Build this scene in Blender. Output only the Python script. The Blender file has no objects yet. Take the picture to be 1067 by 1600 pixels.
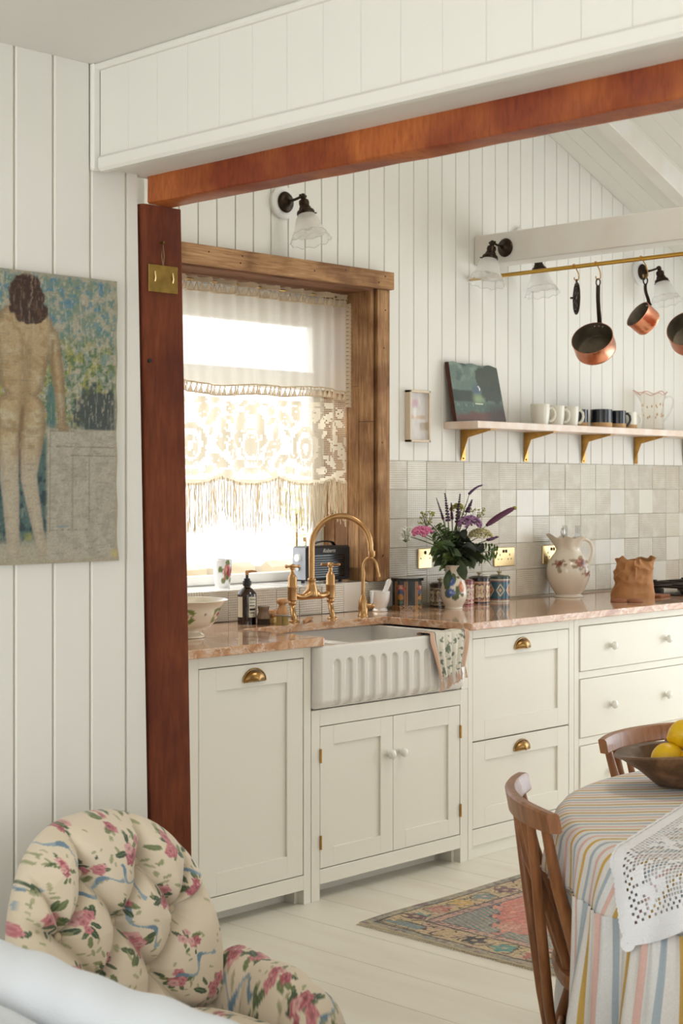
import bpy, bmesh, math, random
import numpy as np
from mathutils import Vector, Matrix

# ------------------------------------------------------------------ camera, sky, daylight, exposure
SC = bpy.context.scene
COL = SC.collection
PI = math.pi
cam_data = bpy.data.cameras.new('camera')
cam = bpy.data.objects.new('camera', cam_data)
COL.objects.link(cam)
cam.location = (0, 0, 1.43)
cam.rotation_euler = (math.radians(90), 0, math.radians(-45.86))
cam_data.sensor_fit = 'AUTO'
cam_data.sensor_width = 36
cam_data.lens = 36 * 2439 / 1600
cam_data.shift_y = -38 / 1600
cam_data.clip_start = .05
cam_data.dof.use_dof = True
cam_data.dof.focus_distance = 4.4
cam_data.dof.aperture_fstop = 9
SC.camera = cam

world = bpy.data.worlds.new('sky')
SC.world = world
world.use_nodes = True
bg = world.node_tree.nodes['Background']
bg.inputs['Color'].default_value = (.92, .96, 1.0, 1)
bg.inputs['Strength'].default_value = 1.7

def area_light(name, loc, direction, sx, sy, power, color):
    ld = bpy.data.lights.new(name, 'AREA')
    ld.shape = 'RECTANGLE'
    ld.size, ld.size_y = sx, sy
    ld.energy = power
    ld.color = color
    o = bpy.data.objects.new(name, ld)
    COL.objects.link(o)
    o.location = loc
    o.rotation_euler = Vector(direction).to_track_quat('-Z', 'Y').to_euler()
    return o
# daylight by wall openings outside the picture, plus two added kitchen fills
area_light('daylight_kitchen_doors', (7.88, 2.3, 1.35), (-1, 0, 0), 2.4, 2.2, 24, (.90, .97, 1))
area_light('fill_kitchen_front', (6.0, -1.88, 1.3), (0, 1, 0), 2.4, 2.0, 1.5, (.97, .99, 1))  # added fill lamp that lifts the cabinet fronts and floor
area_light('fill_kitchen_overhead', (4.62, 2.3, 3.60), (-.05, 0, -1), .9, 2.4, 74, (1, .985, .95))  # added fill under the closed roof, brightens the floor from above
area_light('daylight_living_windows', (-.2, -1.88, 1.35), (0, 1, 0), 2.6, 1.7, 2, (.97, .99, 1))
area_light('daylight_living_side', (-1.88, .6, 1.35), (1, 0, 0), 2.2, 1.6, 35, (.97, .99, 1))
sun_data = bpy.data.lights.new('sun', 'SUN')
sun_data.energy = 3.0
sun_data.angle = .02
sun_data.color = (1, .95, .86)
sun = bpy.data.objects.new('sun', sun_data)
COL.objects.link(sun)
sun.rotation_euler = Vector((.25, -.55, -1.0)).to_track_quat('-Z', 'Y').to_euler()

SC.view_settings.view_transform = 'Standard'
SC.view_settings.look = 'None'
SC.view_settings.gamma = 1
SC.view_settings.use_curve_mapping = False
SC.view_settings.exposure = 0.38
SC.cycles.use_denoising = True
SC.cycles.max_bounces = 6
SC.cycles.diffuse_bounces = 3
SC.cycles.glossy_bounces = 3
SC.cycles.transmission_bounces = 3
SC.cycles.transparent_max_bounces = 10
SC.cycles.caustics_reflective = False
SC.cycles.caustics_refractive = False
SC.cycles.sample_clamp_indirect = 4
SC.cycles.use_adaptive_sampling = True
SC.cycles.adaptive_threshold = .05

# ------------------------------------------------------------------ helpers
RND = random.Random(7)
def lin(c):
    c = np.asarray(c, dtype=float) / 255.0
    return np.where(c <= .04045, c / 12.92, ((c + .055) / 1.055) ** 2.4)
def L4(c):
    r = lin(c)
    return (float(r[0]), float(r[1]), float(r[2]), 1.0)

def hash2(ix, iy, seed):
    h = np.sin(ix * 127.1 + iy * 311.7 + seed * 74.7) * 43758.5453
    return h - np.floor(h)
def vnoise(x, y, seed=0):
    ix, iy = np.floor(x), np.floor(y)
    fx, fy = x - ix, y - iy
    fx = fx * fx * (3 - 2 * fx); fy = fy * fy * (3 - 2 * fy)
    a = hash2(ix, iy, seed); b = hash2(ix + 1, iy, seed)
    c = hash2(ix, iy + 1, seed); d = hash2(ix + 1, iy + 1, seed)
    return (a * (1 - fx) + b * fx) * (1 - fy) + (c * (1 - fx) + d * fx) * fy
def fbm(x, y, seed=0, n=4):
    s = 0; a = .5; t = 0
    for k in range(n):
        s = s + a * vnoise(x, y, seed + k * 13); t += a
        x = x * 2.03; y = y * 2.03; a *= .5
    return s / t
def sstep(a, b, x):
    t = np.clip((x - a) / (b - a), 0, 1)
    return t * t * (3 - 2 * t)
def mixc(base, col, w):
    w = np.clip(w, 0, 1)[:, None]
    return base * (1 - w) + np.asarray(col, dtype=float)[None, :] * w

class MB:
    """collects shapes; build() links them as one mesh object"""
    def __init__(self):
        self.v = []; self.f = []; self.uv = []
    def add(self, verts, faces, uv=None):
        o = len(self.v)
        self.v.extend([tuple(map(float, p)) for p in verts])
        self.f.extend([tuple(i + o for i in q) for q in faces])
        self.uv.extend(uv if uv is not None else [(0., 0.)] * len(verts))
        return self
    def box(self, x0, x1, y0, y1, z0, z1, c=0.0):
        if c <= 0:
            P = [(x, y, z) for z in (z0, z1) for y in (y0, y1) for x in (x0, x1)]
            return self.add(P, [(0, 2, 3, 1), (4, 5, 7, 6), (0, 1, 5, 4), (2, 6, 7, 3), (0, 4, 6, 2), (1, 3, 7, 5)])
        cx, cy, cz = (x0 + x1) / 2, (y0 + y1) / 2, (z0 + z1) / 2
        hx, hy, hz = abs(x1 - x0) / 2, abs(y1 - y0) / 2, abs(z1 - z0) / 2
        c = min(c, hx * .9, hy * .9, hz * .9)
        V = []; ID = {}
        for sx in (-1, 1):
            for sy in (-1, 1):
                for sz in (-1, 1):
                    for a in range(3):
                        ID[(sx, sy, sz, a)] = len(V)
                        V.append((cx + sx * (hx - (0 if a == 0 else c)), cy + sy * (hy - (0 if a == 1 else c)), cz + sz * (hz - (0 if a == 2 else c))))
        F = []
        for s in (-1, 1):
            F.append(tuple(ID[(s, a, b, 0)] for a, b in ((-1, -1), (1, -1), (1, 1), (-1, 1))))
            F.append(tuple(ID[(a, s, b, 1)] for a, b in ((-1, -1), (1, -1), (1, 1), (-1, 1))))
            F.append(tuple(ID[(a, b, s, 2)] for a, b in ((-1, -1), (1, -1), (1, 1), (-1, 1))))
        for s in (-1, 1):
            for t in (-1, 1):
                F.append((ID[(s, t, -1, 0)], ID[(s, t, 1, 0)], ID[(s, t, 1, 1)], ID[(s, t, -1, 1)]))
                F.append((ID[(s, -1, t, 0)], ID[(s, 1, t, 0)], ID[(s, 1, t, 2)], ID[(s, -1, t, 2)]))
                F.append((ID[(-1, s, t, 1)], ID[(1, s, t, 1)], ID[(1, s, t, 2)], ID[(-1, s, t, 2)]))
                for u in (-1, 1):
                    F.append((ID[(s, t, u, 0)], ID[(s, t, u, 1)], ID[(s, t, u, 2)]))
        return self.add(V, F)
    def lathe(self, prof, n=32, cx=0, cy=0, rfun=None):
        """prof: list of (r, z); r = 0 ends close with a point fan"""
        V = []; UV = []; F = []
        for j, (r, z) in enumerate(prof):
            for i in range(n):
                a = 2 * PI * i / n
                rr, zz = (r, z) if rfun is None else rfun(r, z, a, j)
                V.append((cx + rr * math.cos(a), cy + rr * math.sin(a), zz)); UV.append((i / n, z))
        for j in range(len(prof) - 1):
            for i in range(n):
                k = (i + 1) % n
                F.append((j * n + i, j * n + k, (j + 1) * n + k, (j + 1) * n + i))
        for j, end in ((0, prof[0]), (len(prof) - 1, prof[-1])):
            if end[0] > 1e-5:
                continue
        if prof[0][0] <= .0011: F.append(tuple(range(n)))
        if prof[-1][0] <= .0011: F.append(tuple((len(prof) - 1) * n + i for i in range(n)))
        return self.add(V, F, UV)
    def tube(self, pts, r, n=8, caps=True, flat=None):
        """r: number or list; flat: (a, b) radii factors of an elliptic section"""
        pts = [Vector(p) for p in pts]
        m = len(pts)
        R = r if isinstance(r, (list, tuple)) else [r] * m
        V = []; F = []; UV = []
        T = []
        for i in range(m):
            d = pts[min(i + 1, m - 1)] - pts[max(i - 1, 0)]
            T.append(d.normalized())
        ref = Vector((0, 0, 1)) if abs(T[0].z) < .9 else Vector((1, 0, 0))
        U = (ref - T[0] * ref.dot(T[0])).normalized()
        acc = 0
        for i in range(m):
            U = (U - T[i] * U.dot(T[i])).normalized()
            W = T[i].cross(U)
            if i: acc += (pts[i] - pts[i - 1]).length
            for k in range(n):
                a = 2 * PI * k / n
                fa, fb = flat if flat else (1, 1)
                V.append(pts[i] + (U * math.cos(a) * fa + W * math.sin(a) * fb) * R[i]); UV.append((k / n, acc))
        for i in range(m - 1):
            for k in range(n):
                q = (k + 1) % n
                F.append((i * n + k, i * n + q, (i + 1) * n + q, (i + 1) * n + k))
        if caps:
            F.append(tuple(range(n))); F.append(tuple((m - 1) * n + k for k in range(n)))
        return self.add(V, F, UV)
    def grid(self, P, closeu=False, uv=None):
        """P: array (nv, nu, 3)"""
        P = np.asarray(P, dtype=float)
        nv, nu = P.shape[:2]
        F = []
        for j in range(nv - 1):
            b = j * nu
            F.extend((b + i, b + i + 1, b + nu + i + 1, b + nu + i) for i in range(nu - 1))
            if closeu: F.append((b + nu - 1, b, b + nu, b + 2 * nu - 1))
        UV = [tuple(q) for q in np.asarray(uv).reshape(-1, 2)] if uv is not None else [(i / max(1, nu - 1), j / max(1, nv - 1)) for j in range(nv) for i in range(nu)]
        return self.add(P.reshape(-1, 3), F, UV)
    def ball(self, c, r, nu=16, nv=10):
        rx, ry, rz = (r, r, r) if not isinstance(r, (tuple, list)) else r
        prof = []
        V = []; F = []; UV = []
        for j in range(1, nv):
            t = PI * j / nv
            for i in range(nu):
                a = 2 * PI * i / nu
                V.append((c[0] + rx * math.sin(t) * math.cos(a), c[1] + ry * math.sin(t) * math.sin(a), c[2] - rz * math.cos(t))); UV.append((i / nu, j / nv))
        for j in range(nv - 2):
            for i in range(nu):
                k = (i + 1) % nu
                F.append((j * nu + i, j * nu + k, (j + 1) * nu + k, (j + 1) * nu + i))
        V.append((c[0], c[1], c[2] - rz)); V.append((c[0], c[1], c[2] + rz)); UV += [(0, 0), (0, 1)]
        a = len(V) - 2
        for i in range(nu):
            k = (i + 1) % nu
            F.append((a, k, i)); F.append((a + 1, (nv - 2) * nu + i, (nv - 2) * nu + k))
        return self.add(V, F, UV)
    def prism(self, outline, z0, z1, axis='z'):
        """outline: list of (a, b) extruded along the axis"""
        n = len(outline)
        def pt(a, b, c):
            return (a, b, c) if axis == 'z' else ((a, c, b) if axis == 'y' else (c, a, b))
        V = [pt(a, b, z0) for a, b in outline] + [pt(a, b, z1) for a, b in outline]
        F = [tuple(range(n)), tuple(range(n, 2 * n))]
        F += [(i, (i + 1) % n, n + (i + 1) % n, n + i) for i in range(n)]
        return self.add(V, F)
    def xf(self, M, start=0):
        for i in range(start, len(self.v)):
            self.v[i] = tuple(M @ Vector(self.v[i]))
        return self
    def mesh(self, name, mat, smooth=35, paint=None, recalc=None, attr=None):
        me = bpy.data.meshes.new(name)
        me.from_pydata(self.v, [], self.f)
        if recalc is None: recalc = len(self.v) < 30000
        if recalc:
            b = bmesh.new(); b.from_mesh(me)
            bmesh.ops.recalc_face_normals(b, faces=b.faces)
            b.to_mesh(me); b.free()
        if smooth:
            me.polygons.foreach_set('use_smooth', [True] * len(me.polygons))
            if smooth < 180:
                me.set_sharp_from_angle(angle=math.radians(smooth))
        if paint is not None:
            co = np.array(self.v); uv = np.array(self.uv)
            c = np.clip(np.asarray(paint(co, uv), dtype=float), 0, 255)
            c = np.concatenate([lin(c), np.ones((len(c), 1))], axis=1)
            at = me.color_attributes.new('Col', 'FLOAT_COLOR', 'POINT')
            at.data.foreach_set('color', c.astype(np.float32).ravel())
        if attr is not None:
            at = me.attributes.new('stripe_at', 'FLOAT', 'POINT')
            at.data.foreach_set('value', np.asarray(attr(np.array(self.v), np.array(self.uv)), dtype=np.float32))
        if isinstance(mat, (list, tuple)):
            for m in mat: me.materials.append(m)
        elif mat: me.materials.append(mat)
        me.update()
        return me
    def build(self, name, mat, parent=None, loc=None, rot=None, smooth=35, paint=None, recalc=None, attr=None):
        return link(name, self.mesh(name, mat, smooth, paint, recalc, attr), parent, loc, rot)

def link(name, data, parent=None, loc=None, rot=None):
    o = bpy.data.objects.new(name, data)
    COL.objects.link(o)
    if loc is not None: o.location = loc
    if rot is not None: o.rotation_euler = rot
    if parent is not None: o.parent = parent
    return o
def tag(o, label=None, cat=None, group=None, kind=None):
    if label: o['label'] = label
    if cat: o['category'] = cat
    if group: o['group'] = group
    if kind: o['kind'] = kind
    return o
def thing(name, label, cat, loc=(0, 0, 0), rz=0, group=None):
    o = link(name, None, None, loc, (0, 0, rz))
    o.empty_display_size = .05
    return tag(o, label, cat, group)
def struct(name, label=None, mb=None, mat=None, smooth=35):
    o = mb.build(name, mat, smooth=smooth) if mb else link(name, None)
    return tag(o, label, None, None, 'structure')
def dup(root, loc, rz=None, label=None, group=None):
    r = root.copy(); COL.objects.link(r); r.location = loc
    if rz is not None: r.rotation_euler = (0, 0, rz)
    tag(r, label, None, group)
    for ch in list(root.children):
        c = ch.copy(); COL.objects.link(c); c.parent = r
        for g in list(ch.children):
            d = g.copy(); COL.objects.link(d); d.parent = c
    return r
def bez(p0, p1, p2, p3, n=12):
    out = []
    for i in range(n + 1):
        t = i / n; s = 1 - t
        out.append(tuple(s ** 3 * a + 3 * s * s * t * b + 3 * s * t * t * c + t ** 3 * d for a, b, c, d in zip(p0, p1, p2, p3)))
    return out
def basis(n, up=(0, 0, 1)):
    """matrix whose local z axis points along n"""
    z = Vector(n).normalized(); u = Vector(up)
    if abs(z.dot(u)) > .98: u = Vector((1, 0, 0))
    x = u.cross(z).normalized(); y = z.cross(x)
    return Matrix(((x.x, y.x, z.x, 0), (x.y, y.y, z.y, 0), (x.z, y.z, z.z, 0), (0, 0, 0, 1)))

# ------------------------------------------------------------------ materials
def new_mat(name):
    m = bpy.data.materials.new(name); m.use_nodes = True
    nt = m.node_tree
    return m, nt, nt.nodes['Principled BSDF'], nt.nodes['Material Output']
def node(nt, typ, **kw):
    n = nt.nodes.new(typ)
    for k, v in kw.items():
        if hasattr(n, k): setattr(n, k, v)
        else: n.inputs[k].default_value = v
    return n
def coords(nt, scale=(1, 1, 1), rnd=False):
    tc = nt.nodes.new('ShaderNodeTexCoord')
    mp = nt.nodes.new('ShaderNodeMapping')
    mp.inputs['Scale'].default_value = scale
    nt.links.new(tc.outputs['Object'], mp.inputs['Vector'])
    if rnd:
        oi = nt.nodes.new('ShaderNodeObjectInfo')
        ml = node(nt, 'ShaderNodeMath', operation='MULTIPLY'); ml.inputs[1].default_value = 37.0
        nt.links.new(oi.outputs['Random'], ml.inputs[0])
        cb = nt.nodes.new('ShaderNodeCombineXYZ')
        for i in range(3): nt.links.new(ml.outputs[0], cb.inputs[i])
        nt.links.new(cb.outputs[0], mp.inputs['Location'])
    return mp.outputs['Vector']
def pm(name, col=(200, 200, 200), rough=.5, metal=0., vcol=False, bump=None, var=None, spec=.5, coat=0., sheen=0., stretch=(1, 1, 1), rnd=False, sub=0., trans=0., rvar=None):
    """plain surface; bump = (scale, strength), var = (scale, second colour, amount)"""
    m, nt, b, out = new_mat(name)
    b.inputs['Base Color'].default_value = L4(col)
    b.inputs['Roughness'].default_value = rough
    b.inputs['Metallic'].default_value = metal
    b.inputs['Specular IOR Level'].default_value = spec
    b.inputs['Coat Weight'].default_value = coat
    b.inputs['Coat Roughness'].default_value = .08
    b.inputs['Sheen Weight'].default_value = sheen
    if trans: b.inputs['Transmission Weight'].default_value = trans
    src = None
    if vcol:
        at = node(nt, 'ShaderNodeAttribute', attribute_name='Col')
        src = at.outputs['Color']
    vec = coords(nt, stretch, rnd) if (bump or var or rvar) else None
    if var:
        nz = node(nt, 'ShaderNodeTexNoise'); nz.inputs['Scale'].default_value = var[0]; nz.inputs['Detail'].default_value = 5
        nt.links.new(vec, nz.inputs['Vector'])
        rp = nt.nodes.new('ShaderNodeValToRGB')
        rp.color_ramp.elements[0].position = .38; rp.color_ramp.elements[1].position = .68
        rp.color_ramp.elements[0].color = (0, 0, 0, 1); rp.color_ramp.elements[1].color = (var[2],) * 3 + (1,)
        nt.links.new(nz.outputs['Fac'], rp.inputs['Fac'])
        mx = node(nt, 'ShaderNodeMix', data_type='RGBA')
        nt.links.new(rp.outputs['Color'], mx.inputs['Factor'])
        if src is not None: nt.links.new(src, mx.inputs[6])
        else: mx.inputs[6].default_value = L4(col)
        mx.inputs[7].default_value = L4(var[1])
        src = mx.outputs[2]
    if src is not None: nt.links.new(src, b.inputs['Base Color'])
    if rvar:
        nz = node(nt, 'ShaderNodeTexNoise'); nz.inputs['Scale'].default_value = rvar[0]
        nt.links.new(vec, nz.inputs['Vector'])
        mr = nt.nodes.new('ShaderNodeMapRange'); mr.inputs['To Min'].default_value = rvar[1]; mr.inputs['To Max'].default_value = rvar[2]
        nt.links.new(nz.outputs['Fac'], mr.inputs['Value']); nt.links.new(mr.outputs[0], b.inputs['Roughness'])
    if bump:
        nz = node(nt, 'ShaderNodeTexNoise'); nz.inputs['Scale'].default_value = bump[0]; nz.inputs['Detail'].default_value = 4
        nt.links.new(vec, nz.inputs['Vector'])
        bp = nt.nodes.new('ShaderNodeBump'); bp.inputs['Strength'].default_value = bump[1]; bp.inputs['Distance'].default_value = .004
        nt.links.new(nz.outputs['Fac'], bp.inputs['Height']); nt.links.new(bp.outputs[0], b.inputs['Normal'])
    return m
def wood(name, cols, scale=(1, 1, 1), rough=.5, bump=.25, rnd=True, coat=0., fine=1.0, blotch=None):
    """cols: dark, mid, light; scale: stretch of the grain (small along the grain)"""
    m, nt, b, out = new_mat(name)
    vec = coords(nt, scale, rnd)
    n1 = node(nt, 'ShaderNodeTexNoise'); n1.inputs['Scale'].default_value = 6 * fine; n1.inputs['Detail'].default_value = 8; n1.inputs['Roughness'].default_value = .65
    n1.inputs['Distortion'].default_value = .6
    nt.links.new(vec, n1.inputs['Vector'])
    rp = nt.nodes.new('ShaderNodeValToRGB')
    e = rp.color_ramp.elements
    e[0].position = .28; e[0].color = L4(cols[0]); e[1].position = .74; e[1].color = L4(cols[2])
    k = e.new(.5); k.color = L4(cols[1])
    nt.links.new(n1.outputs['Fac'], rp.inputs['Fac'])
    src = rp.outputs['Color']
    if blotch:
        tc = nt.nodes.new('ShaderNodeTexCoord')
        n2 = node(nt, 'ShaderNodeTexNoise'); n2.inputs['Scale'].default_value = blotch[0]; n2.inputs['Detail'].default_value = 3
        nt.links.new(tc.outputs['Object'], n2.inputs['Vector'])
        r2 = nt.nodes.new('ShaderNodeValToRGB'); r2.color_ramp.elements[0].position = .42; r2.color_ramp.elements[1].position = .62
        nt.links.new(n2.outputs['Fac'], r2.inputs['Fac'])
        mx = node(nt, 'ShaderNodeMix', data_type='RGBA', blend_type='MULTIPLY')
        nt.links.new(r2.outputs['Color'], mx.inputs[0]); nt.links.new(src, mx.inputs[6]); mx.inputs[7].default_value = L4(blotch[1])
        src = mx.outputs[2]
    nt.links.new(src, b.inputs['Base Color'])
    b.inputs['Roughness'].default_value = rough
    b.inputs['Coat Weight'].default_value = coat
    bp = nt.nodes.new('ShaderNodeBump'); bp.inputs['Strength'].default_value = bump; bp.inputs['Distance'].default_value = .003
    nt.links.new(n1.outputs['Fac'], bp.inputs['Height']); nt.links.new(bp.outputs[0], b.inputs['Normal'])
    return m
def glassy(name, tint=(255, 255, 255), clear=.85, rough=.02, milky=(250, 250, 248), milk=0.0):
    """thin glass: part transparent, part glossy, part milky translucent"""
    m, nt, b, out = new_mat(name)
    nt.nodes.remove(b)
    tr = nt.nodes.new('ShaderNodeBsdfTransparent'); tr.inputs[0].default_value = L4(tint)
    gl = nt.nodes.new('ShaderNodeBsdfGlossy'); gl.inputs['Roughness'].default_value = rough
    df = nt.nodes.new('ShaderNodeBsdfDiffuse'); df.inputs[0].default_value = L4(milky)
    tl = nt.nodes.new('ShaderNodeBsdfTranslucent'); tl.inputs[0].default_value = L4(milky)
    a = nt.nodes.new('ShaderNodeMixShader'); a.inputs[0].default_value = .55
    nt.links.new(df.outputs[0], a.inputs[1]); nt.links.new(tl.outputs[0], a.inputs[2])
    lw = nt.nodes.new('ShaderNodeLayerWeight')
    fr = node(nt, 'ShaderNodeMath', operation='POWER'); fr.inputs[1].default_value = 3.5
    nt.links.new(lw.outputs['Facing'], fr.inputs[0])
    g = nt.nodes.new('ShaderNodeMixShader')
    nt.links.new(fr.outputs[0], g.inputs[0]); nt.links.new(tr.outputs[0], g.inputs[1]); nt.links.new(gl.outputs[0], g.inputs[2])
    c = nt.nodes.new('ShaderNodeMixShader'); c.inputs[0].default_value = 1 - clear if milk == 0 else milk
    nt.links.new(g.outputs[0], c.inputs[1]); nt.links.new(a.outputs[0], c.inputs[2])
    nt.links.new(c.outputs[0], out.inputs['Surface'])
    return m
def cloth_thin(name, col, see=.3, thin=.5):
    """see: share that is holes between threads; thin: share of light passing through"""
    m, nt, b, out = new_mat(name)
    nt.nodes.remove(b)
    df = nt.nodes.new('ShaderNodeBsdfDiffuse'); df.inputs[0].default_value = L4(col)
    tl = nt.nodes.new('ShaderNodeBsdfTranslucent'); tl.inputs[0].default_value = L4(col)
    tr = nt.nodes.new('ShaderNodeBsdfTransparent')
    a = nt.nodes.new('ShaderNodeMixShader'); a.inputs[0].default_value = thin
    nt.links.new(df.outputs[0], a.inputs[1]); nt.links.new(tl.outputs[0], a.inputs[2])
    c = nt.nodes.new('ShaderNodeMixShader'); c.inputs[0].default_value = see
    nt.links.new(a.outputs[0], c.inputs[1]); nt.links.new(tr.outputs[0], c.inputs[2])
    nt.links.new(c.outputs[0], out.inputs['Surface'])
    return m
def tile_mat(name, kind, base, dark, period=.0072):
    m, nt, b, out = new_mat(name)
    tc = nt.nodes.new('ShaderNodeTexCoord')
    sp = nt.nodes.new('ShaderNodeSeparateXYZ'); nt.links.new(tc.outputs['Object'], sp.inputs[0])
    k = 2 * PI / period
    def math2(op, a, bb):
        n = node(nt, 'ShaderNodeMath', operation=op)
        for i, s in enumerate((a, bb)):
            if s is None: continue
            if isinstance(s, (int, float)): n.inputs[i].default_value = s
            else: nt.links.new(s, n.inputs[i])
        return n.outputs[0]
    X, Z = sp.outputs['X'], sp.outputs['Z']
    if kind == 'diamond':
        A = math2('ADD', math2('MULTIPLY', X, .62), Z); B = math2('SUBTRACT', math2('MULTIPLY', X, .62), Z); kk = k * .8
    else:
        A, B, kk = X, Z, k
    sa = math2('SINE', math2('MULTIPLY', A, kk), None); sb = math2('SINE', math2('MULTIPLY', B, kk), None)
    if kind == 'line': h = sb
    elif kind == 'smooth': h = math2('MULTIPLY', math2('MULTIPLY', sa, sb), .25)
    else: h = math2('MULTIPLY', sa, sb) if kind == 'diamond' else math2('MAXIMUM', sa, sb)
    nz = node(nt, 'ShaderNodeTexNoise'); nz.inputs['Scale'].default_value = 14
    oi = nt.nodes.new('ShaderNodeObjectInfo')
    ad = node(nt, 'ShaderNodeVectorMath', operation='ADD')
    nt.links.new(tc.outputs['Object'], ad.inputs[0]); nt.links.new(oi.outputs['Location'], ad.inputs[1]); nt.links.new(ad.outputs[0], nz.inputs['Vector'])
    mr = nt.nodes.new('ShaderNodeMapRange'); mr.inputs['From Min'].default_value = -.2; mr.inputs['From Max'].default_value = .9
    nt.links.new(h, mr.inputs['Value'])
    f = math2('MULTIPLY', mr.outputs[0], math2('MULTIPLY', nz.outputs['Fac'], 1.9))
    f = math2('MINIMUM', f, .95)
    mx = node(nt, 'ShaderNodeMix', data_type='RGBA'); nt.links.new(f, mx.inputs[0]); mx.inputs[6].default_value = L4(base); mx.inputs[7].default_value = L4(dark)
    hv = nt.nodes.new('ShaderNodeHueSaturation')
    mr2 = nt.nodes.new('ShaderNodeMapRange'); mr2.inputs['To Min'].default_value = .9; mr2.inputs['To Max'].default_value = 1.01
    nt.links.new(oi.outputs['Random'], mr2.inputs['Value']); nt.links.new(mr2.outputs[0], hv.inputs['Value']); nt.links.new(mx.outputs[2], hv.inputs['Color'])
    nt.links.new(hv.outputs[0], b.inputs['Base Color'])
    b.inputs['Roughness'].default_value = .22
    bp = nt.nodes.new('ShaderNodeBump'); bp.inputs['Strength'].default_value = .35; bp.inputs['Distance'].default_value = .0015; bp.invert = True
    nt.links.new(h, bp.inputs['Height']); nt.links.new(bp.outputs[0], b.inputs['Normal'])
    return m

def stripe_mat(name, cols, period):
    """woven stripes across the cloth, placed by the cloth's own length coordinate"""
    m, nt, b, out = new_mat(name)
    at = node(nt, 'ShaderNodeAttribute', attribute_name='stripe_at')
    mu = node(nt, 'ShaderNodeMath', operation='MULTIPLY'); mu.inputs[1].default_value = 1 / period
    fr = node(nt, 'ShaderNodeMath', operation='FRACT')
    nt.links.new(at.outputs['Fac'], mu.inputs[0]); nt.links.new(mu.outputs[0], fr.inputs[0])
    rp = nt.nodes.new('ShaderNodeValToRGB'); rp.color_ramp.interpolation = 'CONSTANT'
    tot = sum(w for _, w in cols); acc = 0
    for i, (c, w) in enumerate(cols):
        e = rp.color_ramp.elements[i] if i < 2 else rp.color_ramp.elements.new(acc / tot)
        e.position = acc / tot; e.color = L4(c); acc += w
    nt.links.new(fr.outputs[0], rp.inputs['Fac'])
    nz = node(nt, 'ShaderNodeTexNoise'); nz.inputs['Scale'].default_value = 240
    tc = nt.nodes.new('ShaderNodeTexCoord'); nt.links.new(tc.outputs['Object'], nz.inputs['Vector'])
    mr = nt.nodes.new('ShaderNodeMapRange'); mr.inputs['To Min'].default_value = .86; mr.inputs['To Max'].default_value = 1.08
    nt.links.new(nz.outputs['Fac'], mr.inputs['Value'])
    hv = nt.nodes.new('ShaderNodeHueSaturation'); nt.links.new(rp.outputs['Color'], hv.inputs['Color']); nt.links.new(mr.outputs[0], hv.inputs['Value'])
    nt.links.new(hv.outputs[0], b.inputs['Base Color'])
    b.inputs['Roughness'].default_value = .85
    return m

M = {}
M['wall'] = pm('wall_paint', (240, 237, 228), .55)
M['wall_groove'] = pm('groove_paint', (232, 220, 196), .7)
M['ceiling'] = pm('ceiling_paint', (238, 235, 227), .6)
M['beam_white'] = pm('beam_paint', (236, 232, 224), .6, var=(6, (222, 208, 188), .35), bump=(20, .12))
M['cabinet'] = pm('cabinet_paint', (241, 236, 222), .42)
M['floor'] = pm('floor_paint', (238, 232, 217), .33, var=(9, (222, 212, 192), .5), bump=(30, .08), stretch=(1, .25, 1), rnd=True, rvar=(8, .25, .45))
M['gap'] = pm('joint_dark', (150, 132, 106), .8)
M['jarrah'] = wood('red_timber', ((96, 44, 18), (116, 54, 22), (132, 66, 30)), (9, 9, 1.2), .8, .15, False, fine=1.3, blotch=(4, (206, 186, 178)))
M['jarrah_y'] = wood('red_timber_along', ((150, 76, 30), (178, 96, 42), (194, 112, 54)), (8, 14, 3), .55, .15, False, fine=1.3, blotch=(5, (190, 150, 136)))
M['old_x'] = wood('reclaimed_board_across', ((134, 94, 58), (176, 132, 88), (206, 168, 122)), (.8, 12, 12), .75, .6, fine=1.3, blotch=(6, (196, 184, 176)))
M['old_z'] = wood('reclaimed_board_upright', ((134, 94, 58), (176, 132, 88), (206, 168, 122)), (12, 12, .8), .75, .6, fine=1.3, blotch=(6, (200, 186, 176)))
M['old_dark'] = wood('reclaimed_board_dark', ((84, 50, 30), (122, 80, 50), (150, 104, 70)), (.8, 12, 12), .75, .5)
M['chair_wood'] = wood('varnished_beech', ((116, 70, 38), (148, 94, 54), (172, 118, 74)), (7, 7, 1), .4, .06, coat=.12)
M['bowl_wood'] = wood('carved_bowl_wood', ((58, 40, 24), (104, 74, 48), (150, 112, 78)), (3, 3, 3), .45, .5)
M['brush_wood'] = wood('brush_wood', ((150, 100, 58), (188, 136, 86), (212, 166, 116)), (5, 5, 1), .55, .2)
M['brush_dark'] = wood('brush_dark_wood', ((86, 66, 50), (122, 98, 78), (150, 126, 102)), (5, 5, 1), .6, .3)
M['shelf'] = pm('shelf_stone', (232, 206, 184), .35, var=(14, (244, 232, 220), .8), bump=(40, .05))
M['white_gloss'] = pm('white_gloss', (244, 243, 240), .12, coat=.5)
M['sink'] = pm('sink_glaze', (236, 231, 224), .12, coat=.5)
M['white_paint'] = pm('window_white', (244, 244, 240), .4)
M['ceramic'] = pm('painted_ceramic', (240, 236, 226), .16, vcol=True, coat=.4)
M['earthen'] = pm('painted_earthenware', (240, 236, 226), .3, vcol=True, coat=.15)
M['knob'] = pm('white_knob', (243, 240, 230), .2, coat=.4)
M['brass'] = pm('brass', (198, 152, 84), .3, 1., var=(30, (150, 104, 46), .5))
M['brass_old'] = pm('aged_brass', (176, 140, 88), .3, 1., var=(40, (110, 80, 44), .7))
M['brass_tap'] = pm('tap_brass', (192, 152, 106), .3, 1., var=(24, (160, 116, 64), .5))
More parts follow.
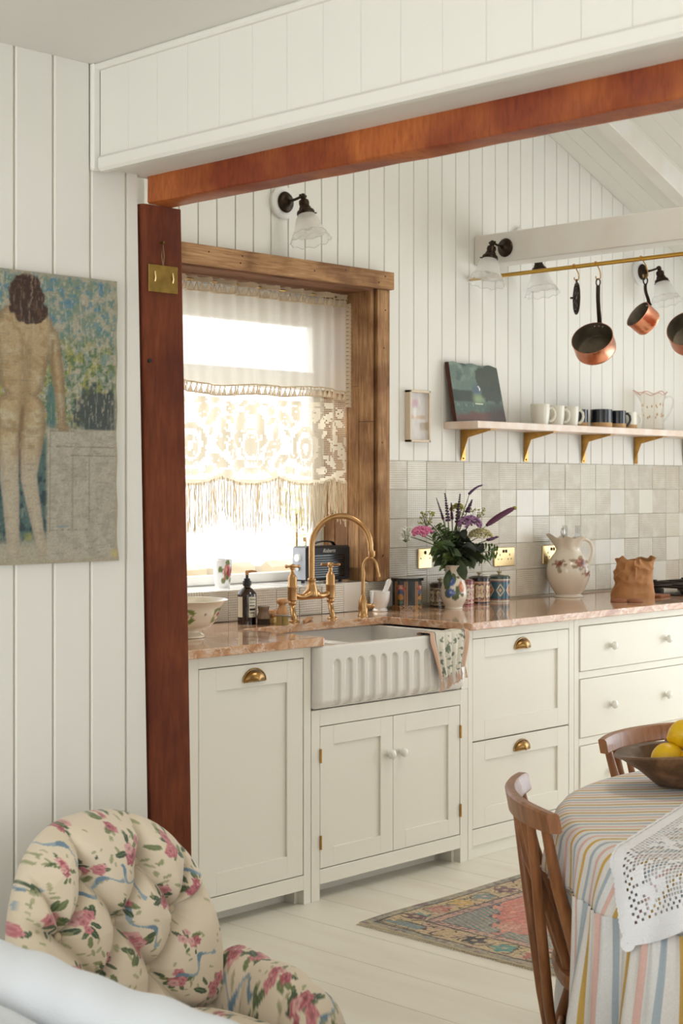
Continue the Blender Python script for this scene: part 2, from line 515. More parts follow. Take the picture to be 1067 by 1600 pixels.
M['brass_rail'] = pm('rail_brass', (196, 156, 74), .3, 1.)
M['brass_plate'] = pm('plate_brass', (222, 196, 144), .32, 1.)
M['brass_dull'] = pm('dull_brass', (150, 122, 62), .4, .9, var=(30, (106, 84, 40), .7))
M['copper'] = pm('copper', (232, 160, 128), .24, 1., var=(16, (206, 120, 86), .6), rvar=(12, .18, .38))
M['tin'] = pm('tinned_inside', (132, 122, 106), .42, .7, var=(12, (92, 82, 68), .8))
M['iron'] = pm('cast_iron', (52, 42, 36), .45, .6, bump=(60, .2))
M['bronze'] = pm('dark_bronze', (54, 42, 32), .35, .8)
M['steel'] = pm('steel', (190, 188, 184), .25, 1.)
M['black'] = pm('black_plastic', (22, 23, 25), .4)
M['black_gloss'] = pm('black_gloss', (16, 16, 18), .12, coat=.3)
M['leather'] = pm('black_leathercloth', (26, 26, 28), .45, bump=(220, .25))
M['case_sheen'] = pm('radio_side_sheen', (168, 172, 180), .3)  # pale bluish reflection on the radio's side, put into the colour
M['silver'] = pm('silver_print', (196, 192, 182), .4, .7)
M['glass_pane'] = glassy('window_glass', clear=1.)
M['glass_clear'] = glassy('clear_glass', (250, 250, 250), clear=.86, milk=.1)
M['glass_milk'] = glassy('frosted_glass', (255, 252, 245), milk=.74)
M['glass_pink'] = glassy('pink_glass', (250, 232, 226), milk=.3, milky=(240, 208, 202))
M['glass_jug'] = glassy('jug_glass', (250, 247, 242), milk=.16)
M['sheer'] = cloth_thin('sheer_muslin', (252, 248, 238), .36, .55)
M['lace'] = cloth_thin('crochet_cotton', (246, 236, 214), .0, .37)
M['lace_trim'] = cloth_thin('crochet_trim', (238, 220, 192), .0, .28)
M['fringe'] = cloth_thin('fringe_cotton', (250, 240, 220), .0, .46)
M['linen'] = pm('white_linen', (222, 226, 231), .85, sheen=.3, bump=(300, .15))
M['lace_white'] = pm('white_lace', (246, 246, 248), .85, sheen=.2, bump=(260, .3))
M['chintz'] = pm('floral_chintz', (230, 216, 190), .62, vcol=True, sheen=.2, bump=(180, .06))
M['stripe'] = pm('striped_cotton', (230, 226, 220), .85, vcol=True, bump=(400, .12))
M['chintz_plain'] = pm('covered_button', (214, 196, 166), .7)
M['tassel'] = pm('pink_tassel', (224, 190, 166), .9)
M['ceramic_plain'] = pm('cream_ceramic', (238, 226, 208), .16, coat=.4)
M['rug'] = pm('woven_wool', (190, 170, 150), .95, vcol=True, sheen=.2, bump=(250, .5))
M['rug_edge'] = pm('rug_binding', (214, 200, 172), .95, bump=(200, .5))
M['canvas'] = pm('oil_on_canvas', (150, 150, 140), .7, vcol=True, bump=(160, .3))
M['canvas_gloss'] = pm('varnished_canvas', (150, 150, 140), .42, vcol=True, bump=(60, .25))
M['canvas_edge'] = pm('canvas_edge', (84, 48, 34), .8)
M['towel'] = pm('tea_towel', (226, 206, 186), .9, vcol=True, bump=(320, .2))
M['paper'] = pm('brown_paper', (176, 122, 74), .7, bump=(40, .25), var=(8, (196, 146, 96), .5))
M['biscuit'] = pm('biscuit', (150, 96, 66), .8, bump=(70, .6))
M['lemon'] = pm('lemon_peel', (236, 190, 22), .38, bump=(130, .35), var=(12, (218, 160, 12), .5))
M['leaf'] = pm('leaf_green', (50, 66, 38), .55, var=(40, (72, 92, 50), .6))
M['leaf_dark'] = pm('leaf_dark', (36, 44, 32), .5)
M['fern'] = pm('fern_green', (74, 100, 44), .55)
M['stem'] = pm('stem_green', (82, 96, 56), .6)
M['purple'] = pm('purple_bloom', (72, 42, 72), .7, var=(120, (112, 74, 112), .7))
M['violet'] = pm('violet_bloom', (128, 84, 128), .7, var=(160, (190, 150, 186), .8))
M['burgundy'] = pm('burgundy_bloom', (92, 36, 66), .8, bump=(300, .8), var=(90, (62, 24, 52), .6))
M['pink'] = pm('pink_bloom', (206, 92, 138), .7, var=(160, (236, 160, 190), .7), bump=(240, .8))
M['cream_flower'] = pm('cream_bloom', (208, 196, 146), .8, var=(200, (160, 160, 96), .6), bump=(260, .9))
M['white_flower'] = pm('white_bloom', (236, 236, 222), .8)
M['yellow_bud'] = pm('bud_yellow', (160, 156, 70), .8)
M['bottle'] = pm('amber_bottle', (40, 24, 16), .1, coat=.4)
M['label'] = pm('paper_label', (226, 220, 200), .6)
M['ink'] = pm('label_ink', (30, 28, 26), .6)
M['bristle'] = pm('bristle', (206, 176, 112), .8)
M['bristle_dark'] = pm('bristle_dark', (50, 38, 28), .85)
M['wire'] = pm('wire', (160, 156, 150), .3, 1.)
M['rope'] = pm('jute', (150, 118, 84), .9)
M['mug_white'] = pm('mug_stoneware', (236, 230, 214), .3, coat=.2)
M['mug_dark'] = pm('mug_glaze', (26, 30, 38), .18, coat=.4)
M['mug_clay'] = pm('mug_clay', (206, 164, 112), .75, bump=(90, .2))
M['marble_white'] = pm('white_marble', (240, 238, 234), .2, var=(12, (214, 212, 210), .6))
M['pale_leaf'] = pm('pale_leaf', (226, 232, 196), .7)
M['garden'] = pm('pale_gravel', (214, 208, 196), .9, bump=(20, .5))
M['stone'] = pm('garden_stone', (206, 196, 178), .9, var=(8, (176, 160, 138), .6))
M['frame_wood'] = pm('bleached_frame', (232, 214, 188), .6)
M['print'] = pm('pale_print', (220, 210, 196), .6, vcol=True)
M['base_fabric'] = pm('chair_underside', (60, 50, 44), .9)
def marble():
    m, nt, b, out = new_mat('pink_marble')
    vec = coords(nt, (1, 1, 1.6))
    n1 = node(nt, 'ShaderNodeTexNoise'); n1.inputs['Scale'].default_value = 7; n1.inputs['Detail'].default_value = 9; n1.inputs['Roughness'].default_value = .7; n1.inputs['Distortion'].default_value = 1.6
    nt.links.new(vec, n1.inputs['Vector'])
    rp = nt.nodes.new('ShaderNodeValToRGB'); e = rp.color_ramp.elements
    e[0].position = .3; e[0].color = L4((156, 104, 70)); e[1].position = .78; e[1].color = L4((236, 218, 200))
    for p, c in ((.42, (192, 138, 98)), (.5, (210, 166, 130)), (.6, (220, 182, 152))):
        k = e.new(p); k.color = L4(c)
    nt.links.new(n1.outputs['Fac'], rp.inputs['Fac'])
    vo = node(nt, 'ShaderNodeTexVoronoi', feature='DISTANCE_TO_EDGE'); vo.inputs['Scale'].default_value = 9
    mixv = node(nt, 'ShaderNodeMix', data_type='VECTOR'); mixv.inputs[0].default_value = .12
    nt.links.new(vec, mixv.inputs[4]); nt.links.new(n1.outputs['Color'], mixv.inputs[5]); nt.links.new(mixv.outputs[1], vo.inputs['Vector'])
    r2 = nt.nodes.new('ShaderNodeValToRGB'); r2.color_ramp.elements[0].color = (.75, .75, .75, 1); r2.color_ramp.elements[1].position = .05; r2.color_ramp.elements[1].color = (0, 0, 0, 1)
    nt.links.new(vo.outputs['Distance'], r2.inputs['Fac'])
    mx = node(nt, 'ShaderNodeMix', data_type='RGBA'); nt.links.new(r2.outputs['Color'], mx.inputs[0]); nt.links.new(rp.outputs['Color'], mx.inputs[6]); mx.inputs[7].default_value = L4((236, 216, 198))
    nt.links.new(mx.outputs[2], b.inputs['Base Color'])
    b.inputs['Roughness'].default_value = .1
    b.inputs['Coat Weight'].default_value = .3
    return m
M['marble'] = marble()

# ------------------------------------------------------------------ the setting
S_ = .0945
def slope(x):                                   # underside of the kitchen roof
    return 3.111 - .4 * (x - 6.114) if x > 4.6 else 3.7166 - .4 * (4.6 - x)

floor = struct('floor', 'cream painted floorboards', MB().box(-1.9, 7.9, -1.9, 4.6, -.06, -.012), M['gap'])
fb = MB().box(-.1066, .1066, -1.9, 4.5, -.02, 0, .0012).mesh('floorboard', M['floor'])
for i in range(46):
    link('floorboard', fb, floor, (3.205 + .215 * (i - 23.5), 0, 0))

# gable wall with the window opening
WX0, WX1, WZ0, WZ1 = 3.25, 4.80, 1.03, 2.27
mb = MB()
Y0, Y1 = 4.505, 4.86
mb.box(2.1, WX0, Y0, Y1, 0, 3.0); mb.box(WX1, 7.9, Y0, Y1, 0, 2.4); mb.box(WX0, WX1, Y0, Y1, 0, WZ0 - .01); mb.box(WX0, WX1, Y0, Y1, WZ1, 2.8)
mb.prism([(2.1, 2.3), (7.9, 2.3), (7.9, 2.45), (4.6, 3.76), (2.1, 2.8)], Y0, Y1, 'y')
wall_back = struct('wall_back', 'cream tongue and groove gable wall of the kitchen', mb, M['wall_groove'])
x = 4.994 - S_ * 30
while x < 7.88:
    a, b = x + .0016, x + S_ - .0016
    z0 = 2.30 if (b > 3.12 and a < 4.893) else (1.546 if a > 4.85 else .90)
    MB().box(a, b, 4.5, 4.514, z0, max(slope(a), slope(b)) + .01, .0022).build('plank', M['wall'], wall_back)
    x += S_
# tiled splashback: relief tiles laid one by one
TK = [tile_mat('tile_grid', 'grid', (238, 232, 218), (190, 176, 152), .0095), tile_mat('tile_diamond', 'diamond', (238, 232, 218), (184, 168, 142), .013),
      tile_mat('tile_line', 'line', (236, 230, 216), (196, 184, 160), .009), tile_mat('tile_smooth', 'smooth', (235, 230, 218), (214, 204, 186)),
      tile_mat('tile_fine_grid', 'grid', (240, 235, 224), (192, 180, 156), .0075)]
TW, TH = .1277, .1247
tmesh = [MB().box(-TW / 2 + .0005, TW / 2 - .0005, -.006, .006, -TH / 2 + .0005, TH / 2 - .0005, .0013).mesh('tile', m) for m in TK]
rt = random.Random(3)
tile_pick = lambda: rt.choices(range(5), (5, 2, 2, 3, 4))[0]
for row in range(5):
    z = 1.546 - TH * (row + .5)
    for c in range(-1, 23):
        xc = 5.039 + TW * (c + .5)
        if c == -1:
            MB().box(4.900, 5.038, -.006, .006, -TH / 2 + .0005, TH / 2 - .0005, .0013).xf(Matrix.Translation((0, 4.5, z))).build('tile', TK[tile_pick()], wall_back)
        else:
            link('tile', tmesh[tile_pick()], wall_back, (xc, 4.5 + rt.uniform(-.0012, .0012), z), (rt.uniform(-.006, .006), 0, rt.uniform(-.008, .008)))
tsm = [MB().box(-TW / 2 + .0005, TW / 2 - .0005, -.006, .006, -.0595, .0595, .002).mesh('tile', m) for m in TK]
for c in range(14):
    link('tile', tsm[tile_pick()], wall_back, (4.90 - TW * (c + .5), 4.5 + rt.uniform(-.001, .001), .9745), (0, 0, rt.uniform(-.006, .006)))

# living room wall that carries the picture
mb = MB().box(-1.9, 2.112, 2.676, 2.80, 0, 2.34)
wall_left = struct('wall_left', 'cream boarded wall behind the large painting', mb, M['wall_groove'])
x = 1.804 - S_ * 39
while x < 2.10:
    a, b = x + .0024, min(x + S_ - .0024, 2.120)
    top = 2.325 if b < 2.01 else 2.112
    if b < 2.10: MB().box(a, b, 2.67, 2.688, 0, top, .0026).build('plank', M['wall'], wall_left)
    else: MB().prism([(a, 0), (2.160, 0), (2.139, 1.0), (2.1175, 2.0), (2.1165, top), (a, top)], 2.67, 2.688, 'y').build('plank', M['wall'], wall_left)
    x += S_
struct('wall_partition', 'boarded partition beyond the timber post', MB().box(2.12, 2.24, 2.80, 4.51, 0, 2.82), M['wall'])

# lintel box above the opening and the wall over it
mb = MB().box(2.014, 2.20, -1.9, 2.69, 2.107, 2.34); mb.box(2.05, 2.20, -1.9, 4.5, 2.30, 2.80)
lintel = struct('wall_lintel', 'cream boarded lintel box over the kitchen opening', mb, M['wall'])
y = 2.655
while y > -1.88:
    MB().box(2.006, 2.02, y - S_ + .0003, y - .0003, 2.12, 2.32, .0007).build('plank', M['wall'], lintel)
    y -= S_
MB().box(1.996, 2.025, -1.9, 2.655, 2.095, 2.128, .006).build('trim_board', M['wall'], lintel)
MB().box(1.994, 2.014, -1.9, 2.67, 2.308, 2.3235, .004).build('ceiling_bead', M['wall'], lintel)
MB().box(1.988, 2.010, 2.656, 2.67, 2.097, 2.3235, .004).build('corner_bead', M['wall'], lintel)

# jarrah post and beam
mb = MB()
P = [(2.129, 2.664), (2.236, 2.664), (2.236, 2.765), (2.129, 2.765)]
n = 24
V = []
rp_ = random.Random(5)
for k in range(n + 1):
    t = k / n; z = 2.0465 * (1 - t); dx = .043 * t ** .9
    for (px_, py_) in ((2.127, 2.676), (2.131, 2.666), (2.140, 2.663), (2.232, 2.663), (2.236, 2.667), (2.236, 2.765), (2.127, 2.765)):
        w = rp_.uniform(-.0012, .0012)
        V.append((px_ + dx + w, py_ + (w if py_ < 2.7 else 0), z))
F = []
for k in range(n):
    for i in range(7):
        j = (i + 1) % 7
        F.append((k * 7 + i, k * 7 + j, k * 7 + 7 + j, k * 7 + 7 + i))
F.append(tuple(range(7))); F.append(tuple(n * 7 + i for i in range(7)))
post = MB().add(V, F)
post_o = tag(post.build('timber_post', M['jarrah'], smooth=40), 'upright red timber post at the kitchen opening', None, None, 'structure')
MB().tube([(2.146, 2.668, 1.706), (2.1455, 2.6615, 1.7065)], .0045, 10).build('nail_hole', M['black'], post_o)
mb = MB()
n = 60; V = []; F = []
for k in range(n + 1):
    y = 2.668 - 4.55 * k / n
    w = [rp_.uniform(-.0012, .0012) for _ in range(4)]
    for i, (bx_, bz_) in enumerate(((2.143, 2.050), (2.146, 2.047), (2.209, 2.047), (2.2115, 2.050), (2.2115, 2.108), (2.143, 2.108))):
        V.append((bx_ + w[i % 4], y, bz_ + w[(i + 1) % 4] * (i < 4)))
for k in range(n):
    for i in range(6):
        j = (i + 1) % 6
        F.append((k * 6 + i, k * 6 + j, k * 6 + 6 + j, k * 6 + 6 + i))
F.append(tuple(range(6))); F.append(tuple(n * 6 + i for i in range(6)))
tag(MB().add(V, F).build('timber_beam', M['jarrah_y'], smooth=40), 'long red timber beam across the kitchen opening', None, None, 'structure')

# ceilings
ceiling = struct('ceiling', 'cream painted ceiling of the living room', MB().box(-1.9, 2.05, -1.9, 2.80, 2.323, 2.40), M['ceiling'])
mb = MB()
mb.prism([(4.6, 3.716), (7.95, slope(7.95)), (7.95, slope(7.95) + .08), (4.6, 3.80)], -1.9, 4.87, 'y')
mb.prism([(2.0, slope(2.0)), (4.6, 3.716), (4.6, 3.80), (2.0, slope(2.0) + .08)], -1.9, 4.87, 'y')
roof = struct('ceiling_kitchen', 'cream boarded sloping kitchen ceiling', mb, M['wall_groove'])
ang = math.atan(.4)
Lr = 3.35 / math.cos(ang)
cp = MB().box(0, Lr, -S_ / 2 + .0012, S_ / 2 - .0012, -.010, .004, .002).mesh('ceiling_plank', M['wall'])
for i in range(36):
    link('ceiling_plank', cp, roof, (4.6, 4.5 - S_ * (i + .5), 3.7166), (0, ang, 0))
for yc in (4.09, 3.15, 2.2):
    o = MB().box(0, Lr, -.04, .04, -.105, 0, .003).build('rafter', M['beam_white'], roof, (4.6, yc, 3.7166), (0, ang, 0))
tag(MB().box(5.5, 5.62, -1.9, 4.5, 2.436, 2.570, .004).build('ceiling_beam', M['beam_white']), 'white painted tie beam running out from the gable wall', None, None, 'structure')

# walls that close the rooms outside the picture, with the openings the daylight comes through
mb = MB().box(7.9, 8.0, -1.9, 1.1, 0, 2.5); mb.box(7.9, 8.0, 3.5, 4.86, 0, 2.5); mb.box(7.9, 8.0, 1.1, 3.5, 0, .2); mb.box(7.9, 8.0, 1.1, 3.5, 2.45, 2.52)
struct('wall_right', 'cream kitchen end wall with a wide glazed opening', mb, M['wall'])
mb = MB().box(-2, -1.5, -2.0, -1.9, 0, 2.4); mb.box(1.1, 4.8, -2.0, -1.9, 0, 3.8); mb.box(7.2, 8, -2.0, -1.9, 0, 3.8); mb.box(4.8, 7.2, -2.0, -1.9, 0, .3); mb.box(4.8, 7.2, -2.0, -1.9, 2.3, 3.8); mb.box(-1.5, 1.1, -2.0, -1.9, 0, .5); mb.box(-1.5, 1.1, -2.0, -1.9, 2.2, 2.4)  # the opening on the kitchen side is added for the front fill
struct('wall_front', 'cream living room wall with a wide window', mb, M['wall'])
mb = MB().box(-2, -1.9, -2.0, -.5, 0, 2.4); mb.box(-2, -1.9, 1.7, 2.8, 0, 2.4); mb.box(-2, -1.9, -.5, 1.7, 0, .55); mb.box(-2, -1.9, -.5, 1.7, 2.15, 2.4)
struct('wall_side', 'cream living room side wall with a window', mb, M['wall'])

# kitchen window: reclaimed timber surround, sill tiles, white sashes
win = struct('window_1', 'kitchen window with reclaimed timber surround')
MB().box(3.12, 4.897, 4.440, 4.50, 2.267, 2.340, .002).build('header_board', M['old_x'], win)
MB().box(4.818, 4.893, 4.462, 4.50, 1.036, 2.266, .002).build('jamb_board', M['old_z'], win)
MB().box(3.16, 3.25, 4.462, 4.50, 1.036, 2.266, .002).build('jamb_board', M['old_z'], win)
for (ya, yb, za, zb) in ((4.478, 4.547, 1.71, 2.266), (4.478, 4.545, 1.036, 1.708), (4.549, 4.612, 1.86, 2.266), (4.549, 4.612, 1.036, 1.858), (4.614, 4.69, 1.036, 2.266), (4.692, 4.76, 1.036, 2.266)):
    MB().box(4.790 + (ya > 4.54) * .003, 4.81, ya, yb, za, zb, .0015).build('reveal_board', M['old_z'], win)
    MB().box(3.24, 3.26, ya, yb, za, zb, .0015).build('reveal_board', M['old_z'], win)
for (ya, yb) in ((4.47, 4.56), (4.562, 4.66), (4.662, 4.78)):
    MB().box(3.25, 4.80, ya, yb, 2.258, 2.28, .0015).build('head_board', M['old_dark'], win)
sill = MB().box(WX0, WX1, 4.5, 4.80, 1.0, 1.026).build('sill', M['wall_groove'], win)
st = MB().box(-TW / 2 + .001, TW / 2 - .001, -.077, .077, -.006, .0045, .003).mesh('sill_tile', M['white_gloss'])
for i in range(13):
    for j in range(2):
        xx = WX1 - .012 - TW * (i + .5)
        if xx > WX0: link('sill_tile', st, sill, (xx, 4.494 + .078 + .1565 * j, 1.0305))
for (nx_, nz_) in ((3.86, 2.316), (4.02, 2.290), (4.03, 2.318), (4.42, 2.300), (4.60, 2.322), (4.80, 2.290), (4.84, 2.318)):
    MB().tube([(nx_, 4.4405, nz_), (nx_, 4.4392, nz_)], .0035, 8).build('nail_head', M['iron'], win)
for nz_ in (1.14, 1.145, 1.62, 2.02, 2.18):
    MB().tube([(4.845 + (nz_ * 37 % .03), 4.4625, nz_), (4.845 + (nz_ * 37 % .03), 4.4612, nz_)], .0035, 8).build('nail_head', M['iron'], win)
fr = MB()
fr.box(3.26, 3.32, 4.765, 4.81, 1.036, 2.26, .004); fr.box(4.735, 4.789, 4.765, 4.81, 1.036, 2.26, .004)
fr.box(3.32, 4.735, 4.765, 4.81, 1.036, 1.075, .004); fr.box(3.32, 4.735, 4.765, 4.81, 2.12, 2.26, .004); fr.box(3.32, 4.735, 4.765, 4.81, 1.85, 1.925, .004)
fr.build('sash_frame', M['white_paint'], win)
MB().box(3.32, 4.735, 4.784, 4.789, 1.075, 1.85).build('pane', M['glass_pane'], win)
MB().box(3.32, 4.735, 4.784, 4.789, 1.925, 2.12).build('pane', M['glass_pane'], win)
MB().tube([(4.62, 4.748, 1.08), (4.62, 4.748, 1.32)], .004, 8).build('window_stay', M['brass'], win)

# outside the window: bright yard
struct('ground_outside', 'pale gravel yard outside the window', MB().box(1, 12, 4.9, 14, .4, .55), M['garden'])
rs = random.Random(11)
gw = thing('garden_wall', 'low wall of pale rough stones outside the window', 'wall', (4.6, 6.4, .55))
for i in range(16):
    cx_, cy_ = 4.6 + (i % 8) * .36, 6.4 + (i // 8) * .03
    w_ = rs.uniform(.13, .16)
    z_ = .55 + (i // 8) * .24
    mb = MB().box(-w_, w_, -.14, .14, 0, .235, .03)
    for q in range(len(mb.v)):
        p = mb.v[q]; mb.v[q] = (p[0] + rs.uniform(-.015, .015), p[1] + rs.uniform(-.015, .015), p[2] + rs.uniform(-.004, .004))
    mb.build('stone', M['stone'], gw, (cx_ - 4.6, cy_ - 6.4, z_ - .55))
sh = thing('garden_shrub', 'pale green shrub growing outside the window', 'shrub', (7.5, 7.6, .55))
mb = MB()
for i in range(260):
    a, t, r = rs.uniform(0, 2 * PI), rs.uniform(0, 1), rs.uniform(.05, .28)
    p = Vector((r * math.cos(a), r * math.sin(a), .15 + .75 * t))
    u = Vector((rs.uniform(-1, 1), rs.uniform(-1, 1), rs.uniform(-1, 1))).normalized() * .045
    w = u.orthogonal().normalized() * .02
    mb.add([p - u, p + w, p + u, p - w], [(0, 1, 2, 3)])
mb.build('foliage', M['pale_leaf'], sh, recalc=False)['kind'] = 'stuff'
MB().tube([(0, 0, 0), (.03, 0, .3), (0, .05, .6)], [.03, .022, .01], 7).build('trunk', M['rope'], sh)

# ------------------------------------------------------------------ cabinets
FY = 3.82
def shaker(mb, x0, x1, z0, z1, y, st=.062, depth=.008, t=.02):
    """framed panel, front at y"""
    mb.box(x0, x0 + st, y, y + t, z0, z1, .0012); mb.box(x1 - st, x1, y, y + t, z0, z1, .0012)
    mb.box(x0 + st - .001, x1 - st + .001, y, y + t, z1 - st, z1, .0012); mb.box(x0 + st - .001, x1 - st + .001, y, y + t, z0, z0 + st, .0012)
    mb.box(x0 + st - .004, x1 - st + .004, y + depth, y + t - .002, z0 + st - .004, z1 - st + .004)
    return mb
def cup_pull(parent, x, z, y):
    nu, nv = 22, 12
    P = np.zeros((nv, nu, 3)); w, h, d = .047, .036, .026
    for j in range(nv):
        t = j / (nv - 1)
        for i in range(nu):
            a = PI * i / (nu - 1)
            rr = math.cos(t * PI / 2)
            # dome: outline in the door plane is a half ellipse, mouth open below
            P[j, i] = (x - w * math.cos(a) * (rr ** .8), y - d * math.sin(t * PI / 2) * (.35 + .65 * math.sin(a) ** .4), z + h * math.sin(a) * (rr ** .8) - .004)
    mb = MB().grid(P)
    # back rim and screw
    rim = [(x - (w + .004) * math.cos(PI * k / 16), y - .0015, z - .004 + (h + .005) * math.sin(PI * k / 16)) for k in range(17)]
    mb.tube(rim, .0028, 6)
    mb.tube([(x - w - .002, y - .003, z - .005), (x + w + .002, y - .003, z - .005)], .0022, 6)
    o = mb.build('cup_pull', M['brass_old'], parent, smooth=50)
    return o
def knob(parent, x, z, y, r=.017):
    mb = MB().lathe([(0.001, 0), (r * .55, 0), (r * .42, .006), (r * .5, .010), (r * .95, .015), (r, .021), (r * .85, .027), (r * .4, .031), (.001, .0315)], 18)
    mb.xf(Matrix.Translation((x, y, z)) @ basis((0, -1, 0)))
    return mb.build('knob', M['knob'], parent, smooth=60)
def hinge(parent, x, z, y):
    mb = MB().tube([(x, y - .003, z - .024), (x, y - .003, z + .024)], .0042, 8)
    return mb.build('hinge', M['brass'], parent)
def carcass(root, x0, x1, zt, stiles, rails, legs=True, name='frame'):
    mb = MB()
    for (a, b, za, zb) in stiles: mb.box(a, b, FY, FY + .03, za, zb, .001)
    for (a, b, za, zb) in rails: mb.box(a, b, FY, FY + .03, za, zb, .001)
    mb.build(name, M['cabinet'], root)

# left cabinet
c1 = thing('base_cabinet', 'cream cabinet with one tall panelled door beside the timber post', 'cabinet', (0, 0, 0))
carcass(c1, 0, 0, 0, [(3.20, 3.277, .0, .884), (3.751, 3.785, 0, .884)], [(3.277, 3.751, .847, .884), (3.277, 3.751, .05, .100)])
mb = MB(); mb.box(3.20, 3.785, 3.85, 4.46, .10, .86); mb.box(3.20, 3.751, 3.90, 3.915, 0, .10); mb.box(3.735, 3.751, 3.85, 3.915, 0, .10)
mb.build('body', M['cabinet'], c1)
d = shaker(MB(), 3.280, 3.748, .103, .844, FY + .001, .075).build('door', M['cabinet'], c1)
cup_pull(d, 3.52, .792, FY)
# a second, hidden run carries the worktop up to the partition
c0 = thing('base_cabinet', 'cream cabinet run continuing behind the timber post', 'cabinet', (0, 0, 0))
carcass(c0, 0, 0, 0, [(2.245, 2.30, 0, .884), (3.16, 3.198, 0, .884)], [(2.30, 3.16, .847, .884), (2.30, 3.16, .05, .10)])
mb = MB(); mb.box(2.245, 3.198, 3.85, 4.46, .10, .86); mb.build('body', M['cabinet'], c0)
for (a, b) in ((2.303, 2.729), (2.732, 3.157)):
    d = shaker(MB(), a, b, .103, .844, FY + .001, .07).build('door', M['cabinet'], c0)
    knob(d, b - .03 if a < 2.5 else a + .03, .50, FY)

# sink cabinet
c2 = thing('sink_cabinet', 'cream two-door cabinet under the white butler sink', 'cabinet', (0, 0, 0))
carcass(c2, 0, 0, 0, [(3.788, 3.829, 0, .66), (4.587, 4.632, 0, .66)], [(3.829, 4.587, .603, .66), (3.829, 4.587, .055, .106)])
mb = MB(); mb.box(3.788, 4.632, 3.85, 4.46, .106, .60); mb.box(3.829, 4.587, 3.92, 3.935, 0, .10); mb.box(4.57, 4.587, 3.85, 3.92, 0, .10)
mb.build('body', M['cabinet'], c2)
d = shaker(MB(), 3.832, 4.2065, .109, .600, FY + .001, .066).build('door', M['cabinet'], c2)
knob(d, 4.181, .465, FY); hinge(d, 3.8305, .50, FY); hinge(d, 3.8305, .20, FY)
d = shaker(MB(), 4.2085, 4.584, .109, .600, FY + .001, .066).build('door', M['cabinet'], c2)
knob(d, 4.245, .465, FY); hinge(d, 4.5855, .50, FY); hinge(d, 4.5855, .20, FY)

# drawers with brass cup pulls
c3 = thing('drawer_cabinet', 'cream cabinet with two deep panelled drawers and brass cup pulls', 'cabinet', (0, 0, 0))
carcass(c3, 0, 0, 0, [(4.594, 4.6335, .6605, .884), (4.634, 4.660, .0, .884), (5.287, 5.322, .0, .884)], [(4.660, 5.287, .848, .884), (4.660, 5.287, .05, .112)])
mb = MB(); mb.box(4.634, 5.322, 3.85, 4.46, .1, .86); mb.build('body', M['cabinet'], c3)
MB().box(4.634, 5.322, 3.828, 3.85, 0, .055, .001).build('plinth', M['cabinet'], c3)
d = shaker(MB(), 4.662, 5.285, .452, .846, FY + .001, .075).build('drawer', M['cabinet'], c3); cup_pull(d, 4.972, .795, FY)
d = shaker(MB(), 4.662, 5.285, .115, .447, FY + .001, .075).build('drawer', M['cabinet'], c3); cup_pull(d, 4.968, .390, FY)

# wide plain drawers with white knobs
c4 = thing('drawer_cabinet', 'wide cream cabinet of plain drawers with pairs of white knobs', 'cabinet', (0, 0, 0))
carcass(c4, 0, 0, 0, [(5.324, 5.358, 0, .884), (6.242, 6.29, 0, .884)], [(5.358, 6.242, .853, .884), (5.358, 6.242, .631, .662), (5.358, 6.242, .352, .384), (5.358, 6.242, .05, .10)])
mb = MB(); mb.box(5.324, 6.29, 3.85, 4.46, .1, .86); mb.build('body', M['cabinet'], c4)
MB().box(5.324, 6.29, 3.828, 3.85, 0, .055, .001).build('plinth', M['cabinet'], c4)
for (za, zb) in ((.664, .851), (.386, .629), (.102, .350)):
    d = MB().box(5.360, 6.240, FY - .006, FY + .02, za, zb, .002).build('drawer', M['cabinet'], c4)
    for kx in (5.583, 6.007): knob(d, kx, (za + zb) / 2, FY - .006, .018)
c5 = thing('base_cabinet', 'cream cabinet below the gas hob at the end of the run', 'cabinet', (0, 0, 0))
carcass(c5, 0, 0, 0, [(6.292, 6.33, 0, .884), (7.55, 7.60, 0, .884)], [(6.33, 7.55, .848, .884), (6.33, 7.55, .05, .10)])
mb = MB(); mb.box(6.292, 7.60, 3.85, 4.46, .1, .86); mb.build('body', M['cabinet'], c5)
for (a, b) in ((6.332, 6.939), (6.942, 7.548)):
    d = shaker(MB(), a, b, .103, .845, FY + .001, .07).build('door', M['cabinet'], c5)
    knob(d, b - .03 if a < 6.5 else a + .03, .50, FY)

# ------------------------------------------------------------------ worktop: one slab notched round the sink
def arc(cx_, cy_, r, a0, a1, n=6):
    return [(cx_ + r * math.cos(math.radians(a0 + (a1 - a0) * k / n)), cy_ + r * math.sin(math.radians(a0 + (a1 - a0) * k / n))) for k in range(n + 1)]
out = [(2.245, 3.79)] + arc(3.815, 3.805, .015, -90, 0) + arc(3.86, 4.20, .03, 180, 90) + arc(4.58, 4.20, .03, 90, 0) + arc(4.625, 3.805, .015, 180, 270) + [(7.62, 3.79), (7.62, 4.494), (2.245, 4.494)]
b = bmesh.new()
vs = [b.verts.new((p[0], p[1], .8845)) for p in out]
f = b.faces.new(vs)
r = bmesh.ops.extrude_face_region(b, geom=[f])
bmesh.ops.translate(b, vec=(0, 0, .0295), verts=[e for e in r['geom'] if isinstance(e, bmesh.types.BMVert)])
bmesh.ops.recalc_face_normals(b, faces=b.faces)
ed = [e for e in b.edges if e.is_manifold and e.calc_face_angle() > .9 and abs(e.verts[0].co.z - e.verts[1].co.z) < 1e-6]
bmesh.ops.bevel(b, geom=ed, offset=.003, segments=2, affect='EDGES', profile=.5)
me = bpy.data.meshes.new('worktop'); b.to_mesh(me); b.free(); me.materials.append(M['marble'])
tag(link('worktop', me), 'polished pink marble worktop running under the window', 'worktop')

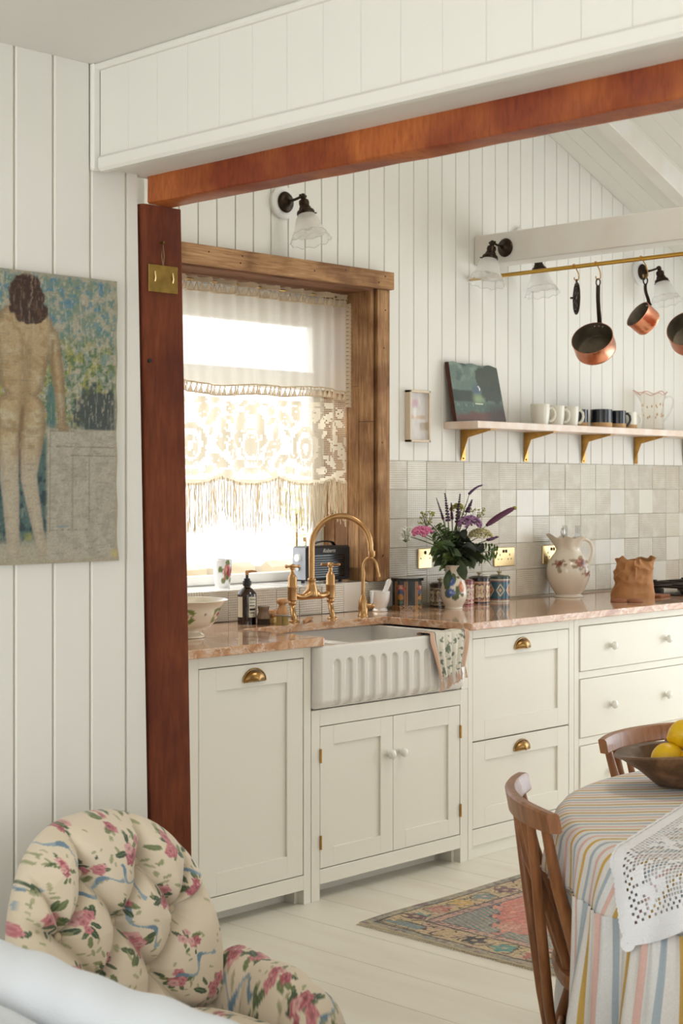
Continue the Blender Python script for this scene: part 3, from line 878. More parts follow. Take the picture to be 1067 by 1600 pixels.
# ------------------------------------------------------------------ butler sink
sk = thing('butler_sink', 'white ceramic double butler sink with fluted front', 'sink', (4.190, 3.79, .664))
nx, nz = 460, 80
HW, HH = .4015, .219
P = np.zeros((nz, nx, 3))
xs = np.linspace(-1, 1, nx); zs = np.linspace(0, 1, nz)
for j, tz in enumerate(zs):
    z = tz * HH
    for i, tx in enumerate(xs):
        x_ = tx * HW
        y = 0.0
        # rounded vertical corners and rounded lower edge
        ex = max(0, abs(x_) - (HW - .03)) / .03; ez = max(0, .035 - z) / .035; et = max(0, z - (HH - .008)) / .008
        y += .03 * (1 - math.sqrt(max(0, 1 - ex * ex))) + .035 * (1 - math.sqrt(max(0, 1 - ez * ez))) + .008 * (1 - math.sqrt(max(0, 1 - et * et)))
        u = (x_ + .335) / .0595
        k = math.floor(u)
        if 0 <= k < 11:
            dx = (u - k - .5) * .0595
            hw = .0185
            top = HH - .048
            zz = max(0, z - (top - hw))
            rr = math.hypot(dx, zz)
            w = min(1, max(0, (hw - rr) / .0045))
            y += .010 * w * w * (3 - 2 * w)
        P[j, i] = (x_, y, z)
mb = MB().grid(P)
body = mb.build('fluted_front', M['sink'], sk, smooth=60, recalc=False)
mb = MB()
mb.box(-HW, -HW + .022, .03, .50, .012, HH - .002, .003); mb.box(HW - .022, HW, .03, .50, .012, HH - .002, .003)
mb.box(-HW + .01, HW - .01, .478, .50, .012, HH - .002, .003); mb.box(-HW + .01, HW - .01, .012, .045, .02, HH - .0012, .006)
mb.box(-HW + .01, HW - .01, .03, .50, .0, .02)
mb.build('basin', M['sink'], sk)
MB().box(.0, .024, .04, .48, .018, HH - .03, .009).build('divider', M['sink'], sk)
for bx in (-.2, .21):
    MB().lathe([(.001, .024), (.03, .024), (.04, .022), (.042, .019)], 20, bx, .27).build('drain', M['brass_tap'], sk)

# ------------------------------------------------------------------ bridge tap
tp = thing('bridge_tap', 'aged brass bridge tap with swan-neck spout and two cross handles', 'tap', (4.30, 4.335, .914))
hx = .105
mb = MB().tube(bez((-hx, 0, .105), (-hx * .6, 0, .085), (-.04, 0, .09), (-.02, 0, .10), 8) + bez((0.02, 0, .10), (.04, 0, .09), (hx * .6, 0, .085), (hx, 0, .105), 8), [.012, .0115, .011, .011, .012, .013, .015, .018, .02, .02, .018, .015, .013, .012, .011, .011, .0115, .012], 14)
mb.lathe([(.024, .09), (.026, .10), (.023, .115), (.018, .135), (.0145, .15), (.0165, .153), (.0165, .160), (.0125, .163)], 20)
mb.build('bridge', M['brass_tap'], tp, smooth=60)
d_ = Vector((.70, -.714, 0))
pts = [(0, 0, .155), (0, 0, .22), (0, 0, .285)]
R = .115
for k in range(1, 19):
    a = PI - PI * k / 18 * 1.03
    q = d_ * (R + R * math.cos(a))
    pts.append((q.x, q.y, .285 + R * 1.05 * math.sin(a)))
q = d_ * (2 * R + .004)
pts.append((q.x, q.y, .262))
mb = MB().tube(pts, .0115, 16)
mb.tube([(q.x, q.y, .268), (q.x, q.y, .252), (q.x, q.y, .244)], [.0145, .0145, .012], 14)
mb.build('spout', M['brass_tap'], tp, smooth=60)
for s in (-1, 1):
    x0 = s * hx
    mb = MB().tube(bez((x0 - .02, -.03, .0), (x0 - .022, -.03, .04), (x0, 0, .035), (x0, 0, .07), 10), .0105, 14)
    mb.lathe([(.001, .0), (.02, 0), (.02, .004), (.014, .008)], 18, x0 - .02, -.03)
    mb.build('leg', M['brass_tap'], tp, smooth=60)
    v = MB().lathe([(.013, .062), (.0155, .066), (.0155, .074), (.013, .078), (.0185, .082), (.0185, .128), (.0195, .131), (.0195, .135), (.0175, .138), (.0175, .168), (.013, .178), (.008, .184), (.0075, .20), (.012, .203), (.012, .208), (.001, .212)], 20, x0, 0).build('valve', M['brass_tap'], tp, smooth=50)
    mb = MB().ball((x0, 0, .213), (.013, .013, .009), 14, 8)
    for k in range(4):
        a = PI / 4 * 0 + k * PI / 2 + .35 + s * .3
        e = (x0 + .033 * math.cos(a), .033 * math.sin(a), .212)
        mb.tube([(x0, 0, .212), (x0 + .022 * math.cos(a), .022 * math.sin(a), .212), e], [.005, .0042, .0045], 8)
        mb.ball(e, .0065, 10, 6)
    mb.build('cross_handle', M['brass_tap'], v, smooth=60)
ft = thing('filter_tap', 'small brass filter tap with thin curved spout by the mortar', 'tap', (4.555, 4.30, .914))
MB().lathe([(.001, 0), (.021, 0), (.021, .004), (.018, .006), (.0195, .03), (.018, .06), (.011, .078), (.0085, .085), (.0085, .09)], 20).build('base', M['brass_tap'], ft, smooth=60)
q = d_
pts = [(0, 0, .085), (0, 0, .14), (q.x * .002, q.y * .002, .17)] + [tuple((q * (.028 - .028 * math.cos(a))) + Vector((0, 0, .19 + .045 * math.sin(a)))) for a in np.linspace(.05, PI * .93, 12)] + [tuple(q * .062 + Vector((0, 0, .165)))]
mb = MB().tube(pts, [.0075] * 3 + [.0058] * (len(pts) - 3), 12); mb.tube([tuple(q * .0615 + Vector((0, 0, .172))), tuple(q * .0625 + Vector((0, 0, .158)))], .0078, 12)
mb.build('spout', M['brass_tap'], ft, smooth=60)
mb = MB().tube([(0, 0, .042), tuple(q * .022 + Vector((0, 0, .042))), tuple(q * .034 + Vector((0, 0, .042)))], [.012, .013, .009], 14)
mb.ball(tuple(q * .037 + Vector((0, 0, .042))), .01, 12, 8)
h = mb.build('valve', M['brass_tap'], ft, smooth=60)
MB().tube([tuple(q * .03 + Vector((0, -.004, .045))), tuple(q * .03 + Vector((0, -.006, .072))), tuple(q * .03 + Vector((0, -.006, .098)))], [.004, .006, .0075], 10).build('lever', M['white_gloss'], h, smooth=60)

# ------------------------------------------------------------------ lace curtain
cur = thing('lace_curtain', 'cream half-sheer curtain with crochet lace band and fringe in the kitchen window', 'curtain', (0, 4.622, 0))
CX0, CX1 = 3.27, 4.788
def cur_y(x, z):
    t = np.clip((2.24 - z) / .8, 0, 1)
    return (.010 * np.sin(x * 47 + 1.2 * np.sin(x * 9)) + .006 * np.sin(x * 101 + 2)) * (1 - .55 * t) + .004 * np.sin(x * 13)
MB().tube([(CX0 - .02, .004, 2.238), (4.79, .004, 2.238)], .005, 8).build('curtain_rod', M['brass_old'], cur)
xs = np.linspace(CX0, CX1, 420)
def sheet(z0f, z1f, nz, yo=0.0):
    P = np.zeros((nz, len(xs), 3))
    for j in range(nz):
        t = j / (nz - 1)
        z = z0f(xs) * (1 - t) + z1f(xs) * t
        P[j, :, 0] = xs; P[j, :, 1] = cur_y(xs, z) + yo; P[j, :, 2] = z
    return P
dip = lambda x: 1.838 + .006 * np.sin(x * 7.3) - .004 * np.cos(x * 17)
MB().grid(sheet(lambda x: 2.225 + 0 * x, lambda x: dip(x) - .006, 14)).build('sheer_panel', M['sheer'], cur, smooth=180, recalc=False)
# crochet edgings: a ribbon of little triangles between two cords, ruffled along the top
def edging(z_top, h, ruffle, name, density=.024):
    mb = MB()
    n = int((CX1 - CX0) / density)
    for i in range(n):
        xa = CX0 + i * density; xm = xa + density / 2; xb = xa + density
        za, zm, zb = float(z_top(xa)), float(z_top(xm)), float(z_top(xb))
        def pt(x, z, o=-.006): return (x, float(cur_y(np.array([x]), np.array([z]))[0]) + o, z)
        # solid fan, cord on each side
        mb.add([pt(xm, zm - h * .12), pt(xa + density * .12, za - h), pt(xb - density * .12, zb - h), pt(xm, zm - h * 1.06)], [(0, 1, 3), (0, 3, 2)])
        mb.tube([pt(xa, za - h * .95, -.0075), pt(xm, zm - h * .05, -.0085), pt(xb, zb - h * .95, -.0075)], .0021, 4, caps=False)
        if ruffle:
            for q in range(3):
                xx = xa + density * (q + .5) / 3
                mb.add([pt(xx - .004, za, -.004), pt(xx + .004, za, -.009), pt(xx + .0055, za + .017 + .004 * math.sin(i * 2.1 + q), -.014), pt(xx - .0055, za + .019, .002)], [(0, 1, 2, 3)])
    for zz in (0, -h):
        mb.tube([(x, float(cur_y(np.array([x]), np.array([2.2]))[0]) - .006, float(z_top(x)) + zz) for x in np.linspace(CX0, CX1, 160)], .0028, 5)
    return mb.build(name, M['lace_trim'], cur, recalc=False)
edging(lambda x: 2.232 + 0 * x, .036, True, 'top_edging')
edging(lambda x: float(dip(x)) + .004 if np.isscalar(x) else dip(x), .038, False, 'middle_edging')
# side ruffle
mb = MB()
for i in range(26):
    z = 2.21 - i * .017
    mb.add([(CX1 - .004, -.006, z), (CX1 - .004, -.002, z - .012), (CX1 + .004, -.03, z - .014), (CX1 + .004, -.026, z + .004)], [(0, 1, 2, 3)])
mb.build('side_ruffle', M['lace_trim'], cur, recalc=False)
# filet lace: worked cells solid, open cells only threads
CELL = .0079
nxc = int((CX1 - CX0) / CELL); nzc = 47
scal = lambda x: .030 * np.abs(np.cos((x - 3.93) * PI / .31)) ** .8
def worked(X, Z):
    """rose and leaf pattern of the crochet, repeated every 62 cm and mirrored"""
    p = np.abs(((X - 3.93 + .31) % .62) - .31); z = Z
    w = np.zeros_like(X, dtype=bool)
    def ell(cx, cz, rx, rz, a=0.):
        c, s = math.cos(a), math.sin(a)
        dx, dz = p - cx, z - cz
        return ((dx * c + dz * s) / rx) ** 2 + ((-dx * s + dz * c) / rz) ** 2
    e = ell(0, 1.60, .075, .085); w |= (e < 1) & (e > .55); e2 = ell(0, 1.595, .038, .045); w |= e2 < 1; w &= ~(ell(0, 1.595, .014, .018) < 1)
    for (cx, cz, rx, rz, a) in ((.11, 1.71, .05, .022, .7), (.17, 1.66, .018, .05, .2), (.06, 1.735, .022, .032, -.3), (.14, 1.54, .05, .02, -.5), (.21, 1.58, .022, .045, .3), (.255, 1.68, .02, .055, -.15),
                                (.30, 1.60, .028, .045, 0), (.09, 1.50, .03, .016, .2), (.30, 1.745, .03, .02, 0), (.20, 1.745, .022, .02, .5), (.245, 1.52, .03, .022, .5)):
        w |= ell(cx, cz, rx, rz, a) < 1
    e = ell(.30, 1.60, .048, .07); w |= (e < 1) & (e > .72)
    for (cx, cz, rx, rz, a) in ((.155, 1.605, .022, .03, .6), (.10, 1.655, .02, .012, .9), (.20, 1.70, .03, .012, -.6), (.27, 1.765, .02, .012, .3), (.05, 1.775, .03, .012, .2), (.13, 1.775, .03, .014, -.2), (.19, 1.49, .03, .014, .2), (.30, 1.50, .035, .014, 0), (.02, 1.49, .02, .012, 0), (.235, 1.62, .012, .03, .5)):
        w |= ell(cx, cz, rx, rz, a) < 1
    rag = vnoise(X * 90, Z * 90, 5)
    w = (w & (rag > .16)) | ((rag > .86) & (np.abs(np.sin(X * 60) * np.cos(Z * 50)) > .4))
    return w
mb = MB()
th = .0016
Xc = CX0 + (np.arange(nxc) + .5) * CELL
for j in range(nzc):
    zt = 1.803 - j * CELL
    Z = np.full(nxc, zt - CELL / 2)
    W = worked(Xc, Z)
    W &= hash2(np.arange(nxc) * 1.0, np.full(nxc, j * 1.0), 3) > .04
    bot = 1.803 - .335 - (.03 - scal(Xc)) * 0 + (scal(Xc) * -1 + .03)
    keep = Z > bot - .03
    edge = (Z < bot - .008) & keep
    yy = cur_y(Xc, Z); y2 = cur_y(Xc + CELL / 2, Z); y1 = cur_y(Xc - CELL / 2, Z)
    for i in range(nxc):
        if not keep[i]: continue
        xa, xb = Xc[i] - CELL / 2, Xc[i] + CELL / 2
        if W[i] or edge[i]:
            mb.add([(xa, y1[i], zt), (xb, y2[i], zt), (xb, y2[i], zt - CELL), (xa, y1[i], zt - CELL)], [(0, 1, 2, 3)])
        else:
            mb.add([(xa, y1[i], zt), (xb, y2[i], zt), (xb, y2[i], zt - th), (xa, y1[i], zt - th)], [(0, 1, 2, 3)])
            mb.add([(xa, y1[i], zt), (xa + th, y1[i], zt), (xa + th, y1[i], zt - CELL), (xa, y1[i], zt - CELL)], [(0, 1, 2, 3)])
mb.build('lace_band', M['lace'], cur, smooth=0, recalc=False)
mb = MB(); rf = random.Random(4)
x = CX0 + .005
while x < CX1:
    sc_ = float(scal(np.array([x]))[0]); zt = 1.47 - sc_ + .008
    ln = .15 + .045 * sc_ / .03 + rf.uniform(-.025, .02)
    w = rf.uniform(-.01, .01); ph = rf.uniform(0, 6)
    pts = [(x + w * (k / 5) + .0035 * math.sin(ph + k * 1.7), float(cur_y(np.array([x]), np.array([1.45]))[0]) - .003 + .003 * math.cos(ph + k), zt - ln * k / 5) for k in range(6)]
    mb.tube(pts, rf.uniform(.0014, .0024), 4, caps=False)
    x += rf.uniform(.003, .007)
fo = mb.build('fringe', M['fringe'], cur, recalc=False); fo['kind'] = 'stuff'

# ------------------------------------------------------------------ things on the worktop and sill
CT = .914
def flower_spots(spots, base):
    """painted decoration on pottery: spots = list of (u, z, radius_u, radius_z, colour) in lathe coordinates"""
    def f(co, uv):
        c = np.tile(np.array(base, float), (len(co), 1))
        for (u, z, ru, rz, col) in spots:
            du = (uv[:, 0] - u + .5) % 1 - .5
            n = .28 * (fbm(uv[:, 0] * 90, uv[:, 1] * 300, 5) - .5) * 2
            e = np.sqrt((du / ru) ** 2 + ((uv[:, 1] - z) / rz) ** 2) + n
            c = mixc(c, col, sstep(1.05, .85, e))
        return c
    return f
def rose_spots(u, z, s, cols=((186, 92, 92), (150, 52, 62), (214, 150, 140)), green=(110, 124, 70)):
    out = []
    for k in range(5):
        a = k * 2 * PI / 5 + u * 9
        out.append((u + .035 * s * math.cos(a) * 1.3, z + .013 * s * math.sin(a), .016 * s, .004 * s, green))
    out += [(u, z, .03 * s, .011 * s, cols[0]), (u + .008 * s, z - .001, .016 * s, .006 * s, cols[1]), (u - .012 * s, z + .004 * s, .010 * s, .004 * s, cols[2])]
    return out
CAMA = math.atan2(-.70, -.72) / (2 * PI) % 1        # direction on a pot that faces the room

def finer(prof, m=6):
    out = []
    for (a, b) in zip(prof[:-1], prof[1:]):
        for k in range(m): out.append((a[0] + (b[0] - a[0]) * k / m, a[1] + (b[1] - a[1]) * k / m))
    return out + [prof[-1]]
def smoothp(prof, m=5):
    """Catmull-Rom through profile points"""
    P = [np.array(p, float) for p in prof]; out = []
    for i in range(len(P) - 1):
        p0, p1, p2, p3 = P[max(i - 1, 0)], P[i], P[i + 1], P[min(i + 2, len(P) - 1)]
        for k in range(m):
            t = k / m
            q = .5 * ((2 * p1) + (-p0 + p2) * t + (2 * p0 - 5 * p1 + 4 * p2 - p3) * t * t + (-p0 + 3 * p1 - 3 * p2 + p3) * t ** 3)
            out.append((max(.001, q[0]), q[1]))
    return out + [tuple(P[-1])]

# footed bowl behind the post
prof = smoothp([(.001, 0), (.07, 0), (.075, .006), (.06, .018), (.06, .024)], 3) + smoothp([(.06, .024), (.098, .04), (.122, .075), (.132, .105), (.152, .125), (.156, .128), (.150, .1285), (.128, .108), (.115, .07), (.085, .04), (.001, .03)], 8)
spots = []
for k in range(5): spots += [(CAMA + .02 + k * .2 + dx, .078 + dz, .030, .015, (120, 132, 74)) for dx, dz in ((-.02, .012), (.02, .012), (-.02, -.012), (.02, -.012))] + [(CAMA + .02 + k * .2, .078, .034, .017, (236, 222, 196)), (CAMA + .02 + k * .2, .08, .02, .009, (158, 62, 66)), (CAMA + .022 + k * .2, .082, .008, .004, (196, 110, 104))]
for k in range(5): spots += [(CAMA + .12 + k * .2, .085, .008, .006, (150, 110, 120))]
bowl = thing('footed_bowl', 'cream footed ceramic bowl with red flower medallions half hidden by the post', 'bowl', (3.49, 4.15, CT))
MB().lathe(prof, 120).build('bowl_body', M['ceramic'], bowl, smooth=60, paint=lambda co, uv: np.where(((co[:, 2] > .112) | (np.hypot(co[:, 0], co[:, 1]) < .001))[:, None], np.array([[238, 228, 206]]), flower_spots(spots, (240, 228, 204))(co, uv)))

# tumbler on the sill
tum = thing('ceramic_tumbler', 'white ceramic tumbler with painted rose on the window sill', 'tumbler', (4.105, 4.64, 1.035))
prof = smoothp([(.001, 0), (.026, 0), (.029, .004), (.035, .05), (.038, .100), (.0375, .108), (.0345, .108), (.031, .05), (.001, .006)], 7)
MB().lathe(prof, 90).build('tumbler_body', M['ceramic'], tum, smooth=60, paint=flower_spots(rose_spots(CAMA + .11, .06, 3.0) + [(CAMA + .10, .04, .05, .006, (96, 120, 70)), (CAMA + .07, .052, .02, .012, (110, 128, 80))], (240, 240, 238)))

# soap bottle
so = thing('soap_bottle', 'dark amber pump bottle with cream labels beside the sink', 'bottle', (3.99, 4.37, CT))
MB().lathe(smoothp([(.001, 0), (.034, 0), (.036, .004), (.0365, .10), (.034, .118), (.022, .133), (.013, .140), (.013, .148), (.001, .148)], 5), 40).build('bottle_body', M['bottle'], so, smooth=50)
MB().lathe([(.001, .146), (.0165, .146), (.0165, .163), (.012, .165), (.012, .172), (.006, .174), (.005, .19), (.001, .19)], 24).build('collar', M['black'], so)
mb = MB().lathe([(.001, .186), (.0068, .186), (.0068, .200), (.004, .203), (.001, .203)], 16)
q = Vector((.70, -.714, 0))
mb.tube([(0, 0, .197), tuple(q * .018 + Vector((0, 0, .2))), tuple(q * .036 + Vector((0, 0, .1985)))], [.0055, .005, .003], 10)
mb.build('pump', M['brush_wood'], so)
def wrap_label(parent, r, a0, a1, z0, z1, mat, name, n=14):
    P = np.zeros((2, n, 3))
    for i in range(n):
        a = a0 + (a1 - a0) * i / (n - 1)
        P[0, i] = (r * math.cos(a), r * math.sin(a), z0); P[1, i] = (r * math.cos(a), r * math.sin(a), z1)
    return MB().grid(P).build(name, mat, parent, smooth=180)
A0 = math.atan2(-.70, -.72)
lb1 = wrap_label(so, .0370, A0 + .25, A0 + 1.15, .028, .105, M['label'], 'label')
lb2 = wrap_label(so, .0370, A0 - 1.15, A0 - .42, .028, .105, M['label'], 'label')
for (za, zb, da) in ((.054, .061, 0), (.070, .073, .1), (.043, .046, .15), (.082, .084, .05)):
    wrap_label(lb1, .0373, A0 + .32, A0 + 1.05 - da, za, zb, M['ink'], 'printed_band')
def text_mesh(s, size, depth=.0003, shear=0.):
    cu = bpy.data.curves.new('lettering', 'FONT'); cu.body = s; cu.size = size; cu.extrude = depth; cu.shear = shear; cu.align_x = 'CENTER'
    t = bpy.data.objects.new('lettering', cu); COL.objects.link(t)
    bpy.context.view_layer.update()
    me = bpy.data.meshes.new_from_object(t.evaluated_get(bpy.context.evaluated_depsgraph_get()))
    bpy.data.objects.remove(t); bpy.data.curves.remove(cu)
    return me
me = text_mesh('Aesop', .0095); me.materials.append(M['ink'])
A1 = A0 + .68
link('lettering', me, lb1, (.0372 * math.cos(A1), .0372 * math.sin(A1), .093), (PI / 2, 0, A1 + PI / 2))

# brushes
b1 = thing('nail_brush', 'small round dark wooden scrubbing brush next to the soap bottle', 'brush', (4.015, 4.305, CT))
MB().lathe(smoothp([(.001, .022), (.024, .022), (.026, .03), (.021, .044), (.019, .052), (.022, .064), (.021, .07), (.001, .0705)], 4), 28).build('handle', M['brush_dark'], b1, smooth=60)
MB().lathe([(.001, 0), (.026, 0), (.0245, .012), (.0235, .023), (.001, .023)], 28).build('bristles', M['bristle_dark'], b1)['kind'] = 'stuff'
b1b = thing('scrub_brush', 'pale wooden scrub brush lying behind the two round brushes', 'brush', (4.085, 4.335, CT), .6)
MB().box(-.035, .035, -.022, .022, .02, .05, .012).build('handle', M['brush_wood'], b1b)
MB().box(-.03, .03, -.018, .018, 0, .022, .004).build('bristles', M['bristle'], b1b)['kind'] = 'stuff'
b2 = thing('pot_brush', 'round wooden pot brush with knob and pale fibre bristles', 'brush', (4.055, 4.245, CT))
MB().lathe(smoothp([(.001, .036), (.022, .036), (.0235, .045), (.018, .062), (.0135, .072), (.0145, .078), (.0215, .084), (.022, .092), (.016, .099), (.001, .101)], 4), 30).build('handle', M['brush_wood'], b2, smooth=60)
MB().tube([(.0235 * math.cos(a), .0235 * math.sin(a), .038) for a in np.linspace(0, 2 * PI, 25)], .003, 6, caps=False).build('wire_band', M['wire'], b2)
mb = MB(); rb = random.Random(2)
for k in range(150):
    r, a = .021 * math.sqrt(rb.random()), rb.uniform(0, 2 * PI)
    mb.tube([(r * math.cos(a), r * math.sin(a), .04), (r * 1.22 * math.cos(a), r * 1.22 * math.sin(a), .0005)], .0011, 4, caps=False)
bo = mb.build('bristles', M['bristle'], b2, recalc=False); bo['kind'] = 'stuff'
b3 = thing('dish_brush', 'long wooden brush handle with metal tip lying behind the sink', 'brush', (4.22, 4.275, CT + .0085))
dd = Vector((.80, .6, 0)).normalized()
MB().tube([tuple(dd * t) for t in (-.10, -.09, 0, .065, .075)], [.005, .0075, .0085, .0075, .0065], 12).build('handle', M['brush_wood'], b3, smooth=60)
MB().tube([tuple(dd * t) for t in (.072, .09, .115, .118)], [.0068, .0068, .0045, .003], 12).build('ferrule', M['steel'], b3, smooth=60)

# radio on the sill
ra = thing('radio', 'black table radio with carrying handle on the window sill', 'radio', (4.64, 4.575, 1.035))
MB().box(-.131, .131, .0, .088, .008, .152, .008).build('case', M['leather'], ra)
MB().box(-.133, -.1305, .006, .082, .015, .145, .001).build('side_reflection', M['case_sheen'], ra)  # thin pale sheet standing in for the reflection on the case's left side
kn = MB().tube([(-.133, .045, .105), (-.146, .045, .105)], .015, 20).build('tuning_knob', M['white_gloss'], ra)
MB().tube([(-.133, .045, .06), (-.142, .045, .06)], .009, 16).build('volume_knob', M['steel'], ra)
mb = MB()
for k in range(9): mb.box(-.09, .085, -.0022, .001, .028 + k * .0095, .0335 + k * .0095, .0006)
mb.build('grille', M['black'], ra)['kind'] = 'stuff'
MB().box(-.097, .092, -.0012, .001, .022, .116, .0005).build('grille_frame', M['black_gloss'], ra)
MB().tube(bez((-.055, .044, .150), (-.05, .044, .172), (.03, .044, .175), (.062, .044, .166), 12) + [(.075, .044, .152)], .006, 8, flat=(.6, 2.0)).build('carrying_handle', M['leather'], ra, smooth=60)
me = text_mesh('Roberts', .023, shear=.35); me.materials.append(M['silver'])
link('lettering', me, ra, (.0, -.0004, .125), (PI / 2, 0, 0))
for sx in (-.11, .11): MB().lathe([(.001, 0), (.008, 0), (.008, .009), (.001, .009)], 12, sx, .044).build('foot', M['black'], ra)

# pestle and mortar
mo = thing('mortar', 'white marble mortar standing in the corner by the window jamb', 'mortar', (4.79, 4.425, CT))
MB().lathe(smoothp([(.001, 0), (.030, 0), (.032, .006), (.027, .014), (.030, .022), (.040, .05), (.043, .082), (.041, .084), (.037, .08), (.033, .05), (.02, .03), (.001, .028)], 4), 36).build('mortar_body', M['marble_white'], mo, smooth=60)
pe = MB().tube([(.0, 0, .033), (.012, -.008, .06), (.022, -.014, .09), (.033, -.022, .125), (.036, -.024, .133)], [.016, .013, .0105, .012, .006], 14).build('pestle', M['marble_white'], None, (4.79, 4.425, CT), smooth=60)
tag(pe, 'white marble pestle leaning in the mortar', 'pestle')

# black octagonal tea tin
def tin_paint(co, uv):
    c = np.tile(np.array([[24, 24, 26.]]), (len(co), 1))
    a = np.arctan2(co[:, 1], co[:, 0]); sec = ((a / (2 * PI) * 8 + .5) % 1) - .5
    z = co[:, 2]; k = np.floor(a / (2 * PI) * 8 + .5) % 2
    e = np.abs(np.abs(sec) - .40) < .05
    c = np.where((e & (z < .125))[:, None], np.array([[156, 112, 66.]]), c)
    for (cz, col, rr) in ((.092, (150, 62, 50), .018), (.075, (60, 76, 112), .014), (.055, (168, 120, 60), .014), (.1, (180, 140, 120), .008), (.035, (70, 90, 60), .012)):
        n = (fbm(co[:, 0] * 160 + 50, z * 160, 3) - .5)
        d = np.hypot(sec * .045, (z - cz)) + n * .014
        c = np.where(((d < rr) & (k == 0))[:, None], np.array([col], float), c)
    c = np.where(((z < .022) & (fbm(a * 30 + 60, z * 400, 8) > .5))[:, None], np.array([[176, 130, 76.]]), c)
    return c
ti = thing('tea_tin', 'black lacquered octagonal tin with gilt painted panels', 'tin', (4.925, 4.392, CT), .25)
o8 = lambda r, i, z: (r * math.cos(PI / 8 + i * PI / 4), r * math.sin(PI / 8 + i * PI / 4), z)
P = np.zeros((50, 128, 3))
for j in range(50):
    for i in range(128):
        a = 2 * PI * i / 128; m_ = (a / (PI / 4)) % 1
        r = .066 * math.cos(PI / 8) / math.cos((m_ - .5) * PI / 4)
        P[j, i] = (r * math.cos(a), r * math.sin(a), .126 * j / 49)
mb = MB().grid(P, closeu=True); mb.f.append(tuple(range(128)))
mb.build('tin_body', M['ceramic'], ti, smooth=20, paint=tin_paint)
MB().prism([o8(.069, i, 0)[:2] for i in range(8)], .124, .136).build('lid', M['black_gloss'], ti, smooth=20)

# painted canisters
def canister(x, y, r, h, label, ground, inks, lid, kind, rz=0.):
    t = thing('canister', label, 'canister', (x, y, CT), rz, 'painted pottery canisters along the splashback')
    def paint(co, uv):
        u, z = uv[:, 0], uv[:, 1]
        c = np.tile(np.array(ground, float), (len(co), 1))
        n = 6
        p = ((u * n) % 1) - .5; q = (z - h * .52) / (h * .36)
        if kind == 'diamond':
            d = np.abs(p) * 2 + np.abs(q)
            c = mixc(c, inks[0], (d < .82) * 1.); c = mixc(c, inks[1], (d < .6) * 1.); c = mixc(c, inks[2], (d < .3) * 1.)
            odd = (np.floor(u * n) % 2 == 1) & (d < .6) & (d > .3); c = np.where(odd[:, None], np.array([inks[3]], float), c)
        else:
            d = np.hypot(p * 2, q) + .18 * np.cos(4 * np.arctan2(q, p * 2))
            c = mixc(c, inks[0], (d < .95) * 1.); c = mixc(c, inks[1], (d < .82) * 1.)
            c = mixc(c, inks[2], ((d < .4) & (fbm(u * 200, z * 700, 4) > .45)) * 1.)
            c = mixc(c, inks[3], ((d > .95) & (fbm(u * 120, z * 500, 9) > .5)) * 1.)
        for (za, zb, k) in ((0, .08, 0), (.10, .12, 1), (.90, .92, 1), (.95, 1.1, 0)):
            c = np.where(((z > h * za) & (z < h * zb))[:, None], np.array([inks[k]], float), c)
        return c
    MB().lathe(finer([(.001, 0), (r, 0), (r, h), (r * .9, h), (.001, h)], 1)[:1] + [(r, h * k / 44) for k in range(45)] + [(r * .9, h), (.001, h)], 130).build('canister_body', M['ceramic'], t, smooth=30, paint=paint)
    l = MB().lathe([(.001, h), (r * 1.03, h), (r * 1.03, h + .010), (r * .8, h + .017), (.001, h + .019)], 36).build('lid', lid, t, smooth=40)
    MB().lathe([(.001, h + .016), (.007, h + .017), (.006, h + .024), (.012, h + .029), (.012, h + .034), (.001, h + .037)], 18).build('knob', M['earth_knob'], l, smooth=50)
M['earth_knob'] = pm('pot_knob', (196, 176, 140), .4)
M['lid_dark'] = pm('lid_black', (34, 26, 24), .25, coat=.3); M['lid_red'] = pm('lid_red', (140, 52, 54), .25, coat=.3); M['lid_green'] = pm('lid_green', (58, 78, 70), .25, coat=.3); M['lid_brown'] = pm('lid_brown', (60, 44, 36), .25, coat=.3)
canister(5.165, 4.415, .045, .088, 'small black and cream painted canister half hidden behind the flower vase', (46, 38, 34), ((34, 30, 28), (226, 208, 176), (50, 40, 34), (214, 190, 150)), M['lid_brown'], 'medal', .2)
canister(5.310, 4.405, .047, .096, 'red painted canister just right of the flower vase', (160, 54, 58), ((150, 44, 50), (232, 210, 184), (90, 70, 50), (228, 200, 176)), M['lid_red'], 'medal', .5)
canister(5.440, 4.420, .047, .104, 'canister with cream medallion and black lid between red and blue canisters', (150, 84, 66), ((34, 28, 26), (232, 208, 168), (170, 110, 90), (206, 160, 120)), M['lid_dark'], 'medal', .18)
canister(5.577, 4.415, .047, .104, 'blue and orange diamond patterned canister, last of the row', (58, 100, 116), ((226, 214, 190), (200, 98, 66), (226, 190, 150), (52, 110, 116)), M['lid_green'], 'diamond', .25)

# vase
vz = thing('flower_vase', 'white earthenware jug-shaped vase painted with blue and orange flowers', 'vase', (5.125, 4.305, CT))
prof = smoothp([(.001, 0), (.036, 0), (.038, .004), (.040, .012), (.055, .045), (.057, .075), (.048, .115), (.037, .145), (.036, .16), (.043, .178), (.046, .184), (.043, .184), (.033, .16), (.034, .14), (.045, .11), (.053, .075), (.001, .01)], 6)
sp = [(CAMA - .05 + dx, .112 + dz, .045, .022, (92, 108, 76)) for dx, dz in ((-.05, -.01), (.04, .02), (-.03, -.045), (.1, -.03), (.06, -.055))]
sp += [(CAMA - .045, .118, .05, .020, (74, 104, 172)), (CAMA - .05, .07, .055, .018, (70, 98, 166)), (CAMA - .045, .12, .015, .006, (150, 170, 210)), (CAMA - .05, .072, .016, .006, (150, 170, 210)), (CAMA + .10, .095, .045, .024, (214, 132, 96)), (CAMA + .10, .097, .02, .010, (232, 168, 130)), (CAMA + .06, .135, .03, .006, (96, 92, 60)), (CAMA + .1, .06, .03, .006, (96, 92, 60))]
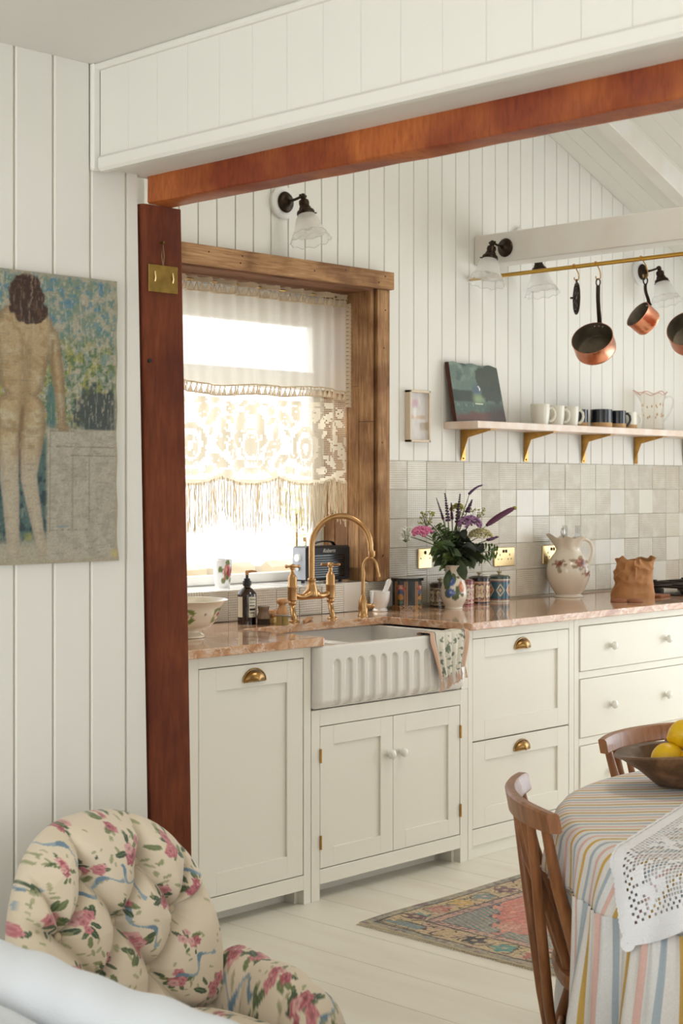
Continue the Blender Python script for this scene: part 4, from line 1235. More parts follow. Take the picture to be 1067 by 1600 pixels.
MB().lathe(prof, 140).build('vase_body', M['ceramic'], vz, smooth=60, paint=flower_spots(sp, (240, 232, 216)))
MB().tube(bez((.05, .02, .06), (.09, .04, .07), (.085, .04, .16), (.042, .02, .17), 10), .006, 8).build('handle', M['earth_knob'], vz)

# ------------------------------------------------------------------ flowers: every stem a thing of its own
VB = Vector((5.125, 4.305, CT))
MOUTH = Vector((5.125, 4.305, CT + .165))
rg = random.Random(21)
def leaf_verts(mb, base, direction, length, width, droop=.3, n=6, side=None):
    d = Vector(direction).normalized()
    s = side or d.cross(Vector((rg.uniform(-1, 1), rg.uniform(-1, 1), rg.uniform(.2, 1)))).normalized()
    V = []; F = []
    for i in range(n + 1):
        t = i / n
        w = width * math.sin(PI * min(1, t * .93 + .04)) ** .8
        p = Vector(base) + d * length * t + Vector((0, 0, -droop * length * t * t))
        nrm = s.cross(d).normalized() * (w * .25)
        V += [p - s * w + nrm, p, p + s * w + nrm]
    for i in range(n):
        a = i * 3
        F += [(a, a + 1, a + 4, a + 3), (a + 1, a + 2, a + 5, a + 4)]
    mb.add(V, F)
def stem_path(end, lean=.5):
    e = Vector(end) - MOUTH
    j = Vector((rg.uniform(-.018, .018), rg.uniform(-.018, .018), 0))
    p0 = Vector((j.x * .8, j.y * .8, -.13)); p1 = Vector((j.x, j.y, 0))
    return [tuple(p0)] + bez(tuple(p1), tuple(p1 + Vector((e.x * .15, e.y * .15, abs(e.z) * .5 + .03))), tuple(e * .7 + Vector((0, 0, .02))), tuple(e), 9)
def flower(name, label, cat, end, group=None):
    t = thing(name, label, cat, tuple(MOUTH), 0, group)
    pts = stem_path(end)
    MB().tube(pts, [.0026] * (len(pts) - 3) + [.0022, .0018, .0014], 6).build('stem', M['stem'], t, smooth=60)
    return t, pts
def spike(end, base_t, r, mat, label, step=.011, tip=.35):
    """stacked whorls of florets along the upper stem"""
    t, pts = flower('salvia_stem', label, 'flower', end, 'purple flower spikes in the vase')
    P = [Vector(p) for p in pts]
    Ls = [0]
    for a, b in zip(P[:-1], P[1:]): Ls.append(Ls[-1] + (b - a).length)
    def at(s):
        for i in range(len(P) - 1):
            if Ls[i + 1] >= s: return P[i].lerp(P[i + 1], (s - Ls[i]) / max(1e-6, Ls[i + 1] - Ls[i]))
        return P[-1]
    mb = MB(); s = Ls[-1] - base_t
    while s < Ls[-1]:
        f = (s - (Ls[-1] - base_t)) / base_t
        c = at(s); rr = r * (1 - (1 - tip) * f)
        for k in range(6):
            a = k * PI / 3 + s * 90
            mb.ball(c + Vector((rr * .7 * math.cos(a), rr * .7 * math.sin(a), rg.uniform(-.002, .002))), (rr * .5, rr * .5, rr * .55), 6, 4)
        s += step * (1 - .4 * f)
    mb.build('flower_head', mat, t, smooth=60, recalc=False)
    return t
def px_at(x, z, y=4.3): return (x, y, z)
spike((5.007, 4.30, 1.385), .10, .0055, M['burgundy'], 'slim dark spike, leftmost of the tall spikes', .006, .3)
spike((5.085, 4.32, 1.405), .115, .010, M['purple'], 'purple salvia spike, second tall spike from the left', .014)
spike((5.150, 4.29, 1.405), .12, .010, M['purple'], 'purple salvia spike, tallest upright one in the middle', .014)
spike((5.150, 4.34, 1.365), .07, .0065, M['burgundy'], 'short dark spike standing behind the middle salvia', .006, .4)
spike((5.255, 4.31, 1.378), .06, .010, M['purple'], 'small purple spike leaning right over the cream flower', .010)
spike((5.395, 4.28, 1.215), .055, .012, M['purple'], 'purple sprig sticking out low on the right', .012, .5)
# arching tip spike
t, pts = flower('salvia_stem', 'thin arching stem with dark bud tip at the very top', 'flower', (5.225, 4.30, 1.405), 'purple flower spikes in the vase')
mb = MB(); e = Vector((5.225, 4.30, 1.405)) - MOUTH
for k in range(14):
    f = k / 13; c = e + Vector((.085 * f, 0, .058 * f - .022 * f * f))
    mb.ball(c, (.0075 * (1 - .5 * f), .0075 * (1 - .5 * f), .006 * (1 - .4 * f)), 7, 5)
mb.build('flower_head', M['purple'], t, smooth=60, recalc=False)
# big burgundy catkin to the right
t, pts = flower('amaranth_stem', 'long burgundy tassel flower leaning far to the right', 'flower', (5.33, 4.29, 1.265))
e = Vector((5.33, 4.29, 1.265)) - MOUTH
MB().tube([tuple(e + Vector((.185 * f, -.01 * f, .095 * f - .02 * f * f))) for f in np.linspace(0, 1, 10)], [.006, .011, .0125, .013, .013, .0125, .012, .0115, .010, .004], 14).build('flower_head', M['burgundy'], t, smooth=60)
mb = MB(); MB().ball(tuple(e + Vector((.186, -.01, .075))), (.011, .011, .009), 10, 6).build('flower_tip', M['yellow_bud'], t, smooth=60)
# pink cluster to the left
def cluster(name, label, end, r, mat, n, fr, flat=.6, group=None):
    t, pts = flower(name, label, 'flower', end, group)
    mb = MB(); e = Vector(end) - MOUTH
    for k in range(n):
        a, q = rg.uniform(0, 2 * PI), math.sqrt(rg.random())
        p = e + Vector((r * q * math.cos(a), r * q * math.sin(a), r * flat * (math.sqrt(max(0, 1 - q * q)) - .3) + rg.uniform(-.003, .003)))
        mb.ball(p, (fr * rg.uniform(.8, 1.2), fr * rg.uniform(.8, 1.2), fr * .8), 6, 4)
    mb.build('flower_head', mat, t, smooth=60, recalc=False)
    return t, e
cluster('sweet_william', 'pink clustered flower head at the left of the bouquet', (4.905, 4.29, 1.245), .042, M['pink'], 150, .007, .7)
cluster('sweet_william', 'smaller pink flower head against the far left of the bouquet', (4.860, 4.27, 1.238), .028, M['pink'], 80, .006, .7)
cluster('statice', 'pale violet flower cluster in the middle of the bouquet', (5.178, 4.26, 1.275), .052, M['violet'], 190, .0058, .9)
cluster('yarrow', 'cream domed flower head right of centre in the bouquet', (5.225, 4.24, 1.222), .056, M['cream_flower'], 300, .0045, .75)
cluster('yarrow', 'small yellow-green flower head behind the violet cluster', (5.18, 4.33, 1.335), .035, M['yellow_bud'], 60, .0045, 1.0)
def umbel(label, end, r, n, mat):
    t, pts = flower('lace_flower', label, 'flower', end, 'airy filler flowers in the vase')
    e = Vector(end) - MOUTH; mb = MB(); st_ = MB()
    for k in range(n):
        a = rg.uniform(0, 2 * PI); q = math.sqrt(rg.random())
        p = e + Vector((r * q * math.cos(a), r * q * math.sin(a) * .6, rg.uniform(-.02, .035)))
        st_.tube([tuple(e + Vector((0, 0, -.03))), tuple(p)], .0007, 3, caps=False)
        for m in range(4): mb.ball(p + Vector((rg.uniform(-.006, .006), rg.uniform(-.006, .006), rg.uniform(-.004, .004))), .0028, 5, 4)
    mb.build('flower_head', mat, t, recalc=False); st_.build('branches', M['stem'], t, recalc=False)
umbel('airy white flower spray hanging out at the far left', (4.79, 4.28, 1.235), .04, 22, M['white_flower'])
umbel('airy yellow-green spray above the pink flowers', (4.955, 4.31, 1.295), .045, 26, M['yellow_bud'])
umbel('airy yellow-green spray right of the violet cluster', (5.275, 4.31, 1.305), .05, 24, M['yellow_bud'])
umbel('airy pale spray on the upper middle of the bouquet', (5.195, 4.33, 1.325), .03, 14, M['yellow_bud'])
# leafy stems
def leafy(label, end, n, ln, wd, mat, name='sage_stem'):
    t, pts = flower(name, label, 'foliage', end, 'leafy stems in the vase')
    P = [Vector(p) for p in pts]
    for k in range(n):
        i = 3 + (k * (len(P) - 4)) // max(1, n - 1) if n > 1 else 4
        i = min(i, len(P) - 1)
        a = rg.uniform(0, 2 * PI)
        mb = MB(); leaf_verts(mb, P[i], (math.cos(a), math.sin(a), rg.uniform(-.5, .4)), ln * rg.uniform(.75, 1.15), wd, .35)
        mb.build('leaf', mat, t, smooth=180, recalc=False)
leafy('dark leafy stem spreading over the left rim of the vase', (5.045, 4.27, 1.165), 8, .075, .020, M['leaf'])
leafy('dark leafy stem hanging right with oval leaves', (5.255, 4.27, 1.135), 8, .075, .021, M['leaf'])
leafy('sage stem in front of the bouquet', (5.125, 4.235, 1.190), 8, .085, .021, M['leaf_dark'])
leafy('dark leafy stem behind the bouquet', (5.155, 4.35, 1.22), 9, .07, .018, M['leaf_dark'])
leafy('leafy stem rising through the middle of the bouquet', (5.10, 4.29, 1.24), 10, .06, .016, M['leaf_dark'])
leafy('leafy stem filling the right of the bouquet', (5.205, 4.30, 1.19), 10, .065, .018, M['leaf_dark'])
leafy('dark leafy stem pointing right below the cream flower', (5.285, 4.28, 1.185), 9, .07, .017, M['leaf_dark'])
leafy('dark leafy stem pointing left below the pink flowers', (5.00, 4.28, 1.20), 10, .065, .017, M['leaf'])
leafy('dark leafy stem in the heart of the bouquet', (5.14, 4.27, 1.25), 12, .06, .017, M['leaf_dark'])
leafy('dark leafy stem low at the back right of the bouquet', (5.23, 4.34, 1.15), 9, .07, .018, M['leaf'])
def fern(label, end, n=16):
    t, pts = flower('fern_frond', label, 'foliage', end, 'green fronds in the vase')
    P = [Vector(p) for p in pts]; mb = MB()
    for i in range(3, len(P)):
        for s in (-1, 1):
            for k in range(2):
                b = P[i - 1].lerp(P[i], k * .5)
                d = (P[i] - P[i - 1]).normalized(); sd = d.cross(Vector((.7, .7, .2))).normalized() * s
                ln = .05 * (1 - abs(i - 6) / 9)
                for q in range(3):
                    leaf_verts(mb, b + sd * ln * q * .3, sd + d * (.5 - q * .3) + Vector((0, 0, rg.uniform(-.2, .2))), ln * .6, .006, .2, 3)
    f = mb.build('fronds', M['fern'], t, smooth=180, recalc=False); f['kind'] = 'stuff'
fern('green fern frond reaching left below the pink flowers', (4.95, 4.27, 1.185))
fern('green fern frond drooping lower left over the socket', (4.985, 4.25, 1.125))
fern('green fern frond upper left behind the pink flowers', (5.005, 4.31, 1.27))
fern('small fern sprig drooping at the far right', (5.39, 4.27, 1.155))
# two single leaves hanging at the vase rim
for (lab, b, d, l, w) in (('single dark leaf hanging over the left of the vase rim', (-.04, -.01, .0), (-.35, -.05, -.85), .075, .017), ('broad green leaf hanging over the front of the vase', (-.015, -.045, .045), (.12, -.12, -.7), .085, .024), ('broad dark leaf drooping right of the vase', (.075, -.03, .085), (.12, -.05, -.8), .078, .020)):
    t = thing('hanging_leaf', lab, 'foliage', tuple(MOUTH), 0, 'leaves hanging from the vase')
    MB().tube([(0, 0, -.05), (b[0] * .5, b[1] * .5, .03), b], .0015, 5).build('stem', M['stem'], t)
    mb = MB(); leaf_verts(mb, b, d, l, w, .05, 7, side=Vector((.72, -.7, 0)) if True else None)
    mb.build('leaf', M['leaf'], t, smooth=180, recalc=False)

# ------------------------------------------------------------------ jug of cutlery, paper bag, biscuits, hob, sockets
jg = thing('ceramic_jug', 'large cream ewer with brown rose decoration and ruffled rim', 'jug', (6.05, 4.375, CT))
prof = smoothp([(.001, 0), (.066, 0), (.068, .005), (.060, .012), (.066, .022), (.088, .06), (.102, .105), (.100, .15), (.080, .19), (.062, .215), (.058, .235), (.068, .262), (.080, .282)], 6)
def jr(r, z, a, j):
    if z > .225:
        k = (z - .225) / .057
        sp_ = math.exp(-((((a / (2 * PI) - (CAMA - .24) + .5) % 1) - .5) / .07) ** 2)
        r2 = r + k * (.006 * math.sin(7 * a) + .030 * sp_); z2 = z + k * k * (.006 * math.sin(7 * a + 1) + .02 * sp_)
        return r2, z2
    if z > .16: return r * (1 + .012 * math.sin(8 * a) * min(1, (z - .16) / .03)), z
    return r, z
sp = rose_spots(CAMA + .09, .165, 1.9, ((150, 92, 74), (122, 62, 50), (190, 140, 116)), (168, 150, 120)) + rose_spots(CAMA - .10, .160, 1.25, ((150, 96, 80), (120, 64, 56), (190, 140, 116)), (156, 140, 112)) + rose_spots(CAMA + .14, .115, 1.1, ((170, 120, 96), (150, 90, 72), (200, 160, 136)), (176, 158, 128))
sp += [(CAMA - .09, .13, .02, .014, (166, 150, 128)), (CAMA + .07, .135, .02, .008, (166, 150, 128))]
MB().lathe(prof, 150, rfun=jr).build('jug_body', M['ceramic'], jg, smooth=60, paint=flower_spots(sp, (238, 226, 208)))
MB().lathe([(.001, .205), (.056, .205), (.056, .207), (.001, .207)], 30).build('inside', M['bronze'], jg)
a = CAMA * 2 * PI + 1.75
ca, sa_ = math.cos(a), math.sin(a)
MB().tube(bez((.07 * ca, .07 * sa_, .27), (.125 * ca, .125 * sa_, .28), (.135 * ca, .135 * sa_, .2), (.095 * ca, .095 * sa_, .15), 12), .008, 10).build('handle', M['ceramic_plain'] if 'ceramic_plain' in M else M['white_gloss'], jg, smooth=60)
def fork(x, y, lean, label, rz):
    t = thing('fork', label, 'fork', (6.05 + x, 4.375 + y, CT + .21), rz, 'cutlery standing in the ewer')
    mb = MB().tube([(0, 0, 0), (lean * .5, 0, .05), (lean * .8, 0, .075)], [.003, .003, .006], 8, flat=(1, .5))
    mb.build('handle', M['steel'], t, smooth=60)
    h = MB().prism([(-.011, .07), (.011, .07), (.0125, .09), (-.0125, .09)], -.0012, .0012, 'y')
    h.xf(Matrix.Translation((lean * .8, 0, .0))); hd = h.build('head', M['steel'], t)
    for k in range(4):
        q = -.0102 + k * .0068
        MB().tube([(lean * .8 + q, 0, .088), (lean * .85 + q, .001, .11), (lean * .9 + q, .004, .128)], [.0021, .0019, .001], 6).build('tine', M['steel'], hd)
fork(.02, -.02, .02, 'steel fork standing at the right in the ewer', -.6)
t = thing('spoon', 'steel spoon standing at the left in the ewer', 'spoon', (6.02, 4.38, CT + .21), -.7, 'cutlery standing in the ewer')
MB().tube([(0, 0, 0), (-.004, 0, .05), (-.006, 0, .075)], .003, 8).build('handle', M['steel'], t)
MB().ball((-.004, 0, .095), (.011, .004, .024), 14, 10).build('bowl', M['steel'], t, smooth=60)
fork(.0, .02, .0, 'steel fork in the middle of the ewer, behind the spoon', -.75)

# crumpled bag
pb = thing('paper_bag', 'crumpled open brown paper bag on the worktop', 'bag', (6.17, 4.095, CT), -.55)
n, m = 72, 40
P = np.zeros((m, n, 3)); rgb = np.random.RandomState(5)
for j in range(m):
    t = j / (m - 1)
    for i in range(n):
        a = 2 * PI * i / n
        c, s = math.cos(a), math.sin(a)
        e = 2.8
        rr = (abs(c) ** e + abs(s) ** e) ** (-1 / e)
        waist = 1 - .05 * math.sin(PI * t) - .03 * t
        P[j, i] = (.104 * rr * c * waist, .064 * rr * s * waist, .185 * t)
X_ = P[..., 0] * 28 + P[..., 1] * 11; Z_ = P[..., 2] * 26
cr = np.abs(fbm(X_ * .55 + 40, Z_ * .5 + 10 + P[..., 1] * 9, 3, 2) - .5) * 3
cr2 = np.abs(fbm(X_ * 1.1 + 9, Z_ * .9 + 3 - P[..., 1] * 14, 8, 2) - .5) * 2
tt = np.linspace(0, 1, m)[:, None]
am = .006 + .015 * tt
nr = np.hypot(P[..., 0], P[..., 1])
fac = 1 - (cr * 1.6 + cr2 * .8) * am / nr + .02
P[..., 0] *= fac; P[..., 1] *= fac
ai = 2 * PI * np.arange(n)[None, :] / n
P[..., 2] += np.where(tt > .75, (tt - .75) * 4 * (.009 * np.sin(2 * ai + 1) + .005 * np.sin(5 * ai + 2) + .003 * np.sin(9 * ai)), 0)
P[..., 0] += .008 * tt ** 2
Q = P[::-1][:14].copy(); Q[..., 0] *= .955; Q[..., 1] *= .92
PP = np.concatenate([P, Q], axis=0)
mb = MB().grid(PP, closeu=True); mb.f.append(tuple(range(n)))
mb.build('bag_body', M['paper'], pb, smooth=28, recalc=False)
for (x, y, z, r_, lab) in ((5.925, 4.005, CT, .036, 'brown biscuit lying left of the paper bag'), (5.975, 3.955, CT, .036, 'brown biscuit lying nearest the worktop edge before the bag')):
    mb = MB().lathe(smoothp([(.001, 0), (r_, 0), (r_ * 1.04, .006), (r_ * .8, .014), (.001, .016)], 3), 24)
    tag(mb.build('biscuit', M['biscuit'], None, (x, y, z), smooth=60), lab, 'biscuit', 'biscuits by the paper bag')
tag(MB().box(-.06, .06, -.05, .05, 0, .012, .004).build('bread_board', M['biscuit'], None, (6.335, 4.075, CT), (0, 0, .2)), 'small brown board right of the paper bag', 'board')

hb = thing('gas_hob', 'black gas hob with iron pan supports at the end of the worktop', 'hob', (6.74, 4.15, CT))
MB().box(-.29, .29, -.25, .25, 0, .008, .003).build('hob_plate', M['black_gloss'], hb)
for gx in (-.145, .145):
    mb = MB()
    for yy in (-.2, 0, .2): mb.box(gx - .13, gx + .13, yy - .006, yy + .006, .034, .046, .002)
    for xx in (-.13, 0, .13): mb.box(gx + xx - .006, gx + xx + .006, -.206, .206, .034, .046, .002)
    for xx in (-.13, .13):
        for yy in (-.2, .2): mb.box(gx + xx - .008, gx + xx + .008, yy - .008, yy + .008, .007, .052, .002)
    mb.build('pan_support', M['iron'], hb)
    for yy in (-.1, .1):
        MB().lathe([(.001, .008), (.045, .008), (.045, .02), (.034, .022), (.034, .03), (.001, .031)], 24, gx, yy).build('burner', M['iron'], hb)

def socket(x, z, w, label, kind):
    t = thing('wall_socket', label, 'socket', (x, 4.494, z), 0, 'brass socket plates on the splashback')
    MB().box(-w / 2, w / 2, -.009, 0, -.044, .044, .003).build('plate', M['brass_plate'], t)
    def rocker(px_):
        MB().box(px_ - .0055, px_ + .0055, -.0135, -.008, .018, .033, .002).build('rocker_switch', M['bronze'], t)
    def holes(px_):
        mb = MB(); mb.box(px_ - .003, px_ + .003, -.0094, -.006, .004, .014); mb.box(px_ - .015, px_ - .008, -.0094, -.006, -.014, -.008); mb.box(px_ + .008, px_ + .015, -.0094, -.006, -.014, -.008)
        mb.build('socket_hole', M['black'], t)
    if kind == 'switch':
        rocker(0)
        for s in (-1, 1): MB().ball((s * .03, -.009, 0), .003, 8, 6).build('screw', M['bronze'], t)
    else:
        for s in (-1, 1): rocker(s * .010); holes(s * .036)
socket(5.148, 1.121, .088, 'single brass switch plate behind the flowers', 'switch')
socket(5.706, 1.111, .150, 'double brass socket right of the bouquet', 'double')
socket(6.075, 1.111, .150, 'double brass socket half hidden behind the ewer', 'double')

# ------------------------------------------------------------------ shelf and what stands on it
sf = thing('wall_shelf', 'pale stone shelf on brass brackets along the gable wall', 'shelf', (0, 0, 0))
MB().box(5.288, 7.45, 4.305, 4.4995, 1.690, 1.722, .002).build('shelf_board', M['shelf'], sf)
for bx in (5.42, 5.882, 6.345, 6.805, 7.27):
    mb = MB()
    # folded brass bracket: wall plate, arm plate and the two tapering webs
    mb.box(bx - .016, bx + .016, 4.496, 4.4995, 1.552, 1.6895, .0008)
    mb.box(bx - .016, bx + .016, 4.325, 4.4995, 1.6862, 1.6898, .0008)
    web = [(4.4965, 1.556), (4.4965, 1.688), (4.328, 1.688), (4.328, 1.683), (4.455, 1.655)]
    mb.prism(web, bx - .0165, bx - .0145, 'x')
    br = mb.build('bracket', M['brass'], sf)
    MB().ball((bx, 4.495, 1.562), .004, 8, 6).build('screw', M['brass_old'], br)

def pic_moon(co, uv):
    u, v = uv[:, 0], uv[:, 1]
    n = fbm(u * 9, v * 9, 2); n2 = fbm(u * 40, v * 14, 6)
    c = np.tile(np.array([[78, 92, 84.]]), (len(co), 1))
    c = mixc(c, (96, 110, 98), sstep(.45, .7, n) * sstep(.4, .8, v)); c = mixc(c, (62, 76, 72), sstep(.55, .8, fbm(u * 6 + 3, v * 6, 8)))
    sky = sstep(.30, .36, v)
    tree = sstep(.0, .06, .30 - np.hypot((u - .80) / 1.0, (v - .68) / 1.25) + (n - .5) * .25)
    c = mixc(c, (44, 48, 40), tree * .85)
    c = mixc(c, (36, 42, 38), sstep(.04, .0, np.abs(v - .44) - .06 - .04 * n) * sstep(.46, .36, u) * .8)
    c = mixc(c, (62, 74, 90), sstep(.14, .03, np.hypot((u - .50), (v - .56))) * .8)
    c = mixc(c, (132, 144, 96), sstep(.14, .02, np.hypot((u - .5) / 1.3, (v - .40))) * .55)
    c = mixc(c, (58, 72, 64), (1 - sky) * .7)
    c = mixc(c, (110, 128, 116), (1 - sky) * sstep(.6, .75, n2) * .5)
    c = mixc(c, (84, 48, 42), sstep(.17, .08, v - .10 * u + (n - .5) * .12) * .85)
    c = mixc(c, (40, 36, 30), sstep(.07, .0, v) * .8 + sstep(.55, .8, u) * sstep(.42, .2, v) * .6)
    moon = (np.hypot(u - .515, v - .585) < .052) & (np.hypot(u - .490, v - .575) > .058)
    c = mixc(c, (236, 238, 220), moon * 1.)
    c = mixc(c, (190, 196, 170), ((np.abs(v - .325) < .008) & (np.abs(u - .5) < .08)) * .9)
    return c * (1.22 + .25 * fbm(u * 90, v * 90, 4))[:, None]
cv = thing('landscape_painting', 'small dark moonlit landscape on an unframed canvas leaning on the shelf', 'painting', (5.466, 4.425, 1.7225))
nu, nv = 90, 70
W_, H_ = .352, .265
P = np.zeros((nv, nu, 3))
for j in range(nv):
    for i in range(nu):
        u, v = i / (nu - 1), j / (nv - 1)
        wob = .004 * math.sin(u * 17) * (v > .97)
        P[j, i] = (-.5 * W_ + W_ * u * (1 - .035 * v) - .004 * v, v * .045, H_ * v + wob - .006 * v * u)
MB().grid(P).build('canvas', M['canvas_gloss'], cv, smooth=180, paint=pic_moon, recalc=False)
V = [P[0, 0], P[0, -1], P[-1, -1], P[-1, 0]]
off = np.array((0, .022, .0))
mb = MB().add([tuple(p + np.array((0, .0008, 0))) for p in V] + [tuple(p + off) for p in V], [(0, 1, 5, 4), (1, 2, 6, 5), (2, 3, 7, 6), (3, 0, 4, 7), (4, 5, 6, 7)])
mb.build('stretcher', M['canvas_edge'], cv)

def mug(x, y, r, h, label, group, mat, clay=None, taper=.86, hd=(1, 0)):
    t = thing('mug', label, 'mug', (x, y, 1.722), 0, group)
    zb = .0
    k = .26 * h if clay else 0
    body = smoothp([(.001, .0), (r * taper, .0), (r * (taper + .02), .004), (r * .97, h * .5), (r, h), (r - .003, h + .001), (r - .005, h - .004), (r * .9, h * .5), (.001, .008)], 4)
    if clay:
        body = [p for p in body]
        MB().lathe([(.001, 0), (r * .97, 0), (r * .99, .002), (r * 1.0, k), (r * .9, k), (.001, k)], 36).build('mug_base', M['mug_clay'], t, smooth=50)
        MB().lathe([(r * 1.002, k), (r * 1.0, h), (r - .003, h + .001), (r - .005, h - .003), (r * .92, k), (.001, k)], 36).build('mug_body', mat, t, smooth=50)
    else:
        MB().lathe(body, 36).build('mug_body', mat, t, smooth=50)
    dx, dy = hd
    MB().tube([(dx * q, dy * q, z) for q, z in ((r * .95, h * .82), (r * 1.25, h * .86), (r * 1.52, h * .7), (r * 1.58, h * .5), (r * 1.45, h * .3), (r * 1.15, h * .16), (r * .92, h * .18))], h * .075, 10).build('handle', mat, t, smooth=60)
HD = (.80, -.6)
g = 'stoneware mugs in a row on the shelf'
mug(5.825, 4.372, .045, .090, 'white mug at the left end of the row', g, M['mug_white'], None, .82, HD)
mug(5.955, 4.378, .041, .088, 'white mug in the middle of the three plain white mugs', g, M['mug_white'], None, .82, HD)
mug(6.060, 4.372, .041, .088, 'white mug standing next to the dark mugs', g, M['mug_white'], None, .84, HD)
mug(6.190, 4.410, .040, .083, 'dark glazed mug half hidden behind the wide dark mug', g, M['mug_dark'], True, hd=(.5, .8))
mug(6.305, 4.365, .053, .086, 'wide dark glazed mug with bare clay foot', g, M['mug_dark'], True, hd=(.5, .8))
mug(6.450, 4.370, .042, .085, 'dark glazed mug with handle turned to the glass jug', g, M['mug_dark'], True, hd=HD)
mug(6.572, 4.385, .040, .082, 'white glazed mug with bare clay foot beside the glass jug', g, M['mug_white'], True, hd=HD)
M['gilt'] = pm('gilt_print', (214, 178, 140), .4)
gj = thing('glass_jug', 'clear glass jug with pink ruffled rim on the shelf', 'jug', (6.80, 4.395, 1.722))
def gr(r, z, a, j):
    if z > .14:
        k = (z - .14) / .05
        sp_ = math.exp(-((((a / (2 * PI) - (CAMA - .22) + .5) % 1) - .5) / .07) ** 2)
        return r + k * (.004 * math.sin(6 * a) + .03 * sp_), z + k * (.007 * math.sin(6 * a + .6) + .012 * sp_)
    return r * (1 + .012 * math.cos(12 * a)), z
MB().lathe(smoothp([(.001, .003), (.052, .003), (.054, .012), (.052, .06), (.054, .11), (.060, .15), (.070, .188)], 5), 72, rfun=gr).build('jug_body', M['glass_jug'], gj, smooth=60)
rim = [(lambda rr: (rr[0] * math.cos(a), rr[0] * math.sin(a), rr[1]))(gr(.070, .188, a, 0)) for a in np.linspace(0, 2 * PI, 73)]
MB().tube(rim, .0028, 6, caps=False).build('rim', M['glass_pink'], gj, smooth=60)
MB().lathe([(.001, 0), (.054, 0), (.055, .006), (.001, .009)], 36).build('base', M['glass_clear'], gj, smooth=60)
a = CAMA * 2 * PI + 1.55
ca, sa_ = math.cos(a), math.sin(a)
MB().tube(bez((.06 * ca, .06 * sa_, .165), (.13 * ca, .13 * sa_, .2), (.11 * ca, .11 * sa_, .10), (.054 * ca, .054 * sa_, .045), 14), .005, 8).build('handle', M['glass_clear'], gj, smooth=60)
mb = MB()
rj = random.Random(6)
for k in range(16):
    aa = CAMA * 2 * PI + rj.uniform(-1.3, 1.3); zz = rj.choice((.07, .12)) + rj.uniform(-.012, .012)
    mb.ball((.056 * math.cos(aa), .056 * math.sin(aa), zz), (.0035, .0035, .007), 8, 6)
mb.build('gilt_motif', M['gilt'], gj, smooth=60)['kind'] = 'stuff'

# small box frame on the wall
def pic_vase(co, uv):
    u, v = uv[:, 0], uv[:, 1]
    c = np.tile(np.array([[222, 212, 200.]]), (len(co), 1))
    c = mixc(c, (206, 196, 188), sstep(.45, .6, fbm(u * 6, v * 6, 4)) * .6)
    c = mixc(c, (200, 150, 160), sstep(.22, .08, np.hypot((u - .42), (v - .78) * 1.6) + (fbm(u * 20, v * 20, 3) - .5) * .15) * .8)
    c = mixc(c, (206, 170, 126), ((v > .44) & (v < .52) & (u > .1)) * .8)
    c = mixc(c, (236, 232, 222), sstep(.12, .06, np.hypot((u - .42), (v - .58) * .7)) * .9)
    return c
fm = thing('framed_picture', 'small pale wooden box frame with flower print beside the window', 'picture', (5.098, 4.4995, 1.74))
mb = MB(); w, h, d = .068, .112, .030
mb.box(-w, -w + .010, -d, 0, -h, h, .001); mb.box(w - .010, w, -d, 0, -h, h, .001); mb.box(-w, w, -d, 0, h - .010, h, .001); mb.box(-w, w, -d, 0, -h, -h + .010, .001)
mb.build('frame', M['frame_wood'], fm)
P = np.zeros((40, 26, 3))
for j in range(40):
    for i in range(26): P[j, i] = (-w + .009 + (2 * w - .018) * i / 25, -.006, -h + .009 + (2 * h - .018) * j / 39)
MB().grid(P).build('print', M['print'], fm, paint=pic_vase, recalc=False)
MB().box(-w + .009, w - .009, -.026, -.025, -h + .009, h - .009).build('glazing', M['glass_pane'], fm)

